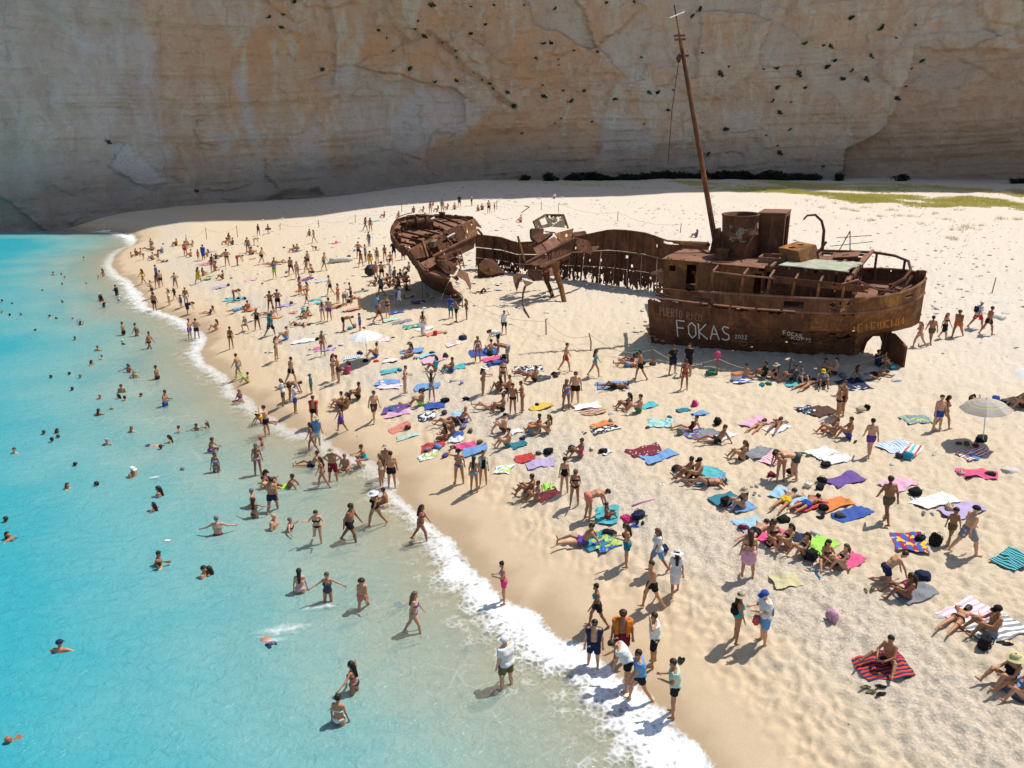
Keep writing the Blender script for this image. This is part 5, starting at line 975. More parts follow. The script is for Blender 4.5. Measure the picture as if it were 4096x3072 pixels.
# one skin, one hair and one cloth material; each object's own colour sets its tone
k = NT('skin'); oi_ = k.n('ObjectInfo'); P = k.obj(); n = k.noise(3, 3, P); c = k.mix(n, k.mix(1., oi_.outputs['Color'], (.86, .84, .84), 'MULTIPLY'), oi_.outputs['Color'])
k.b.inputs['Subsurface Weight'].default_value = .0; M_skin = k.fin(c, .48, k.bump(k.noise(40, 2, P), .002), .4)
k = NT('hair'); M_hair = k.fin(k.mix(k.noise(30, 3, k.scale(k.obj(), (1, 1, .25))), (0, 0, 0), k.n('ObjectInfo').outputs['Color']), .55, k.bump(k.noise(60, 2, k.scale(k.obj(), (1, 1, .2))), .004), .3)
k = NT('cloth'); P = k.obj(); n = k.noise(9, 4, P); M_cloth = k.fin(k.mix(n, k.mix(1., k.n('ObjectInfo').outputs['Color'], (.72, .72, .72), 'MULTIPLY'), k.n('ObjectInfo').outputs['Color']), .85, k.bump(k.noise(12, 3, P), .03), .2)
def fabric(name, builder): k = NT(name); P = k.obj(); base = k.n('ObjectInfo').outputs['Color']; return k.fin(builder(k, P, base), .88, k.bump(k.noise(10, 4, P), .035), .15)
def stripes(k, P, base, col, sc_=1.6, ax=0):
    s_ = k.n('SeparateXYZ', i={0: P}).outputs[ax]; return k.mix(k.math('GREATER_THAN', k.math('SINE', k.math('MULTIPLY', s_, sc_ * 6.283)), .0), base, col)
FAB = dict(plain=M_cloth, ws=fabric('white_stripes', lambda k, P, b: stripes(k, P, b, (.75, .74, .70), 5, 1)), rs=fabric('red_stripes', lambda k, P, b: stripes(k, P, b, (.55, .06, .04), 8, 1)), bs=fabric('black_stripes', lambda k, P, b: stripes(k, P, b, (.02, .03, .04), 8, 0)),
           ys=fabric('yellow_stripes', lambda k, P, b: stripes(k, P, b, (.65, .42, .06), 5, 1)), ms=fabric('multi_stripes', lambda k, P, b: stripes(k, P, stripes(k, P, b, (.60, .05, .05), 2.2, 1), (.75, .73, .68), 5, 1)),
           fl=fabric('flower_print', lambda k, P, b: k.mix(k.math('LESS_THAN', k.vor(6, P), .22), b, (.72, .66, .55))), pr=fabric('bold_print', lambda k, P, b: k.mix(k.mapr(k.noise(4.5, 2, P), .5, .56), b, (.74, .74, .70))), mx=fabric('mixed_print', lambda k, P, b: k.mix(k.mapr(k.noise(5, 2, P), .5, .55), b, k.mix(k.mapr(k.noise(7, 1, P), .45, .5), (.04, .30, .42), (.45, .55, .08)))),
           ck=fabric('barred_print', lambda k, P, b: k.mix(k.mapr(k.noise(3.4, 2, P), .55, .58), stripes(k, P, b, (.30, .03, .08), 3.2, 0), (.75, .48, .05))), wv=fabric('wave_print', lambda k, P, b: k.mix(k.math('GREATER_THAN', k.n('TexWave', i={'Scale': 2.6, 'Distortion': 5., 'Vector': P}).outputs[1], .55), b, (.74, .72, .66))))
CL = dict(bk=(.012, .012, .014), nv=(.015, .025, .075), bl=(.02, .085, .40), lb=(.13, .32, .62), rd=(.55, .025, .02), gr=(.03, .22, .09), lg=(.35, .75, .06), yl=(.72, .48, .02), py=(.62, .55, .28), oo=(.75, .20, .02), pk=(.75, .06, .22), lp=(.74, .38, .52), wh=(.74, .74, .72), gy=(.22, .23, .25), dg=(.07, .075, .085), pu=(.14, .06, .30), li=(.46, .36, .60), br=(.10, .04, .022), tq=(.05, .45, .50), tl=(.01, .20, .27), kh=(.13, .12, .055), cr=(.72, .22, .15), wi=(.18, .012, .03), be=(.50, .40, .27), mt=(.45, .62, .50), sk=(.30, .55, .68))
CN = dict(bk='black', nv='navy', bl='blue', lb='light blue', rd='red', gr='green', lg='lime green', yl='yellow', py='pale yellow', oo='orange', pk='hot pink', lp='pale pink', wh='white', gy='grey', dg='dark grey', pu='purple', li='lilac', br='brown', tq='turquoise', tl='teal', kh='khaki', cr='coral', wi='dark red', be='beige', mt='mint', sk='pale blue')
SKINS = [(.50, .25, .13), (.42, .19, .092), (.34, .145, .068), (.57, .315, .185), (.28, .115, .052), (.46, .22, .11)]
HAIRS = [(.02, .013, .009), (.035, .02, .012), (.06, .032, .016), (.03, .018, .011), (.16, .09, .035), (.10, .04, .018)]
FACE = dict(f=0, fr=45, r=90, br=135, b=180, bl=225, l=270, fl=315)
# ================================================================== who is where (u v pose facing build outfit options)
PEOPLE = {
'a': '''725 572 st l m N w.86;462 722 st b m N w.72;530 716 st r c N w.8;560 746 st r c N w.8;540 806 st f f K:oo w.80;750 792 st l m N w.87+grey;365 852 st r m N w.9;20 956 st b m N w.8;155 966 s2 l f N bun;540 956 st l f K:bk w.84
20 1046 st b f K:yl w.82+blond;88 1071 st l m N w.86;182 1066 st f f N w.85;435 1086 st l m N w.82+cap:bk;487 1096 st l f N w.88;633 1106 st l f K:gy w.8+grey;698 1150 up b f K:bk w.76;250 1200 s2 r m N -;220 1256 s2 r c S:bl/bl -;650 1279 ao f f N w.8+bun
845 1372 ao b f K:bk w.74+bun;888 1446 st l m N w.75+grey;790 1496 ao r f K:bk w.75;445 1606 st l m N w.87;660 1582 s2 l m N -;697 1606 st f m N w.84;1115 1552 ao f f K:rd w.64;1165 1602 hp b f K:lp w.68+blond;1060 1292 st l c N w.84+goggles;1125 1316 s2 l f N -
893 722 wk l f K:br w.46;848 741 st r c N w.8;1012 896 ph l m S:bk/dg w.36;1030 936 st b c S:wh/lb w.42+blond;1070 906 s2 l f N -;875 946 st f f O:bk w.42+cap:wh;900 1002 ao r f O:nv w.42+blond;1070 1236 st l m T:bk w.35;1185 1242 wk l f O:dg w.34+bun;1295 1352 wk r m B:bk w.24;1360 1617 st l m T:bk w.44''',
'z1': '''115 556 sk r c N -;195 522 sk b m N -;270 512 sk l f K:yl bun;322 597 bd l c T:tl -;455 348 sk b m T:bl -;400 432 ls l f K:br -;470 442 sk b m T:br -;480 602 sk l m T:bk -;572 562 sk l f K:bk bun;642 484 sk l m S:gy/nv cap:wh;650 640 ls l f K:br -
890 357 sk l m T:bk -;1050 532 st b m T:rd -;1070 347 sk b m T:br -;1165 377 sk l f K:be cap:wh;1140 547 sk l m T:rd -;1270 606 st b c S:oo/gy -;1360 602 st b m L:bl -;1430 547 sk l f K:yl -;1572 586 sx b c S:nv/nv -;1640 552 ls r f K:kh -;1500 642 sx b m T:br -;1390 676 lp br f K:oo -;1520 812 st b f K:pk -;1565 792 sx b f K:br -
1275 1000 wk b f D:yl -;1355 872 sk b f K:dg -;1690 936 sk l m T:rd cap:bk;1810 362 st b f K:bk -;1750 332 sk l f K:br -;1860 342 sk l m S:dg/bk -;2130 472 st f m T:gy -;1770 702 hp b m B:bk -;1950 697 bd r m T:rd -;2165 502 sk l f K:oo -
320 1012 wk l f O:yl -;555 965 st l m S:bl/bk cap:bk;560 1092 wk b f K:oo -;628 1072 st bl m T:nv -;880 1106 hp fr f O:gy bun;865 1287 wk l c S:bk/bk cap:wh;770 1387 st l f O:wh hat:be;480 1255 ph l m T:br -;520 1487 st b m T:bk -;975 1437 st f c T:bl -;1065 1392 st b m T:mt cap:gy;1090 1540 bd r f D:nv -;1470 1545 sl l f O:nv -;1890 1312 bd r f K:br blond;1950 1482 lp br f D:lb -;2130 1472 sx bl m T:oo -''',
'a2': '''1645 1267 st r m T:bl w.07;1705 1272 hp b m T:nv w.07;1870 1192 sk l f K:rd -;2000 1352 st b f K:bk bun;2130 1192 sq f f K:tq hat:be;2065 1612 wk l m T:gy -;2140 1645 sk l c T:pk -''',
'z2': '''150 187 wk b f O:bk -;320 147 st b c T:bk -;75 347 bd r m T:lg s.8;1110 307 wk l f K:rd blond;1030 182 sk f f K:br -;215 672 wk r m T:bk -;45 505 sk r m T:nv -;380 702 sl l m T:oo -;520 662 ls r f K:oo -;430 927 ph f m S:gy/lg -;715 862 wk f m T:br -;820 917 st f f K:lp blond
975 822 wk l f K:br -;1010 742 st bl m T:br hat:kh;1290 782 wk r m T:gr -;820 462 sx b m T:lb -;750 472 sk l f K:li -;1140 442 cr l c T:bk blond;1095 892 sq l m T:bk -;870 1192 st r f K:lp -;1010 1192 sq l f K:be -;360 1477 hp b f K:br bun;490 1472 hp b m T:bk -;990 1392 wk r c T:kh -;1390 1212 wk l m T:nv -;1525 1352 st r f K:rd bun;1640 1400 bd b m T:gy -;1750 1347 ph l m T:bl -;1890 1462 bd l f K:br -;1260 1652 st b f K:bl hat:be;1375 1657 st b m T:pu -;940 1602 sx f f K:wh hat:tq;1000 1562 sx fr f K:be -;360 1582 sl l m T:tl -
1880 572 hp f m T:br -;1920 722 wk b f K:oo -;2000 637 st l m S:gy/kh -;2080 742 st b m T:yl -;2060 367 st fl m T:lb -;2000 92 wk r f K:br -;2085 107 st b f K:br -''',
'z3': '''160 477 sk l m T:be cap:rd;410 467 sk f f K:br -;670 387 sk f m T:lb -;830 382 sk l f K:br -;960 402 st b f K:oo -;1005 272 sk f c S:oo/rd -;1080 372 sk l f K:be -;1165 382 st b m S:gy/yl -;1250 337 sk l f K:wi cap:wh;1380 332 sk f m T:br -;1460 292 hp b m S:nv/bk -;1670 277 st l m T:bk -;1780 362 sk f f O:lp -;1850 347 sk b m T:br -;1965 402 ph b m T:bk -;2065 377 st l c S:rd/rd cap:wh
40 1272 st f f K:dg -;175 1232 ph f f K:br -;330 1182 hp f m S:bk/bk -;280 1272 sq f m T:bk -;490 1202 st b f D:wi -;120 1560 hp b m T:bk -;20 1542 st f f K:pk -;270 1537 st l m L:wh -;330 1490 sk l m S:dg/bk -;580 1402 sk l m S:gy/bk -;545 1640 sq b m T:wi -
200 1602 sk l f O:bk -;400 1602 sk f m S:dg/bk -;450 1532 sk r m S:bk/bk -;330 1640 sx f f K:bk -;250 1682 sk l m T:dg -;500 1582 sk l f K:wi -;420 1690 sx l f D:dg -''',
'z4': '''320 787 wk l m S:gy/bk hat:wh;215 612 sk l f K:li -;760 722 sx b f O:br -;640 977 wk r f S:wh/wh hat:wh;730 840 ls l m B:br -;290 1252 wk r m T:br -;262 1140 ph r m S:lb/bl -;440 1162 ph f f O:br bun;1050 1467 wk b f W:wh/bk -;1530 1167 ph f m S:bl/tl -;1620 1242 ph l m T:bk -;1800 1197 ph l f O:br blond''',
'b': '''15 1187 hp b f O:bk blond;130 1237 wk br m S:tl/bk -;265 1272 sk l m T:lb cap:dg;385 1152 ls l f K:bk -;580 1412 st b f K:rd blond;180 1452 ph r f K:be blond;2145 1222 hd f f S:wh/bk -;2090 1335 bd l f S:wh/bk cap:pk;760 1202 bd r m T:bk -;900 1197 st l c S:bl/bl -;670 1622 ph r f K:br cap:pk;715 1642 ph l m T:br -;790 1557 sk l f K:dg towel:pk;1040 1427 sk l m T:bl -;310 1657 wk br m T:bk -;1345 1412 sx l f K:bl hat:kh;1550 1542 sk l f K:rd towel:tq;1690 1547 sk l m T:bl -''',
'z6': '''265 412 st f f K:lp blond;490 262 sk bl m T:gr -;775 425 bd l m F:gy -;360 977 ph r f K:lp hat:wh;700 882 st f f K:br -;1780 587 wk r m T:rd -;1100 642 ls l f K:lb -;1250 762 sk l m T:bk -;1790 1217 st f f K:lb blond;1945 1132 st f m T:bk -;640 932 sk bl f K:bk -;800 932 sk l m T:bk -;870 1302 st f m B:bk -;1030 1297 ph l f K:pk bun;430 1232 ls l f K:li -;690 1272 sk l m T:nv -;720 1642 sk l m T:br cap:bk;1310 1622 sk l m T:bk -;1470 1650 sk l f K:bk -''',
'c': '''75 262 sk fl m T:rd -;365 57 sk f m S:wh/bl -;1590 392 sk l f O:dg towel:pu;1230 1252 sq l m T:oo -;715 1587 wk r f O:tq -;1105 1617 wk l m T:bk -;1040 1470 sl l f K:bk hat:gr;1010 1505 ls l m T:lb -;1385 1572 hp fr f S:bk/nv bun;1520 1577 ph b m S:bk/bk cap:bk;2010 1602 sx br f K:lb bun''',
'z5': '''540 452 sk l m S:bk/bk -;680 462 sk l f O:bk hat:be;930 502 sk l m S:dg/bk -;1060 502 sk f f S:gy/dg -;1130 562 lp br f K:nv -;1340 562 sk f m S:gy/bk cap:yl;1380 392 sk f f K:be -;1510 402 sk l m T:br -;1890 482 sl r f D:gy -;2080 420 lp r m T:bk -;2115 290 sk r m S:nv/bk -''',
'd': '''1300 1332 wk l f K:lp blond;1400 1307 wk b m T:kh -;1515 1262 wk fr f W2:bk/bk blond;1630 1247 wk fl m T:oo -;1800 1172 wk r m S:wh/rd cap:wh;1890 1227 wk r m T:bk -''',
'h': '''600 292 ph l f B:bk blond;635 266 st l m T:br -;560 425 sk l f K:gy blond;690 472 sk l m T:bl -;870 627 wk b m T:pu -;1455 402 st f m T:bl -;1510 382 wk r f K:wi -;1845 182 ls f f K:bl hat:bk;2205 192 sk l m T:br -;75 375 lp br f K:br -;100 852 bd b f K:bk -;215 817 bd l m T:dg -;160 1010 lp br m T:yl -;340 1045 lp br m T:bl -;1015 1192 wk b m T:kh -;1570 1372 wk f c T:kh s1.1;1700 1472 wk r m F:gy cap:bk;40 1362 sk f f K:bk -;170 1402 sk l f K:bk -;310 1482 sk l f K:nv -;490 1542 sp f f K:br -;640 1592 sk l f K:bk -''',
'g': '''2130 372 lp br f K:be -;1000 202 sk l f O:bk -;1095 242 sk l m T:gr -;590 622 sk l f O:pk bun;1540 402 sl l f O:wi bun;1780 500 sl l m T:bk -;1990 652 sk l f K:br -;450 947 st b f O:bk bun;540 1047 ph f f K:bk blond;160 962 sk l m T:nv -;215 1002 sk l f K:li bun;660 1167 bd r m T:cr s1.05;820 1152 sk r c T:rd -;620 1370 sl l m T:pu -;985 1557 ph l f J:nv/tl -;1530 802 sk l m T:br -;1600 822 sk l m T:br cap:bk;1690 870 ls l m B:nv -;1985 1062 sk l f K:br hat:be;2110 1282 lp br m T:bk -;2030 1657 st b f W2:lp/br -;1487 42 st f f K:rd -;890 40 ls l m T:bk -;1250 1620 wk l f S:wh/lb -''',
'f': '''240 187 ph l f S:wh/kh blond;300 132 bd r m T:br -;345 247 ph r m S:wh/bl cap:gy;480 82 st l c S:tl/gr cap:bl;510 352 wk f m T:bk towel:rd;735 202 sk l m T:br -;785 202 sk l f K:wi cap:gy;740 412 wk l f W2:pu/li -;1025 322 wk fr m F:br -;885 122 sk l m T:bk -;1430 182 sk l m T:lg -;1290 82 ph r f K:rd bun;1520 152 up b f K:tq -;95 442 hd l m T:bk w.03;60 350 sl r f K:yl hat:py;490 582 wk l f K:bl w.05;535 542 st b m S:lb/mt hat:be+w.04;55 532 ao l c T:rd w.6+cap:rd;20 782 st b f K:lp w.06+blond
490 712 sl l m T:nv w.04;580 892 wk l f K:bk w.05;670 832 hp f m F:wi hat:be+w.08;775 735 sx f m T:be w.1+grey;950 712 sq l f O:tq bun;1085 892 st l f O:be blond;1130 822 st b m T:br hat:be;1175 902 st b m T:bk s1.05;100 842 sk r f O:nv w.3+cap:bk;120 892 sl r f K:br w.25+bun;270 892 sl l m T:lg w.2;150 1092 wk b m T:nv w.12;-20 1060 st l m N w.5+grey;-10 1150 ao b f K:dg w.45;155 1242 st r m T:lb w.62+bald;290 1262 ao r f K:bk w.64+grey;540 1372 rn f f K:bk w.07;820 1352 wk r m T:bk w.07;1040 1212 wk fl f O:bk hat:wh+w.06;1125 1040 sx l m T:be w.12;1430 1352 wk r f K:wi w.03
1640 472 sx bl f K:br -;1700 432 sk l f K:br -;1670 335 ls l f K:bk -;1770 322 sl l m T:nv bald;1755 852 hd b f K:tl bun;1885 932 st b f K:tq -;1965 872 st f f O:bk towel:mt;2175 540 sk l m T:tl -''',
'j': '''385 142 st b f K:lp w.44;625 212 ao f f O:dg w.3;930 282 wk f c T:cr w.16+s1.15;1240 225 s4 br c T:bl -;1370 482 wk r f K:pu w.1+blond;120 585 s4 bl m T:nv -;850 1002 ao l f K:nv w.36;720 1282 st b f K:wh w.42+bun;2160 952 st bl m S:wh/kh cap:wh+w.07;2140 232 ph l f J:lp/pk bun''',
'i': '''520 655 ao b m N cap:nv+w.76;270 1335 s2 fl m N bald''',
'e': '''630 56 st l m N w.85;870 126 ao f m N w.8+grey;1055 76 st f m N w.66;1030 131 st l f K:be w.78;1080 146 st b f K:br w.8+bun;1145 101 s2 r m N -;900 216 s2 r f N blond;855 271 ao b f K:pk w.74;1430 192 ph r m T:bl w.42;385 436 st l m N w.84;495 426 st r f K:lp w.82;600 461 s2 l m N -;450 501 st b m N w.84;930 521 ao f m N w.78+grey;1140 421 ao b f N w.76;1550 416 st l c T:yl w.7;1700 401 ao f c T:pk w.68;1790 376 st l f K:bk w.74+cap:wh;1475 501 ph l f K:bk w.74;1390 566 ao b m N w.84;1290 535 s4 r m T:nv -;130 596 ao f f N w.8+bun
550 742 s2 br m N -;1145 792 st r m N w.72+cap:wh;1480 782 s2 br f K:be grey;585 906 st r f N w.8;965 866 s2 l m N -;1380 966 st l f O:li w.7;1340 1091 ao l f K:bk w.76+cap:wh;60 1191 st l m N w.84;160 1350 s3 r f K:tl -;1820 582 sq r c T:pu w.35+s1.2;1870 762 st f f K:lb w.36;1885 1302 ao b m T:wi w.54+grey;1365 1560 ph r m N w.66;1385 1595 st l c N w.8;1760 1657 st r m N w.76;1815 1640 st l f N w.8;2080 152 sx f f K:bl w.05+blond'''}
PEOPLE['k'] = '''730 445 wk l f J:tq/bk bun;1200 275 wk l m T:bk -;1405 155 wk b f L:wh hat:wh;700 800 st f m F:nv towel:nv;940 735 st f m F:wi towel:oo;1215 770 hd l m F:bk towel:wh;985 970 bd2 l m T:bk towel:wh;1090 1090 wk l m T:bk towel:lb;1385 1205 ph l m T:bk towel:mt;1935 555 st r f O:tq hat:be;2165 568 ph l m S:wh/lb cap:bl'''
PEOPLE['l'] = '''1010 50 kn r m T:nv -;1195 175 sk l f K:pk -;1640 385 lp br f B:bk -;1925 505 sk l m F:gy cap:bk;1040 760 sp fl m T:bk -;2075 935 sk l f O:bk hat:py;2195 1030 sk l f K:lb -'''
FR['a2'] = FR['a']
GARB = dict(T=[('swim_shorts', 0)], B=[('swim_brief', 0)], K=[('bikini_bottom', 0), ('bikini_top', 0)], O=[('one_piece', 0)], S=[('tshirt', 0), ('long_shorts', 1)], D=[('sundress', 0)], L=[('long_shirt', 0)], W=[('long_skirt', 0), ('bikini_top', 1)], W2=[('skirt', 0), ('bikini_top', 1)], J=[('bikini_top', 0), ('swim_shorts', 1)], F=[('long_shorts', 0)], N=[])
OUTW = dict(T='{0} trunks', B='{0} briefs', K='{0} bikini', O='{0} swimsuit', S='{0} shirt, {1} shorts', D='{0} dress', L='long {0} shirt', W='long {0} skirt', W2='{0} skirt', J='{0} top, {1} shorts', F='{0} patterned shorts', N='')
POSW = dict(st='standing', hp='hands on hips', wk='walking', rn='running', ph='hands raised', hd='hand to head', ao='arms spread', up='arms overhead', bd='bending over', bd2='leaning forward', sk='sitting', sl='reclining', sx='cross-legged', sp='sitting wide', sq='squatting', kn='kneeling', lp='lying prone', ls='lying back', cr='crawling', s2='swimming', s3='floating', s4='swimming face down')
FACW = dict(f='facing viewer', b='facing away', l='facing left', r='facing right', fl='turned left', fr='turned right', bl='turned back-left', br='turned back-right')
THINGS = []                                                          # (object, head words, tail words, point) -> labelled together at the end
npeople = 0; ENT = []
for fr_, txt in PEOPLE.items():
    for ent in txt.replace('\n', ';').split(';'):
        e = ent.split()
        if len(e) < 7: continue
        u, v, pose, fac, sex, out, opt = float(e[0]), float(e[1]), e[2], e[3], e[4], e[5], [q for q in e[6].split('+') if q != '-']
        r = dict(pose=pose, fac=fac, sex=sex, out=out, w=None, sc=1., hat=None, hairk='long_hair' if sex == 'f' else 'short_hair', hcol=random.choice(HAIRS[:4] if random.random() < .65 else HAIRS), tow=None, skin=random.choice(SKINS), bald=False)
        for q in opt:
            if q[0] == 'w' and q[1] == '.': r['w'] = float(q[1:])
            elif q[0] == 's' and (q[1].isdigit() or q[1] == '.'): r['sc'] = float(q[1:])
            elif q.startswith('cap:'): r['hat'] = ('cap', q[4:])
            elif q.startswith('hat:'): r['hat'] = ('sun_hat', q[4:])
            elif q.startswith('towel:'): r['tow'] = q[6:]
            elif q == 'bun': r['hairk'] = 'hair_bun'
            elif q == 'blond': r['hcol'] = (.30, .19, .08)
            elif q == 'grey': r['hcol'] = (.30, .29, .28); r['hairk'] = 'short_hair'; r['skin'] = (.46, .25, .16)
            elif q == 'bald': r['bald'] = True
            elif q == 'goggles': r['hat'] = ('cap', 'lg')
        swim = pose in ('s2', 's3', 's4'); H_ = SEX[sex]['H']; w = r['w']; r['swim'] = swim; r['sc'] *= random.uniform(.97, 1.03)
        if w is None and not swim: p = ground(fr_, u, v)
        else:
            p = at_z(fr_, u, v, .0); p[2] = -(w * H_ * (1 if pose not in ('sx', 'sk', 'sl', 'sq') else .55) if w is not None else dict(s2=.49, s3=.40, s4=.20)[pose]) * r['sc']
            if w is not None and w < .14: p[2] = max(p[2], float(hz(p[0], p[1])) - .03)
        vis = (.45 if pose in ('sk', 'sl', 'sx', 'sp', 'sq', 'lp', 'ls', 'cr', 'kn') else 1.) * (1 - (w or 0)) * H_
        r['size'] = (.4 if swim else vis) / p[1]; r['p'] = p; ENT.append(r)
ENT.sort(key=lambda r: -r['size'])
CV, CF, CC, cn = [], [], [], 0                                        # the smallest figures, past the first 300, form one distant crowd
for rank, r in enumerate(ENT):
    pose, fac, sex, p, hat, w = r['pose'], r['fac'], r['sex'], r['p'], r['hat'], r['w']; crowd = rank >= 300
    rb, rg = (.036, .034) if crowd else (.0215, .02)
    me, J, x, s, z0, Hd = body(pose, sex, rb); jj = random.uniform(.85, 1.15); skin = [min(1, q * jj) for q in r['skin']]
    gk, _, gc_ = r['out'].partition(':'); gcs = gc_.split('/') if gc_ else []
    parts = [(g_, CL[gcs[min(i_, len(gcs) - 1)]], FAB['fl'] if gk == 'F' else M_cloth) for g_, i_ in GARB[gk]]
    if gk == 'N': parts = [('swim_shorts', CL[random.choice(['bk', 'nv', 'bl', 'rd'])], M_cloth)] if sex != 'f' else [('bikini_bottom', CL['bk'], M_cloth), ('bikini_top', CL[random.choice(['bk', 'nv', 'wi'])], M_cloth)]
    if not r['bald'] and not (hat and sex != 'f'): parts.append((r['hairk'], r['hcol'], M_hair))
    if hat: parts.append((hat[0], CL[hat[1]], M_cloth))
    if rank < 170 and sex != 'c' and random.random() < .4: parts.append(('sunglasses', (.01, .01, .01), M_cloth))
    if r['tow']: parts.append(('towel', CL[r['tow']], M_cloth))
    rz = math.radians(FACE[fac] + random.uniform(-14, 14))
    if crowd:
        ca, sa = math.cos(rz) * r['sc'], math.sin(rz) * r['sc']; Rm = np.array([[ca, -sa, 0], [sa, ca, 0], [0, 0, r['sc']]])
        for m_, col in [(me, skin)] + [(garment(g_, pose, sex, rg), cc) for g_, cc, _ in parts]:
            if m_ is None: continue
            V_ = np.empty(len(m_.vertices) * 3, np.float32); m_.vertices.foreach_get('co', V_); V_ = V_.reshape(-1, 3) @ Rm.T + p; F_ = np.empty(len(m_.polygons) * 4, np.int32); m_.loops.foreach_get('vertex_index', F_) if len(m_.loops) == len(F_) else None
            if len(m_.loops) != len(F_): continue
            CV.append(V_); CF.append(F_.reshape(-1, 4) + cn); CC.append(np.tile([*col, 1.], (len(V_), 1))); cn += len(V_)
        continue
    o = bpy.data.objects.new('person', me); COL.objects.link(o); npeople += 1
    if not me.materials: me.materials.append(M_skin)
    o.location = p; o.rotation_euler = (0, 0, rz); bw_ = r['sc'] * random.choice((.94, .97, 1., 1., 1.04, 1.1, 1.18)); o.scale = (bw_, bw_, r['sc']); o.color = (*skin, 1)
    for g_, cc, mt_ in parts:
        gm = garment(g_, pose, sex, rg)
        if gm is None: continue
        c_ = link('hair' if mt_ is M_hair else g_, gm, mt_, o, None, cc)
        if gk == 'F' and mt_ is FAB['fl']:
            c_.material_slots[0].link = 'OBJECT'; c_.material_slots[0].material = mt_
    head_w = ('child' if sex == 'c' else 'person') + (' in ' + OUTW[gk].format(*[CN[c_] for c_ in gcs]) if gk != 'N' else '')
    if hat: head_w += ' and %s %s' % (CN[hat[1]], 'hat' if hat[0] == 'sun_hat' else 'cap')
    elif r['tow']: head_w += ' with %s towel' % CN[r['tow']]
    elif gk == 'N': head_w += ' with wet %s hair' % ('grey' if r['hcol'][0] > .25 else 'dark')
    o['category'] = 'person'; o['group'] = 'bathers on the beach' if w is None and not r['swim'] else 'bathers in the sea'
    THINGS.append((o, head_w, [POSW[pose], FACW[fac]], Vector(p)))
if CV:
    me = np_mesh('distant_bathers', np.concatenate(CV), np.concatenate(CF)); a_ = me.attributes.new('tint', 'FLOAT_COLOR', 'POINT')
    CCc = np.concatenate(CC).astype(np.float32)
    if len(me.vertices) == len(CCc): a_.data.foreach_set('color', CCc.ravel())
    k = NT('distant_bathers'); M_crowd = k.fin(k.n('Attribute', attribute_name='tint').outputs[0], .6, None, .3)
    tag(link('distant_bathers', me, M_crowd), 'far scattered crowd of small bathers in the water and on the sand', 'crowd', kind='stuff')
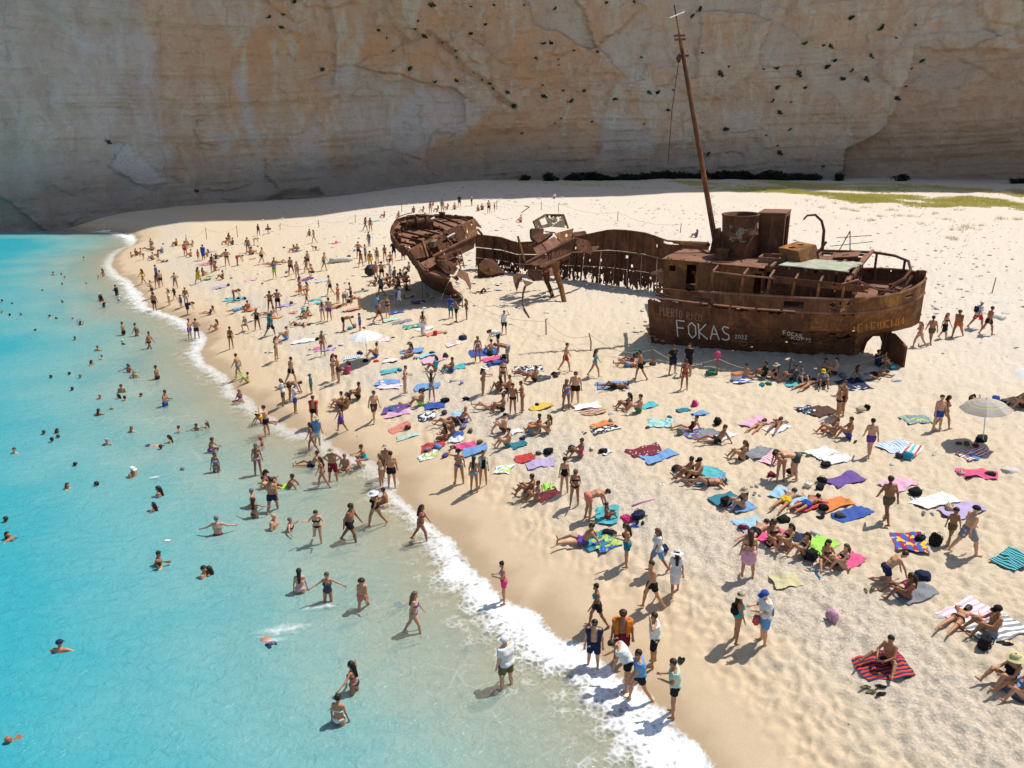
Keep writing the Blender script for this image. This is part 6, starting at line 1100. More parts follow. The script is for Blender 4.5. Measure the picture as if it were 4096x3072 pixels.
# ================================================================== things on the sand
TOW = {'h': '''275 235 410 205 1.2 nv pr;370 265 560 215 1.3 br plain;1165 315 1420 300 1.3 gy mx;1750 175 2030 215 1.2 sk plain;1990 185 2075 160 .8 nv plain;990 570 1200 500 1.1 lb wv;1190 625 1270 520 .9 tq ms;375 630 560 565 1.1 wh plain;480 670 690 620 1.1 wh plain;535 872 800 785 1.0 pu plain;1010 905 1250 830 1.1 lp plain;1620 760 2000 795 .9 pk plain;1660 630 1890 560 1.0 wh rs;1685 612 1830 645 .5 lb plain
1290 1062 1590 968 1.1 wh plain;1520 1130 1830 1045 1.1 li plain;1060 1355 1380 1375 1.6 bl ck;370 1445 530 1335 1.2 lg plain;620 1565 785 1475 .9 pk plain;20 1355 130 1245 1.0 pk plain;225 1355 290 1290 .8 nv plain;60 985 200 910 1.0 sk plain;160 1042 300 970 .9 sk plain;210 1085 480 998 .9 rd plain;435 1070 700 1000 1.0 oo plain;575 1170 880 1085 .9 bl plain;2010 1575 2230 1470 1.2 tq bs;0 420 170 350 .9 wh plain;-20 690 90 600 1.0 pk wv''',
'l': '''40 60 270 25 1.0 py plain;1130 212 1420 108 .9 gy plain;1560 395 1890 245 1.3 lp ws;1720 490 2190 415 1.3 gy ws;770 825 1200 735 1.3 nv rs;2130 1050 2230 880 .8 lb plain''',
'g': '''150 222 350 172 .8 yl plain;530 212 760 178 1.0 wh pr;600 265 805 220 .9 pu ys;1100 217 1250 165 .8 tq plain;690 425 935 368 .9 bk pr;680 372 880 320 .6 oo plain;1160 335 1400 345 1.3 sk mx;1430 242 1530 215 .6 tl plain;1560 272 1680 240 .7 lb plain;1520 462 1670 385 1.0 pu mx;1620 472 1765 405 .9 gy plain;1720 505 1900 415 .9 wh plain;25 668 200 618 .9 rd plain;115 715 375 665 1.0 li plain;770 602 850 578 .6 wh plain;1000 615 1300 555 1.3 wi fl;1130 665 1405 585 1.1 lb plain;1640 785 1745 725 1.3 tq plain
1530 855 1870 815 .9 lb mx;1730 1030 1940 955 1.0 tl plain;1880 1095 2080 1030 .9 lb plain;1960 1255 2190 1195 1.3 sk plain;715 1135 930 1125 1.5 tq plain;2130 1360 2230 1300 .8 pk plain;620 1395 870 1300 1.0 tl mx;720 1425 925 1345 .9 bl mx;265 905 345 885 .8 lg plain;215 1005 400 915 .8 wi plain;-20 425 80 395 .8 wh plain;-10 545 130 508 .9 tl plain;2000 370 2210 300 1.2 lp plain;2050 645 2205 545 .9 gy plain;720 22 1020 2 1.3 lb plain''',
'f': '''1050 15 1255 20 .8 lp ws;1360 42 1600 8 1.1 lb plain;1450 205 1645 175 1.0 bl plain;1400 302 1560 258 1.0 nv pr;1080 235 1330 203 1.2 pu plain;1110 280 1345 238 .8 lp plain;1150 415 1335 345 .9 cr plain;1210 485 1415 425 .6 mt plain;1680 262 1815 262 .7 sk plain;1720 335 1840 310 .6 pu plain;1420 575 1640 505 1.0 rd plain;1400 655 1575 595 .8 wh mx;1720 565 1905 515 1.0 pk plain;1780 605 2005 548 1.0 lb plain;2060 745 2215 738 1.0 wh mx;1700 445 1800 428 .8 bl plain;1660 485 1800 472 .7 wh plain''',
'b': '''510 782 640 755 1.0 lb wv;390 768 495 742 .9 pu plain;450 938 565 928 .7 tq plain;500 962 605 952 .6 tq plain;340 858 440 833 .8 oo plain;640 1002 785 968 .9 oo plain;750 1038 905 998 .9 cr plain;160 993 345 972 1.0 li plain;840 868 975 848 .8 gy plain;1150 892 1280 883 .7 wh plain;1200 935 1365 903 .8 mt plain;1340 962 1465 943 1.2 pu plain;1150 1053 1275 1033 1.1 bl plain;1100 1112 1255 1088 1.2 mt plain;1160 1143 1355 1103 1.0 gy plain;1260 1173 1425 1148 1.3 tl mx;1380 1193 1535 1168 1.0 wh plain;1460 1243 1625 1203 .9 cr plain;490 1358 575 1348 .7 pk plain;510 1373 695 1353 .9 li plain
310 1303 515 1278 .9 wh pr;1050 1293 1155 1268 1.0 lp ws;760 1438 905 1418 .8 lb wv;1240 1388 1455 1363 1.2 lb plain;1400 1433 1545 1388 .8 sk plain;1430 1478 1625 1428 1.1 lp plain;1600 1533 1815 1503 .9 tq plain;1640 1328 1785 1303 .8 wh ms;1840 1403 2105 1373 1.7 bl plain;1950 1463 2125 1423 .9 pk plain;1990 1498 2185 1458 .9 bl plain;1070 1563 1235 1538 .8 tq plain;1030 1648 1255 1638 .9 lb plain;280 1048 355 1038 .6 cr plain;380 1073 495 1058 .8 yl plain;1090 1463 1235 1448 .8 wh plain;100 1093 225 1083 .7 oo plain;1000 258 1075 246 .8 tq plain;660 453 725 433 .7 pk plain''',
'c': '''10 1543 275 1518 1.5 nv pr;180 1623 335 1598 .9 dg plain;1890 1643 2065 1623 .9 bl ws''', 'z5': '''850 565 1035 538 .9 tq plain;1600 565 1955 528 2.0 nv plain;1740 605 1955 588 .6 wh ws;1950 445 2065 470 .8 tl plain''',
'a': '''1480 467 1605 458 .8 yl plain;1780 520 1875 513 .8 li plain;1830 833 1965 813 1.0 li plain;1940 933 2115 918 1.2 tq plain;2100 1028 2220 1013 .9 cr plain;1750 742 1855 718 .8 yl plain;1750 762 1825 748 .8 tl plain;2110 768 2220 753 1.0 lp plain;1730 633 1825 623 .8 lp plain;2150 583 2215 573 .6 oo plain'''}
FABW = dict(plain='', pr='printed', mx='mottled', wv='wavy-patterned', ms='multi-striped', rs='red-striped', bs='black-striped', ck='barred', ws='white-striped', ys='yellow-striped', fl='flowered')
nt_ = 0
for fr_, txt in TOW.items():
    for ent in txt.replace('\n', ';').split(';'):
        e = ent.split(); a = ground(fr_, float(e[0]), float(e[1])); b = ground(fr_, float(e[2]), float(e[3])); wd_ = float(e[4]) * .88; c = (a + b) / 2; d = (b - a)[:2]; ln_ = .93 * max(.5, min(np.hypot(*d), 2.2)); d = d / (np.hypot(*d) + 1e-6); n_ = np.array([-d[1], d[0]]); nt_ += 1
        U, V_ = np.meshgrid(np.linspace(-.5, .5, 19), np.linspace(-.5, .5, 13), indexing='ij'); sd = nt_ * 3.7
        wr = fbm(U * 3.2 + sd, V_ * 2.4, 3, 7) - .5; curl = .12 * (fbm(U * 0 + sd, V_ * 2, 2, 8) - .5) * np.sign(U) * sstep(.3, .5, np.abs(U)); lx = U * ln_ * (1 + .06 * np.sin(V_ * 5 + sd)) + curl; ly_ = V_ * wd_ * (.86 + .10 * np.sin(U * 4 + sd)) + .08 * (fbm(U * 2 + sd, V_ * 0, 2, 9) - .5)
        X = c[0] + d[0] * lx + n_[0] * ly_; Y = c[1] + d[1] * lx + n_[1] * ly_
        Z = np.maximum(zs(X, Y), hz(X, Y) - .02) + .022 + .16 * np.clip(wr, -.05, 1) + .05 * np.abs(np.sin(7 * (U * math.cos(sd) + V_ * math.sin(sd)) + sd)) ** 4 * (fbm(U * 2, V_ * 2 + sd, 2, 3))
        cz = float(Z.mean()); ca, sa = d
        Xl = (X - c[0]) * ca + (Y - c[1]) * sa; Yl = -(X - c[0]) * sa + (Y - c[1]) * ca
        o = link('beach_towel', grid_mesh('beach_towel', Xl, Yl, Z - cz), FAB[e[6]], None, (c[0], c[1], cz), (lambda c3, m3: [.86 * q + .14 * m3 for q in c3])(CL[e[5]], sum(CL[e[5]]) / 3 + .04)); o.rotation_euler.z = math.atan2(d[1], d[0])
        o['category'] = 'towel'; o['group'] = 'towels spread on the sand'
        THINGS.append((o, ' '.join((CN[e[5]] + ' ' + FABW[e[6]]).split()) + ' beach towel', ['spread', 'crumpled flat'], Vector(c)))
# ---- bags
def blobmesh(name, sx_, sy_, sz_, seed, sq=.75, n=14):
    V = []; F = []
    for i_ in range(n + 1):
        th = math.pi * i_ / n
        for j_ in range(18):
            ph = 2 * math.pi * j_ / 18; p = [math.sin(th) * math.cos(ph), math.sin(th) * math.sin(ph), math.cos(th)]; p = [math.copysign(abs(q) ** sq, q) for q in p]
            r = 1 + .55 * (float(fbm(p[0] * 1.7 + seed, p[1] * 1.7 + p[2] * 2.1, 3, 5)) - .5); V.append((p[0] * sx_ * r, p[1] * sy_ * r, (p[2] * sz_ * r + sz_ * .92)))
    for i_ in range(n):
        for j_ in range(18): F.append((i_ * 18 + j_, i_ * 18 + (j_ + 1) % 18, (i_ + 1) * 18 + (j_ + 1) % 18, (i_ + 1) * 18 + j_))
    return mesh(name, V, F, True)
pk_body = [blobmesh('pack_body', .30, .20, .38, 1 + q * 3, .55) for q in range(3)]; pk_pock = blobmesh('pocket', .2, .07, .16, 2, .6); bag_body = [blobmesh('bag_body', .36, .22, .20, 9 + q * 4, .7) for q in range(3)]
st_ = MB(); [st_.tube([(s_ * .14, .15, .7), (s_ * .16, .28, .55), (s_ * .17, .27, .3), (s_ * .15, .17, .12)], .025, 5) for s_ in (-1, 1)]; st_.tube([(-.08, .05, .78), (0, .05, .86), (.08, .05, .78)], .018, 5); pk_strap = st_.mesh('strap')
hb = MB(); [hb.tube([(-.2, s_ * .08, .34), (-.12, s_ * .1, .5), (.12, s_ * .1, .5), (.2, s_ * .08, .34)], .018, 5) for s_ in (-1, 1)]; bag_hand = hb.mesh('handle')
BAGS = {'h': '500 700 .5 bk b;465 845 .45 bk b;432 918 .5 bk p;345 888 .5 wh b;495 1068 .5 bk p;650 1168 .5 dg p;92 1192 .55 bk p;40 1395 .5 bk p;305 1475 .6 bk p;375 1520 .6 bk p;592 1568 .5 wi p;1205 645 .6 tq p;1130 632 .5 dg p;1222 952 .6 bk p;1315 1342 .5 bk b;1425 1388 .6 bk p;1675 768 .4 be b;1917 788 .5 bk b;1572 1078 .55 be b;800 242 .5 be b;850 218 .5 bk p;485 402 .35 rd b;1968 138 .55 bl p;1830 503 .75 bk p;58 800 .45 wi p;172 750 .5 bk p;1790 545 .4 wi b;1715 525 .4 kh b;1645 520 .35 dg b',
 'l': '1345 42 .75 nv p;558 372 .6 lp p;1862 602 .65 bk p', 'g': '545 573 .45 nv p;285 592 .55 bk p;230 612 .4 dg b;762 578 .5 bk p;1462 433 .5 gy p;1762 343 .55 bk p;1572 188 .55 pk p;1360 292 .35 kh b;1392 745 .6 bk p;1422 792 .4 wh b;1842 1045 .65 bk p;997 1155 .6 pk b;1092 1150 .6 nv b;842 1292 .6 bk b;1312 1443 .55 nv b;2002 1243 .5 wi b;2000 645 .5 bk b;1172 378 .35 br b;215 185 .3 bk b;662 222 .35 gy b;90 482 .35 nv b;122 933 .4 bk b;850 322 .35 gy b;700 380 .4 be b;690 560 .3 wh b',
 'f': '1482 573 .5 gy b;1567 555 .5 lb b;1637 622 .4 pu b;1702 553 .4 br b;1932 513 .45 kh b;1632 253 .5 dg p;1250 168 .35 yl b;1172 222 .45 tl b;1632 153 .6 bk b;1417 58 .5 bk p;1812 133 .5 bk b;1852 403 .5 kh b;1792 373 .5 gy b;1312 388 .5 br b;1450 60 .35 bk b', 'b': '307 968 .5 dg b;1405 962 .3 rd b;1452 952 .3 bk b;1550 1242 .5 rd p;1640 1217 .4 be b;1762 1268 .7 nv p;962 1462 .5 bk p;1022 1462 .55 rd p;932 1173 .35 rd b;812 1183 .5 tq b;852 1168 .5 gy b;517 1278 .45 bk p;642 1337 .35 br b;345 1143 .5 bk b;1647 1423 .5 dg p;1522 1393 .45 bk b;1122 1442 .35 kh b;990 1232 .4 bk b;897 1393 .5 nv b;2027 1413 .4 bk b;2140 1443 .6 bk p;850 508 .5 lb b;242 482 .4 nv b;692 437 .4 pk b;802 562 .5 bk b;267 692 .5 gy b;922 843 .45 bk b;802 955 .5 bk p;57 792 .3 bk b;17 472 .35 tl b;1087 1642 .4 wh b;1782 1648 .5 li b;2008 1410 .3 bk b;1240 1540 .4 tl b',
 'c': '347 1582 .5 bk p;377 1592 .4 br b;1197 1483 .55 br p;1722 1572 .8 gr b;1140 1490 .35 nv b', 'z5': '510 555 .5 tl b;600 535 .4 gr b;1632 415 .6 gy b;1150 450 .4 bk b', 'd': '1082 1522 .55 tl b', 'a': '1410 452 .35 bk b;1975 810 .45 dg b;2068 925 .5 bk p;2115 925 .35 bk b;2000 745 .4 gy b;1860 612 .35 bk b'}
def make_bag(p, s, col, kind, rz=None, name=None):
    o = link('backpack' if kind == 'p' else 'beach_bag', None, loc=p); s = s * random.uniform(.75, .95); k_ = s / .8 if kind == 'p' else s / .72; o.scale = (k_, k_, k_ * (.9 if rz is not None else random.uniform(.6, .9))); lay = rz is None and kind == 'p' and random.random() < .6; o.rotation_euler = ((random.choice((-1.15, -.9, -1.3)) if lay else random.uniform(-.4, .1)) if kind == 'p' and rz is None else 0, random.uniform(-.15, .15), random.random() * 6.28 if rz is None else rz)
    q = random.randrange(3); cc = [c_ * random.uniform(.85, 1.15) for c_ in col]
    if kind == 'p': bo_ = link('pack_body', pk_body[q], M_cloth, o, None, cc); b_ = link('pocket', pk_pock, M_cloth, bo_, (0, -.17, .08), [c_ * .8 for c_ in cc]); link('strap', pk_strap, M_cloth, o, None, [c_ * .5 for c_ in cc])
    else: link('bag_body', bag_body[q], M_cloth, o, None, cc); link('handle', bag_hand, M_cloth, o, None, [c_ * .6 for c_ in cc])
    return o
for fr_, txt in BAGS.items():
    for ent in txt.split(';'):
        e = ent.split(); p = ground(fr_, float(e[0]), float(e[1])); o = make_bag(p, float(e[2]), CL[e[3]], e[4]); o['category'] = 'bag'; o['group'] = 'bags left on the sand'
        THINGS.append((o, '%s %s' % (CN[e[3]], 'backpack' if e[4] == 'p' else 'beach bag'), ['left on the sand', 'standing by towels' if e[4] == 'p' else 'lying by towels'], Vector(p)))
for (fr_, u, v, hgt, s, col, rz, lb) in (('d', 1775, 1172, 1.0, .5, 'nv', -1.57, 'navy backpack on the back of the walker in red shorts'), ('k', 1900, 555, .95, .5, 'bk', -1.57, 'black backpack worn by the person in the straw sun hat'), ('k', 2195, 568, .95, .5, 'gy', 1.57, 'grey backpack worn by the person in the blue cap and white shirt'), ('z4', 1650, 1242, .95, .42, 'gy', 1.57, 'grey backpack worn beside the tip of the bow'), ('z4', 610, 977, .75, .5, 'bl', 0, 'blue shoulder bag carried by the person in the white hat')):
    p = ground(fr_, u, v); p[2] += hgt; tag(make_bag(p, s, CL[col], 'p', rz), lb, 'bag', 'bags carried by walkers')
p = ground('k', 2090, 560); p[2] += .62; nb = make_bag(p, .3, (.62, .12, .12), 'b', .4); nb.scale = (.34, .34, .75); tag(nb, 'thin red carrier bag held by the person in the blue cap', 'bag')
# ---- coolers
for fr_, u, v, bc, lc, lb in (('g', 188, 425, (.28, .29, .30), (.8, .25, .02), 'grey cool box with an orange lid beside two seated bathers'), ('c', 1935, 1625, (.7, .7, .68), (.75, .22, .03), 'white cool box with an orange top near the shade of the hull')):
    p = ground(fr_, u, v); o = link('cool_box', None, loc=p); o.rotation_euler.z = .5; tag(o, lb, 'cool box')
    m_ = bmesh.new(); bmesh.ops.create_cube(m_, size=1); [setattr(q, 'co', Vector((q.co.x * (.5 + .06 * q.co.z), q.co.y * .36, q.co.z * .36 + .19))) for q in m_.verts]; bmesh.ops.bevel(m_, geom=m_.edges[:], offset=.03, segments=2, affect='EDGES'); me = bpy.data.meshes.new('box_body'); m_.to_mesh(me); link('box_body', me, M_cloth, o, None, bc)
    m_ = bmesh.new(); bmesh.ops.create_cube(m_, size=1); [setattr(q, 'co', Vector((q.co.x * .56, q.co.y * .4, q.co.z * .07 + .42))) for q in m_.verts]; bmesh.ops.bevel(m_, geom=m_.edges[:], offset=.025, segments=2, affect='EDGES'); me = bpy.data.meshes.new('lid'); m_.to_mesh(me); link('lid', me, M_cloth, o, None, lc)
    MB().tube([(-.28, 0, .36), (-.31, 0, .5), (.31, 0, .5), (.28, 0, .36)], .015, 6).build('handle', M_cloth, o, color=(.5, .5, .5))
# ---- flip-flops
sole = MB(); ring_ = [(.045 * math.cos(a) * (1 if math.sin(a) < 0 else 1.15), .13 * math.sin(a)) for a in np.linspace(0, 2 * math.pi, 14, endpoint=False)]; sole.add([(x, y, .0) for x, y in ring_] + [(x, y, .022) for x, y in ring_], [tuple(range(13, -1, -1)), tuple(range(14, 28))] + [(q, (q + 1) % 14, 14 + (q + 1) % 14, 14 + q) for q in range(14)]); sole = sole.mesh('sole')
thg = MB().tube([(-.045, -.02, .02), (-.02, .04, .05), (0, .075, .02), (.02, .04, .05), (.045, -.02, .02)], .008, 5).mesh('thong')
for fr_, u, v, c_ in (('l', 880, 990, 'kh'), ('l', 970, 985, 'bk'), ('l', 2055, 600, 'bk'), ('l', 875, 110, 'kh'), ('g', 1300, 848, 'wh'), ('g', 2100, 880, 'gy'), ('g', 2112, 950, 'gy'), ('g', 1050, 1225, 'bl'), ('g', 1112, 1196, 'bk'), ('g', 612, 420, 'bk'), ('h', 292, 606, 'kh'), ('h', 338, 612, 'kh'), ('h', 460, 1140, 'bk'), ('h', 728, 495, 'bk'), ('h', 1376, 1122, 'gy'), ('h', 1722, 806, 'br'), ('h', 372, 1602, 'be'), ('h', 430, 1630, 'sk'), ('h', 1268, 985, 'wh'), ('k', 1478, 730, 'bk'), ('b', 1380, 1437, 'bk'), ('b', 1185, 1262, 'dg')):
    p = ground(fr_, u, v); a = random.random() * 6.28
    for q in (-1, 1):
        x, y = p[0] + q * .09 * math.cos(a) + random.gauss(0, .03), p[1] + q * .09 * math.sin(a) + random.gauss(0, .05); o = link('flip_flop', None, loc=(x, y, float(zs(x, y)) + .015)); o.rotation_euler.z = a + random.uniform(-.5, .5); o.scale = (1.15,) * 3; o['category'] = 'flip-flop'; o['group'] = 'flip-flops on the sand'
        link('sole', sole, M_cloth, o, None, CL[c_]); link('thong', thg, M_cloth, o, None, [k_ * .6 for k_ in CL[c_]]); THINGS.append((o, CN[c_] + ' flip-flop', ['lying on the sand', 'one of a pair'], Vector((x, y, 0))))
# ---- parasols
M_pole = flat('pole_metal', (.55, .55, .54), .4, .1)
def canopy(r, hgt, n=8, mat=None, sub=6):
    V = [(0, 0, hgt)]; F = []; m = n * 4
    for i_ in range(1, sub + 1):
        t = i_ / sub
        for j_ in range(m):
            a = 2 * math.pi * j_ / m; seg = (j_ % 4) / 4; sag = 1 - .075 * math.sin(math.pi * seg) * t; V.append((r * t * sag * math.cos(a), r * t * sag * math.sin(a), hgt * (1 - t ** 1.7) - .03 * math.sin(math.pi * seg) * t))
    for j_ in range(m): F.append((0, 1 + j_, 1 + (j_ + 1) % m))
    for i_ in range(sub - 1):
        for j_ in range(m): a, b = 1 + i_ * m + j_, 1 + i_ * m + (j_ + 1) % m; F.append((a, a + m, b + m, b))
    return mesh('canopy', V, F)
k = NT('striped_canvas'); r_ = k.n('VectorMath', operation='LENGTH', i={0: k.scale(k.obj(), (1, 1, 0))}).outputs['Value']
M_can = k.fin(k.ramp(k.math('FRACT', k.math('MULTIPLY', r_, 2.6)), (0, (.36, .35, .33)), (.18, (.52, .33, .2)), (.34, (.30, .31, .33)), (.5, (.40, .42, .2)), (.66, (.36, .35, .35)), (.82, (.48, .30, .2)), (.93, (.34, .35, .37))), .8); M_can.node_tree.nodes['Color Ramp'].color_ramp.interpolation = 'CONSTANT'
k = NT('white_canvas'); M_wcan = k.fin(k.mix(k.noise(3, 3, k.obj()), (.62, .62, .61), (.74, .74, .72)), .7)
def parasol(p, r, h_, mat, lab_, tilt=(0, 0)):
    o = link('parasol', None, loc=p); o.rotation_euler = (tilt[0], tilt[1], .3); tag(o, lab_, 'parasol')
    c_ = link('canopy', canopy(r, .42), mat, o, (0, 0, h_ - .42)); MB().tube([(0, 0, -.3), (0, 0, h_ + .02)], .02, 8).build('pole', M_pole, o); MB().tube([(0, 0, h_), (0, 0, h_ + .08)], [.03, .01], 8).build('finial', M_pole, o)
    for q in range(8): a = 2 * math.pi * q / 8; MB().tube([(0, 0, .39), (.5 * r * math.cos(a), .5 * r * math.sin(a), .27), (.985 * r * math.cos(a), .985 * r * math.sin(a), -.01)], .008, 4).build('rib', M_pole, c_)
    return o
parasol(ground('h', 1856, 505), 1.0, 1.95, M_can, 'round beach parasol with grey orange and lime rings', (0, -.12)); parasol(ground('b', 965, 1452), 1.08, 1.95, M_wcan, 'plain white beach parasol standing on the left sand', (0, -.05)); parasol(ground('h', 2285, 150), 1.1, 1.7, M_wcan, 'white parasol cut off by the right edge of the view')
pb = parasol(ground('b', 1000, 712), .62, .9, flat('black_canvas', (.012, .012, .014), .6), 'small black umbrella tilted open on the sand left of the bow', (.9, -.5)); pb.location.z += .25
# ---- rope fence
M_post = flat('post_wood', (.20, .13, .07), .9, .4, 9, .01); M_rope = flat('rope', (.42, .36, .26), .9)
POST = [('b', 1440, 920, 1.05), ('b', 1785, 1000, .9), ('c', 295, 1230, 1.05), ('c', 680, 1365, 1.1), ('c', 1215, 1495, 1.1), ('c', 1770, 1580, 1.1), ('z5', 885, 395, 1.05), ('z5', 2200, 330, .9)]
POST2 = [('b', 210, 325, .9), ('b', 545, 305, 1.), ('b', 858, 265, 1.1), ('b', 1258, 172, 1.), ('b', 2025, 150, 1.1), ('b', 2080, 148, 1.3), ('c', 252, 155, 1.2), ('c', 404, 165, 1.2), ('c', 915, 250, 1.2), ('c', 1456, 350, 1.1)]
POST3 = [('a', 1612, 432, 1.), ('a', 1785, 410, 1.6), ('a', 2052, 388, 1.5)]
for nm_, lst_ in (('in front of the wreck', POST), ('across the back of the beach', POST2), ('on the far left sand', POST3)):
    tops = []
    for fr_, u, v, h_ in lst_:
        p = Vector(ground(fr_, u, v)); o = link('fence_post', MB().tube([(0, 0, -.2), (random.gauss(0, .02), .01, h_ * .5), (random.gauss(0, .05), .02, h_)], [.045, .042, .038], 7).mesh('fence_post'), M_post, None, p); o['category'] = 'post'; o['group'] = 'posts of the rope fence ' + nm_; tops.append(p + Vector((0, 0, h_ * .86)))
        THINGS.append((o, 'weathered wooden post', ['of the rope fence', nm_], p))
    m_ = MB(); c0 = tops[0]
    for a, b in zip(tops[:-1], tops[1:]):
        if (a - b).length > 30: continue
        m_.tube([a.lerp(b, t) - c0 - Vector((0, 0, .55 * math.sin(math.pi * t))) for t in np.linspace(0, 1, 12)], .014, 4)
    if m_.v: r_ = m_.build('fence_rope', M_rope); r_.location = c0; tag(r_, 'thin slack rope strung between the posts ' + nm_, 'rope')
p = ground('d', 1935, 865); tag(link('fence_post', MB().tube([(0, 0, -.2), (.06, 0, .6), (.1, 0, 1.15)], [.04, .038, .034], 7).mesh('fence_post'), M_post, None, p), 'lone thin post standing on pale sand right of the stern', 'post')
p = ground('c', 1765, 1560); p[2] += .62; sh_ = link('pink_shirt', blobmesh('pink_shirt', .16, .1, .3, 4, .8), M_cloth, None, p, CL['pk']); tag(sh_, 'hot pink shirt hung on a fence post', 'shirt')
# ---- rocks and driftwood
k = NT('white_stone'); M_stone = k.fin(k.mix(k.noise(4, 5, k.obj()), (.42, .38, .32), (.66, .63, .57)), .9, k.bump(k.noise(6, 5, k.obj()), .05), .2)
def rockmesh(seed):
    m_ = bmesh.new(); bmesh.ops.create_icosphere(m_, subdivisions=3, radius=1); g = np.random.default_rng(seed); pl_ = [(g.normal(size=3), .55 + .35 * g.random()) for _ in range(9)]
    for v_ in m_.verts:
        c = np.array(v_.co)
        for n_, d_ in pl_:
            n_ = n_ / np.linalg.norm(n_); e_ = c @ n_ - d_
            if e_ > 0: c = c - n_ * e_ * .85
        v_.co = Vector(c * (1 + .08 * (float(fbm(c[0] * 3 + seed, c[1] * 3 + c[2] * 2, 3, 2)) - .5)))
    me = bpy.data.meshes.new('rock'); m_.to_mesh(me); m_.free(); me.polygons.foreach_set('use_smooth', [True] * len(me.polygons)); return me
RK = [rockmesh(q) for q in range(5)]
for fr_, u, v, s, fl_ in (('h', 2105, 742, .75, .4), ('h', 2050, 835, .35, .5), ('h', 1086, 706, .3, .6), ('h', 415, 1292, .45, .7), ('h', 1440, 602, .2, .6), ('d', 2010, 948, 1.5, .35), ('d', 1985, 1085, 1.2, .5), ('d', 1905, 1055, .6, .5), ('d', 2050, 1040, .6, .5), ('d', 1495, 797, .7, .4), ('d', 1665, 752, .5, .4), ('d', 1660, 742, .4, .4), ('d', 1820, 718, .7, .35), ('d', 1650, 838, .5, .4), ('d', 1478, 1006, .6, .3), ('d', 1450, 1046, .5, .35), ('d', 1100, 1618, .8, .45), ('d', 1858, 1604, .3, .6), ('l', 1790, 192, .42, .6), ('l', 1490, 352, .4, .6), ('l', 2178, 412, .42, .5), ('l', 2010, 330, .3, .5), ('g', 860, 252, .42, .6), ('b', 902, 398, .6, .4), ('b', 1000, 385, .7, .5), ('b', 1050, 402, .6, .4), ('b', 1720, 1622, .55, .5), ('c', 1255, 350, .7, .6), ('c', 1240, 372, .4, .6), ('c', 70, 292, .8, .5), ('c', 900, 288, .5, .4), ('b', 2080, 330, .8, .4), ('b', 2130, 305, .7, .4), ('b', 2030, 338, .5, .4), ('f', 880, 445, .2, .8), ('d', 2205, 990, .6, .6), ('d', 1690, 752, .35, .4), ('b', 1310, 1005, .3, .5)):
    p = ground(fr_, u, v); o = link('rock', RK[random.randrange(5)], M_stone, None, p - np.array([0, 0, .03])); o.scale = (s * .55, s * .45, s * fl_ * .5); o.rotation_euler = (random.uniform(-.2, .2), random.uniform(-.2, .2), random.random() * 6.28); o['category'] = 'rock'; o['group'] = 'pale rocks on the sand'
    THINGS.append((o, ('large' if s > .8 else ('small' if s < .45 else 'mid-sized')) + ' pale limestone rock', ['on the sand', 'half buried'], Vector(p)))
p = ground('b', 735, 605); lg = link('driftwood_log', None, loc=p); lg.rotation_euler.z = .35; tag(lg, 'bleached driftwood log lying on the sand left of the bow', 'driftwood')
tk_ = MB().tube([(-1.15, 0, .22), (-.6, .05, .25), (0, 0, .27), (.7, -.03, .26), (1.15, .02, .24)], [.24, .27, .28, .27, .22], 12).build('trunk', M_stone, lg, True); MB().tube([(-1.0, 0, .1), (-1.5, -.1, .02), (-2.2, -.35, .0)], [.1, .06, .03], 7).build('branch', M_stone, lg); MB().tube([(-.3, .1, .4), (-.45, .2, .7)], [.08, .04], 6).build('branch', M_stone, lg)
# small stones washed over the upper beach: nobody could count them
SV = []; SF = []; ico = [(0, 0, 1), (.9, 0, .3), (.28, .85, .3), (-.72, .52, .3), (-.72, -.52, .3), (.28, -.85, .3), (0, 0, -.5)]; icf = [(0, 1, 2), (0, 2, 3), (0, 3, 4), (0, 4, 5), (0, 5, 1), (6, 2, 1), (6, 3, 2), (6, 4, 3), (6, 5, 4), (6, 1, 5)]
def scatter(n, fn, s0, s1):
    for _ in range(n):
        x, y = fn(); d_ = float(shore_d(x, y))
        if d_ < 3: continue
        s = s0 + (s1 - s0) * random.random() ** 3; z = float(hz(x, y)) + (float(micro(x, y, d_)) if y < 60 else 0); a = random.random() * 6.28; k0 = len(SV); ca, sa = math.cos(a), math.sin(a); q = random.uniform(.6, 1.4)
        for vx, vy, vz in ico: SV.append((x + s * (vx * ca * q - vy * sa), y + s * (vx * sa * q + vy * ca), z + s * vz * .5))
        SF.extend([(k0 + i_, k0 + j_, k0 + l_) for i_, j_, l_ in icf])
scatter(2600, lambda: (random.uniform(-35, 60), random.uniform(50, 125)), .04, .26); scatter(900, lambda: (random.uniform(8, 42), random.uniform(40, 75)), .03, .20); scatter(700, lambda: (random.uniform(-6, 16), random.uniform(64, 90)), .05, .34); scatter(900, lambda: (random.uniform(-5, 22), random.uniform(15, 45)), .012, .04); scatter(400, lambda: (random.uniform(-45, 10), random.uniform(125, 165)), .06, .5)
tag(link('stones', np_mesh('stones', np.array(SV), np.array(SF), False), M_stone), 'small pale stones strewn over the sand', 'stones', kind='stuff')
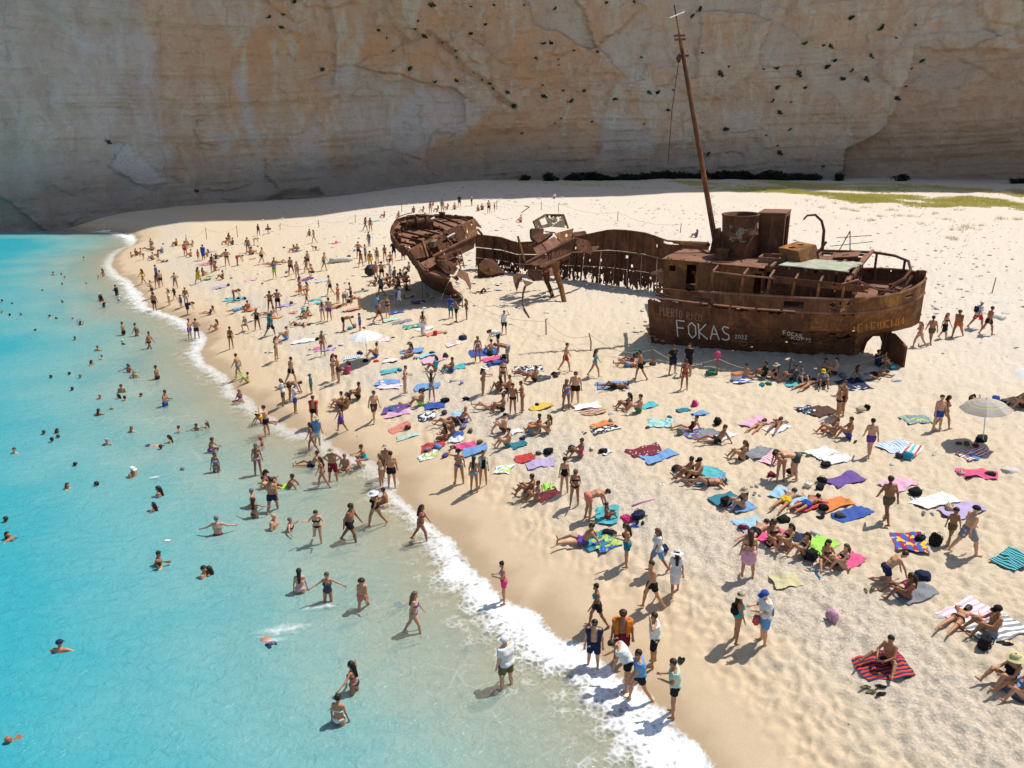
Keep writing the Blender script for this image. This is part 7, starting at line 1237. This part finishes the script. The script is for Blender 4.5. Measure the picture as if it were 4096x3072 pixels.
# ---- swim ring, noodles, drone, splash
p = ground('z2', 320, 147); m_ = MB(); m_.tube([(.34 * math.cos(a), .34 * math.sin(a), 0) for a in np.linspace(0, 2 * math.pi, 25)], .09, 8, False); o = m_.build('swim_ring', M_cloth, None, True, CL['bk']); o.location = (p[0], p[1], p[2] + .62); tag(o, 'black swim ring held round the waist of a child far left', 'swim ring')
p = ground('a', 2130, 1655); o = MB().tube([(-.5, 0, .75), (-.1, 0, .4), (.2, 0, .06)], .05, 8).build('foam_noodle', M_cloth, None, True, CL['lg']); o.location = p; tag(o, 'green foam noodle beside the child sitting at the surf', 'foam noodle')
p = ground('g', 1100, 1130); o = MB().tube([(-.3, 0, .35), (.1, .05, .5), (.55, .1, .62)], .045, 8).build('foam_noodle', M_cloth, None, True, CL['lp']); o.location = p; tag(o, 'pink foam noodle lying across the blue bag', 'foam noodle')
p = at_z('e', 1480, 1575, .0); dr = link('camera_drone', None, loc=(p[0], p[1], 1.05)); tag(dr, 'small white camera drone held up over the water', 'drone')
MB().box((0, 0, 0), (.16, .1, .06)).build('drone_body', M_wcan, dr)
for q in range(4): a = .785 + q * 1.571; MB().tube([(0, 0, .01), (.16 * math.cos(a), .16 * math.sin(a), .03)], .012, 5).build('arm', M_wcan, dr); MB().box((.16 * math.cos(a), .16 * math.sin(a), .05), (.14, .02, .006)).build('rotor', M_post, dr)
sp_ = bpy.data.materials['sea_foam'].copy(); sp_.name = 'splash'
k = NT('splash_foam'); P = k.pos(); n = k.noise(3.5, 7, P, .7, .6); ed = k.attr('across'); al = k.mapr(k.math('SUBTRACT', n, ed), .12, .6, 0, .5); k.set(k.out.inputs[0], k.n('MixShader', i={0: al, 1: k.n('BsdfTransparent').outputs[0], 2: k.n('BsdfDiffuse', i={'Color': (.85, .87, .87)}).outputs[0]}).outputs[0])
for fr_, u, v, rx, ry in (('j', 230, 470, 1.5, .55), ('j', 560, 270, .9, .3), ('e', 1330, 810, .6, .25), ('j', 150, 560, .7, .3)):
    p = at_z(fr_, u, v, .05); R_, A_ = np.meshgrid(np.linspace(0.01, 1, 12), np.linspace(0, 2 * math.pi, 28), indexing='ij'); X = R_ * np.cos(A_) * rx; Y = R_ * np.sin(A_) * ry + .25 * X; Z = .10 * fbm(X * 4, Y * 4, 3, 3) * (1 - R_); me = grid_mesh('splash', X, Y, Z); attr(me, 'across', R_ * .55); tag(link('splash', me, k.m, None, p), 'white churned water behind a swimmer', 'foam', kind='stuff')
# ================================================================== labels that single each thing out
LM = [('in the deep turquoise water', None), ]
LMK = [('under the striped parasol', ('h', 1860, 480), 4), ('by the white parasol', ('b', 960, 1440), 5), ("in the stern's shade", ('z5', 1200, 400), 6.5), ('beside the broken bow', ('b', 1350, 800), 6), ('behind the bow', ('z3', 1100, 340), 14), ('right of the stern', ('d', 1600, 1250), 7),
       ('at the far waterline', ('z1', 500, 520), 13), ('near the rope fence', ('c', 680, 1400), 7), ('in right foreground', ('l', 1500, 600), 7), ('in the front centre', ('k', 1100, 800), 4), ('by the right edge', ('h', 2000, 400), 6), ('on the pebbly sand', ('g', 800, 700), 7), ('left of the wreck', ('z2', 900, 900), 17), ('by the FOKAS lettering', ('c', 1500, 1500), 6)]
LMP = [(n_, Vector(ground(*q)), r_) for n_, q, r_ in LMK]
def zone(p):
    d = float(shore_d(p.x, p.y))
    if d < -9: return 'far out at sea' if p.y > 60 else ('in left foreground water' if p.y < 26 else 'in the deep water')
    if d < -.2:
        if p.y > 62: return 'in far shallows'
        if p.y > 36: return 'in mid shallows'
        return 'in near shallows'
    best = None
    for n_, q, r_ in LMP:
        k_ = (Vector((p.x, p.y)) - Vector((q.x, q.y))).length / r_
        if k_ < 1 and (best is None or k_ < best[0]): best = (k_, n_)
    if d < 2.2 and (best is None or best[0] > .6): return "at the water's edge"
    return best[1] if best else ('on the back beach' if p.y > 80 else ('on the mid beach' if p.y > 40 else 'on the near sand'))
ORD = ['', 'first', 'second', 'third', 'fourth', 'fifth', 'sixth', 'seventh', 'eighth', 'ninth', 'tenth', 'eleventh', 'twelfth']
def scr_x(p): q = Vector(p) - Vector((0, 0, CAM_H)); return q.x / (q.y * CP - q.z * SP)
lab = []
for o, hw, tl, p in THINGS: lab.append([o, hw, list(tl), zone(p), p])
def words(r, n): return ' '.join([r[1]] + r[2][:n] + [r[3]])
from collections import defaultdict
for r in lab: r.append(1)
dd = defaultdict(list)
for r in lab: dd[words(r, 1)].append(r)
for kk, rs in dd.items():
    if len(rs) > 1:
        for r in rs: r[5] = 2
dd = defaultdict(list)
for r in lab: dd[words(r, r[5])].append(r)
seen = set()
for kk, rs in dd.items():
    rs.sort(key=lambda r: scr_x(r[4]))
    for i_, r in enumerate(rs):
        sfx = '' if len(rs) == 1 else (', leftmost' if i_ == 0 else (', rightmost' if i_ == len(rs) - 1 else ', %s from left' % ORD[min(i_ + 1, 12)]))
        t_ = kk + sfx
        if len(t_.split()) > 16: t_ = kk.replace(' and ', ', ').replace(' with ', ', ') + sfx
        if len(t_.split()) > 16: t_ = kk.replace(' and ', ', ').replace(' with ', ', ').replace(' in ', ', ', 1).replace(' the ', ' ') + sfx
        if len(t_.split()) > 16: t_ = ' '.join(t_.split()[:16])
        r[0]['label'] = t_; seen.add(t_)
print('people', npeople, 'things', len(THINGS))
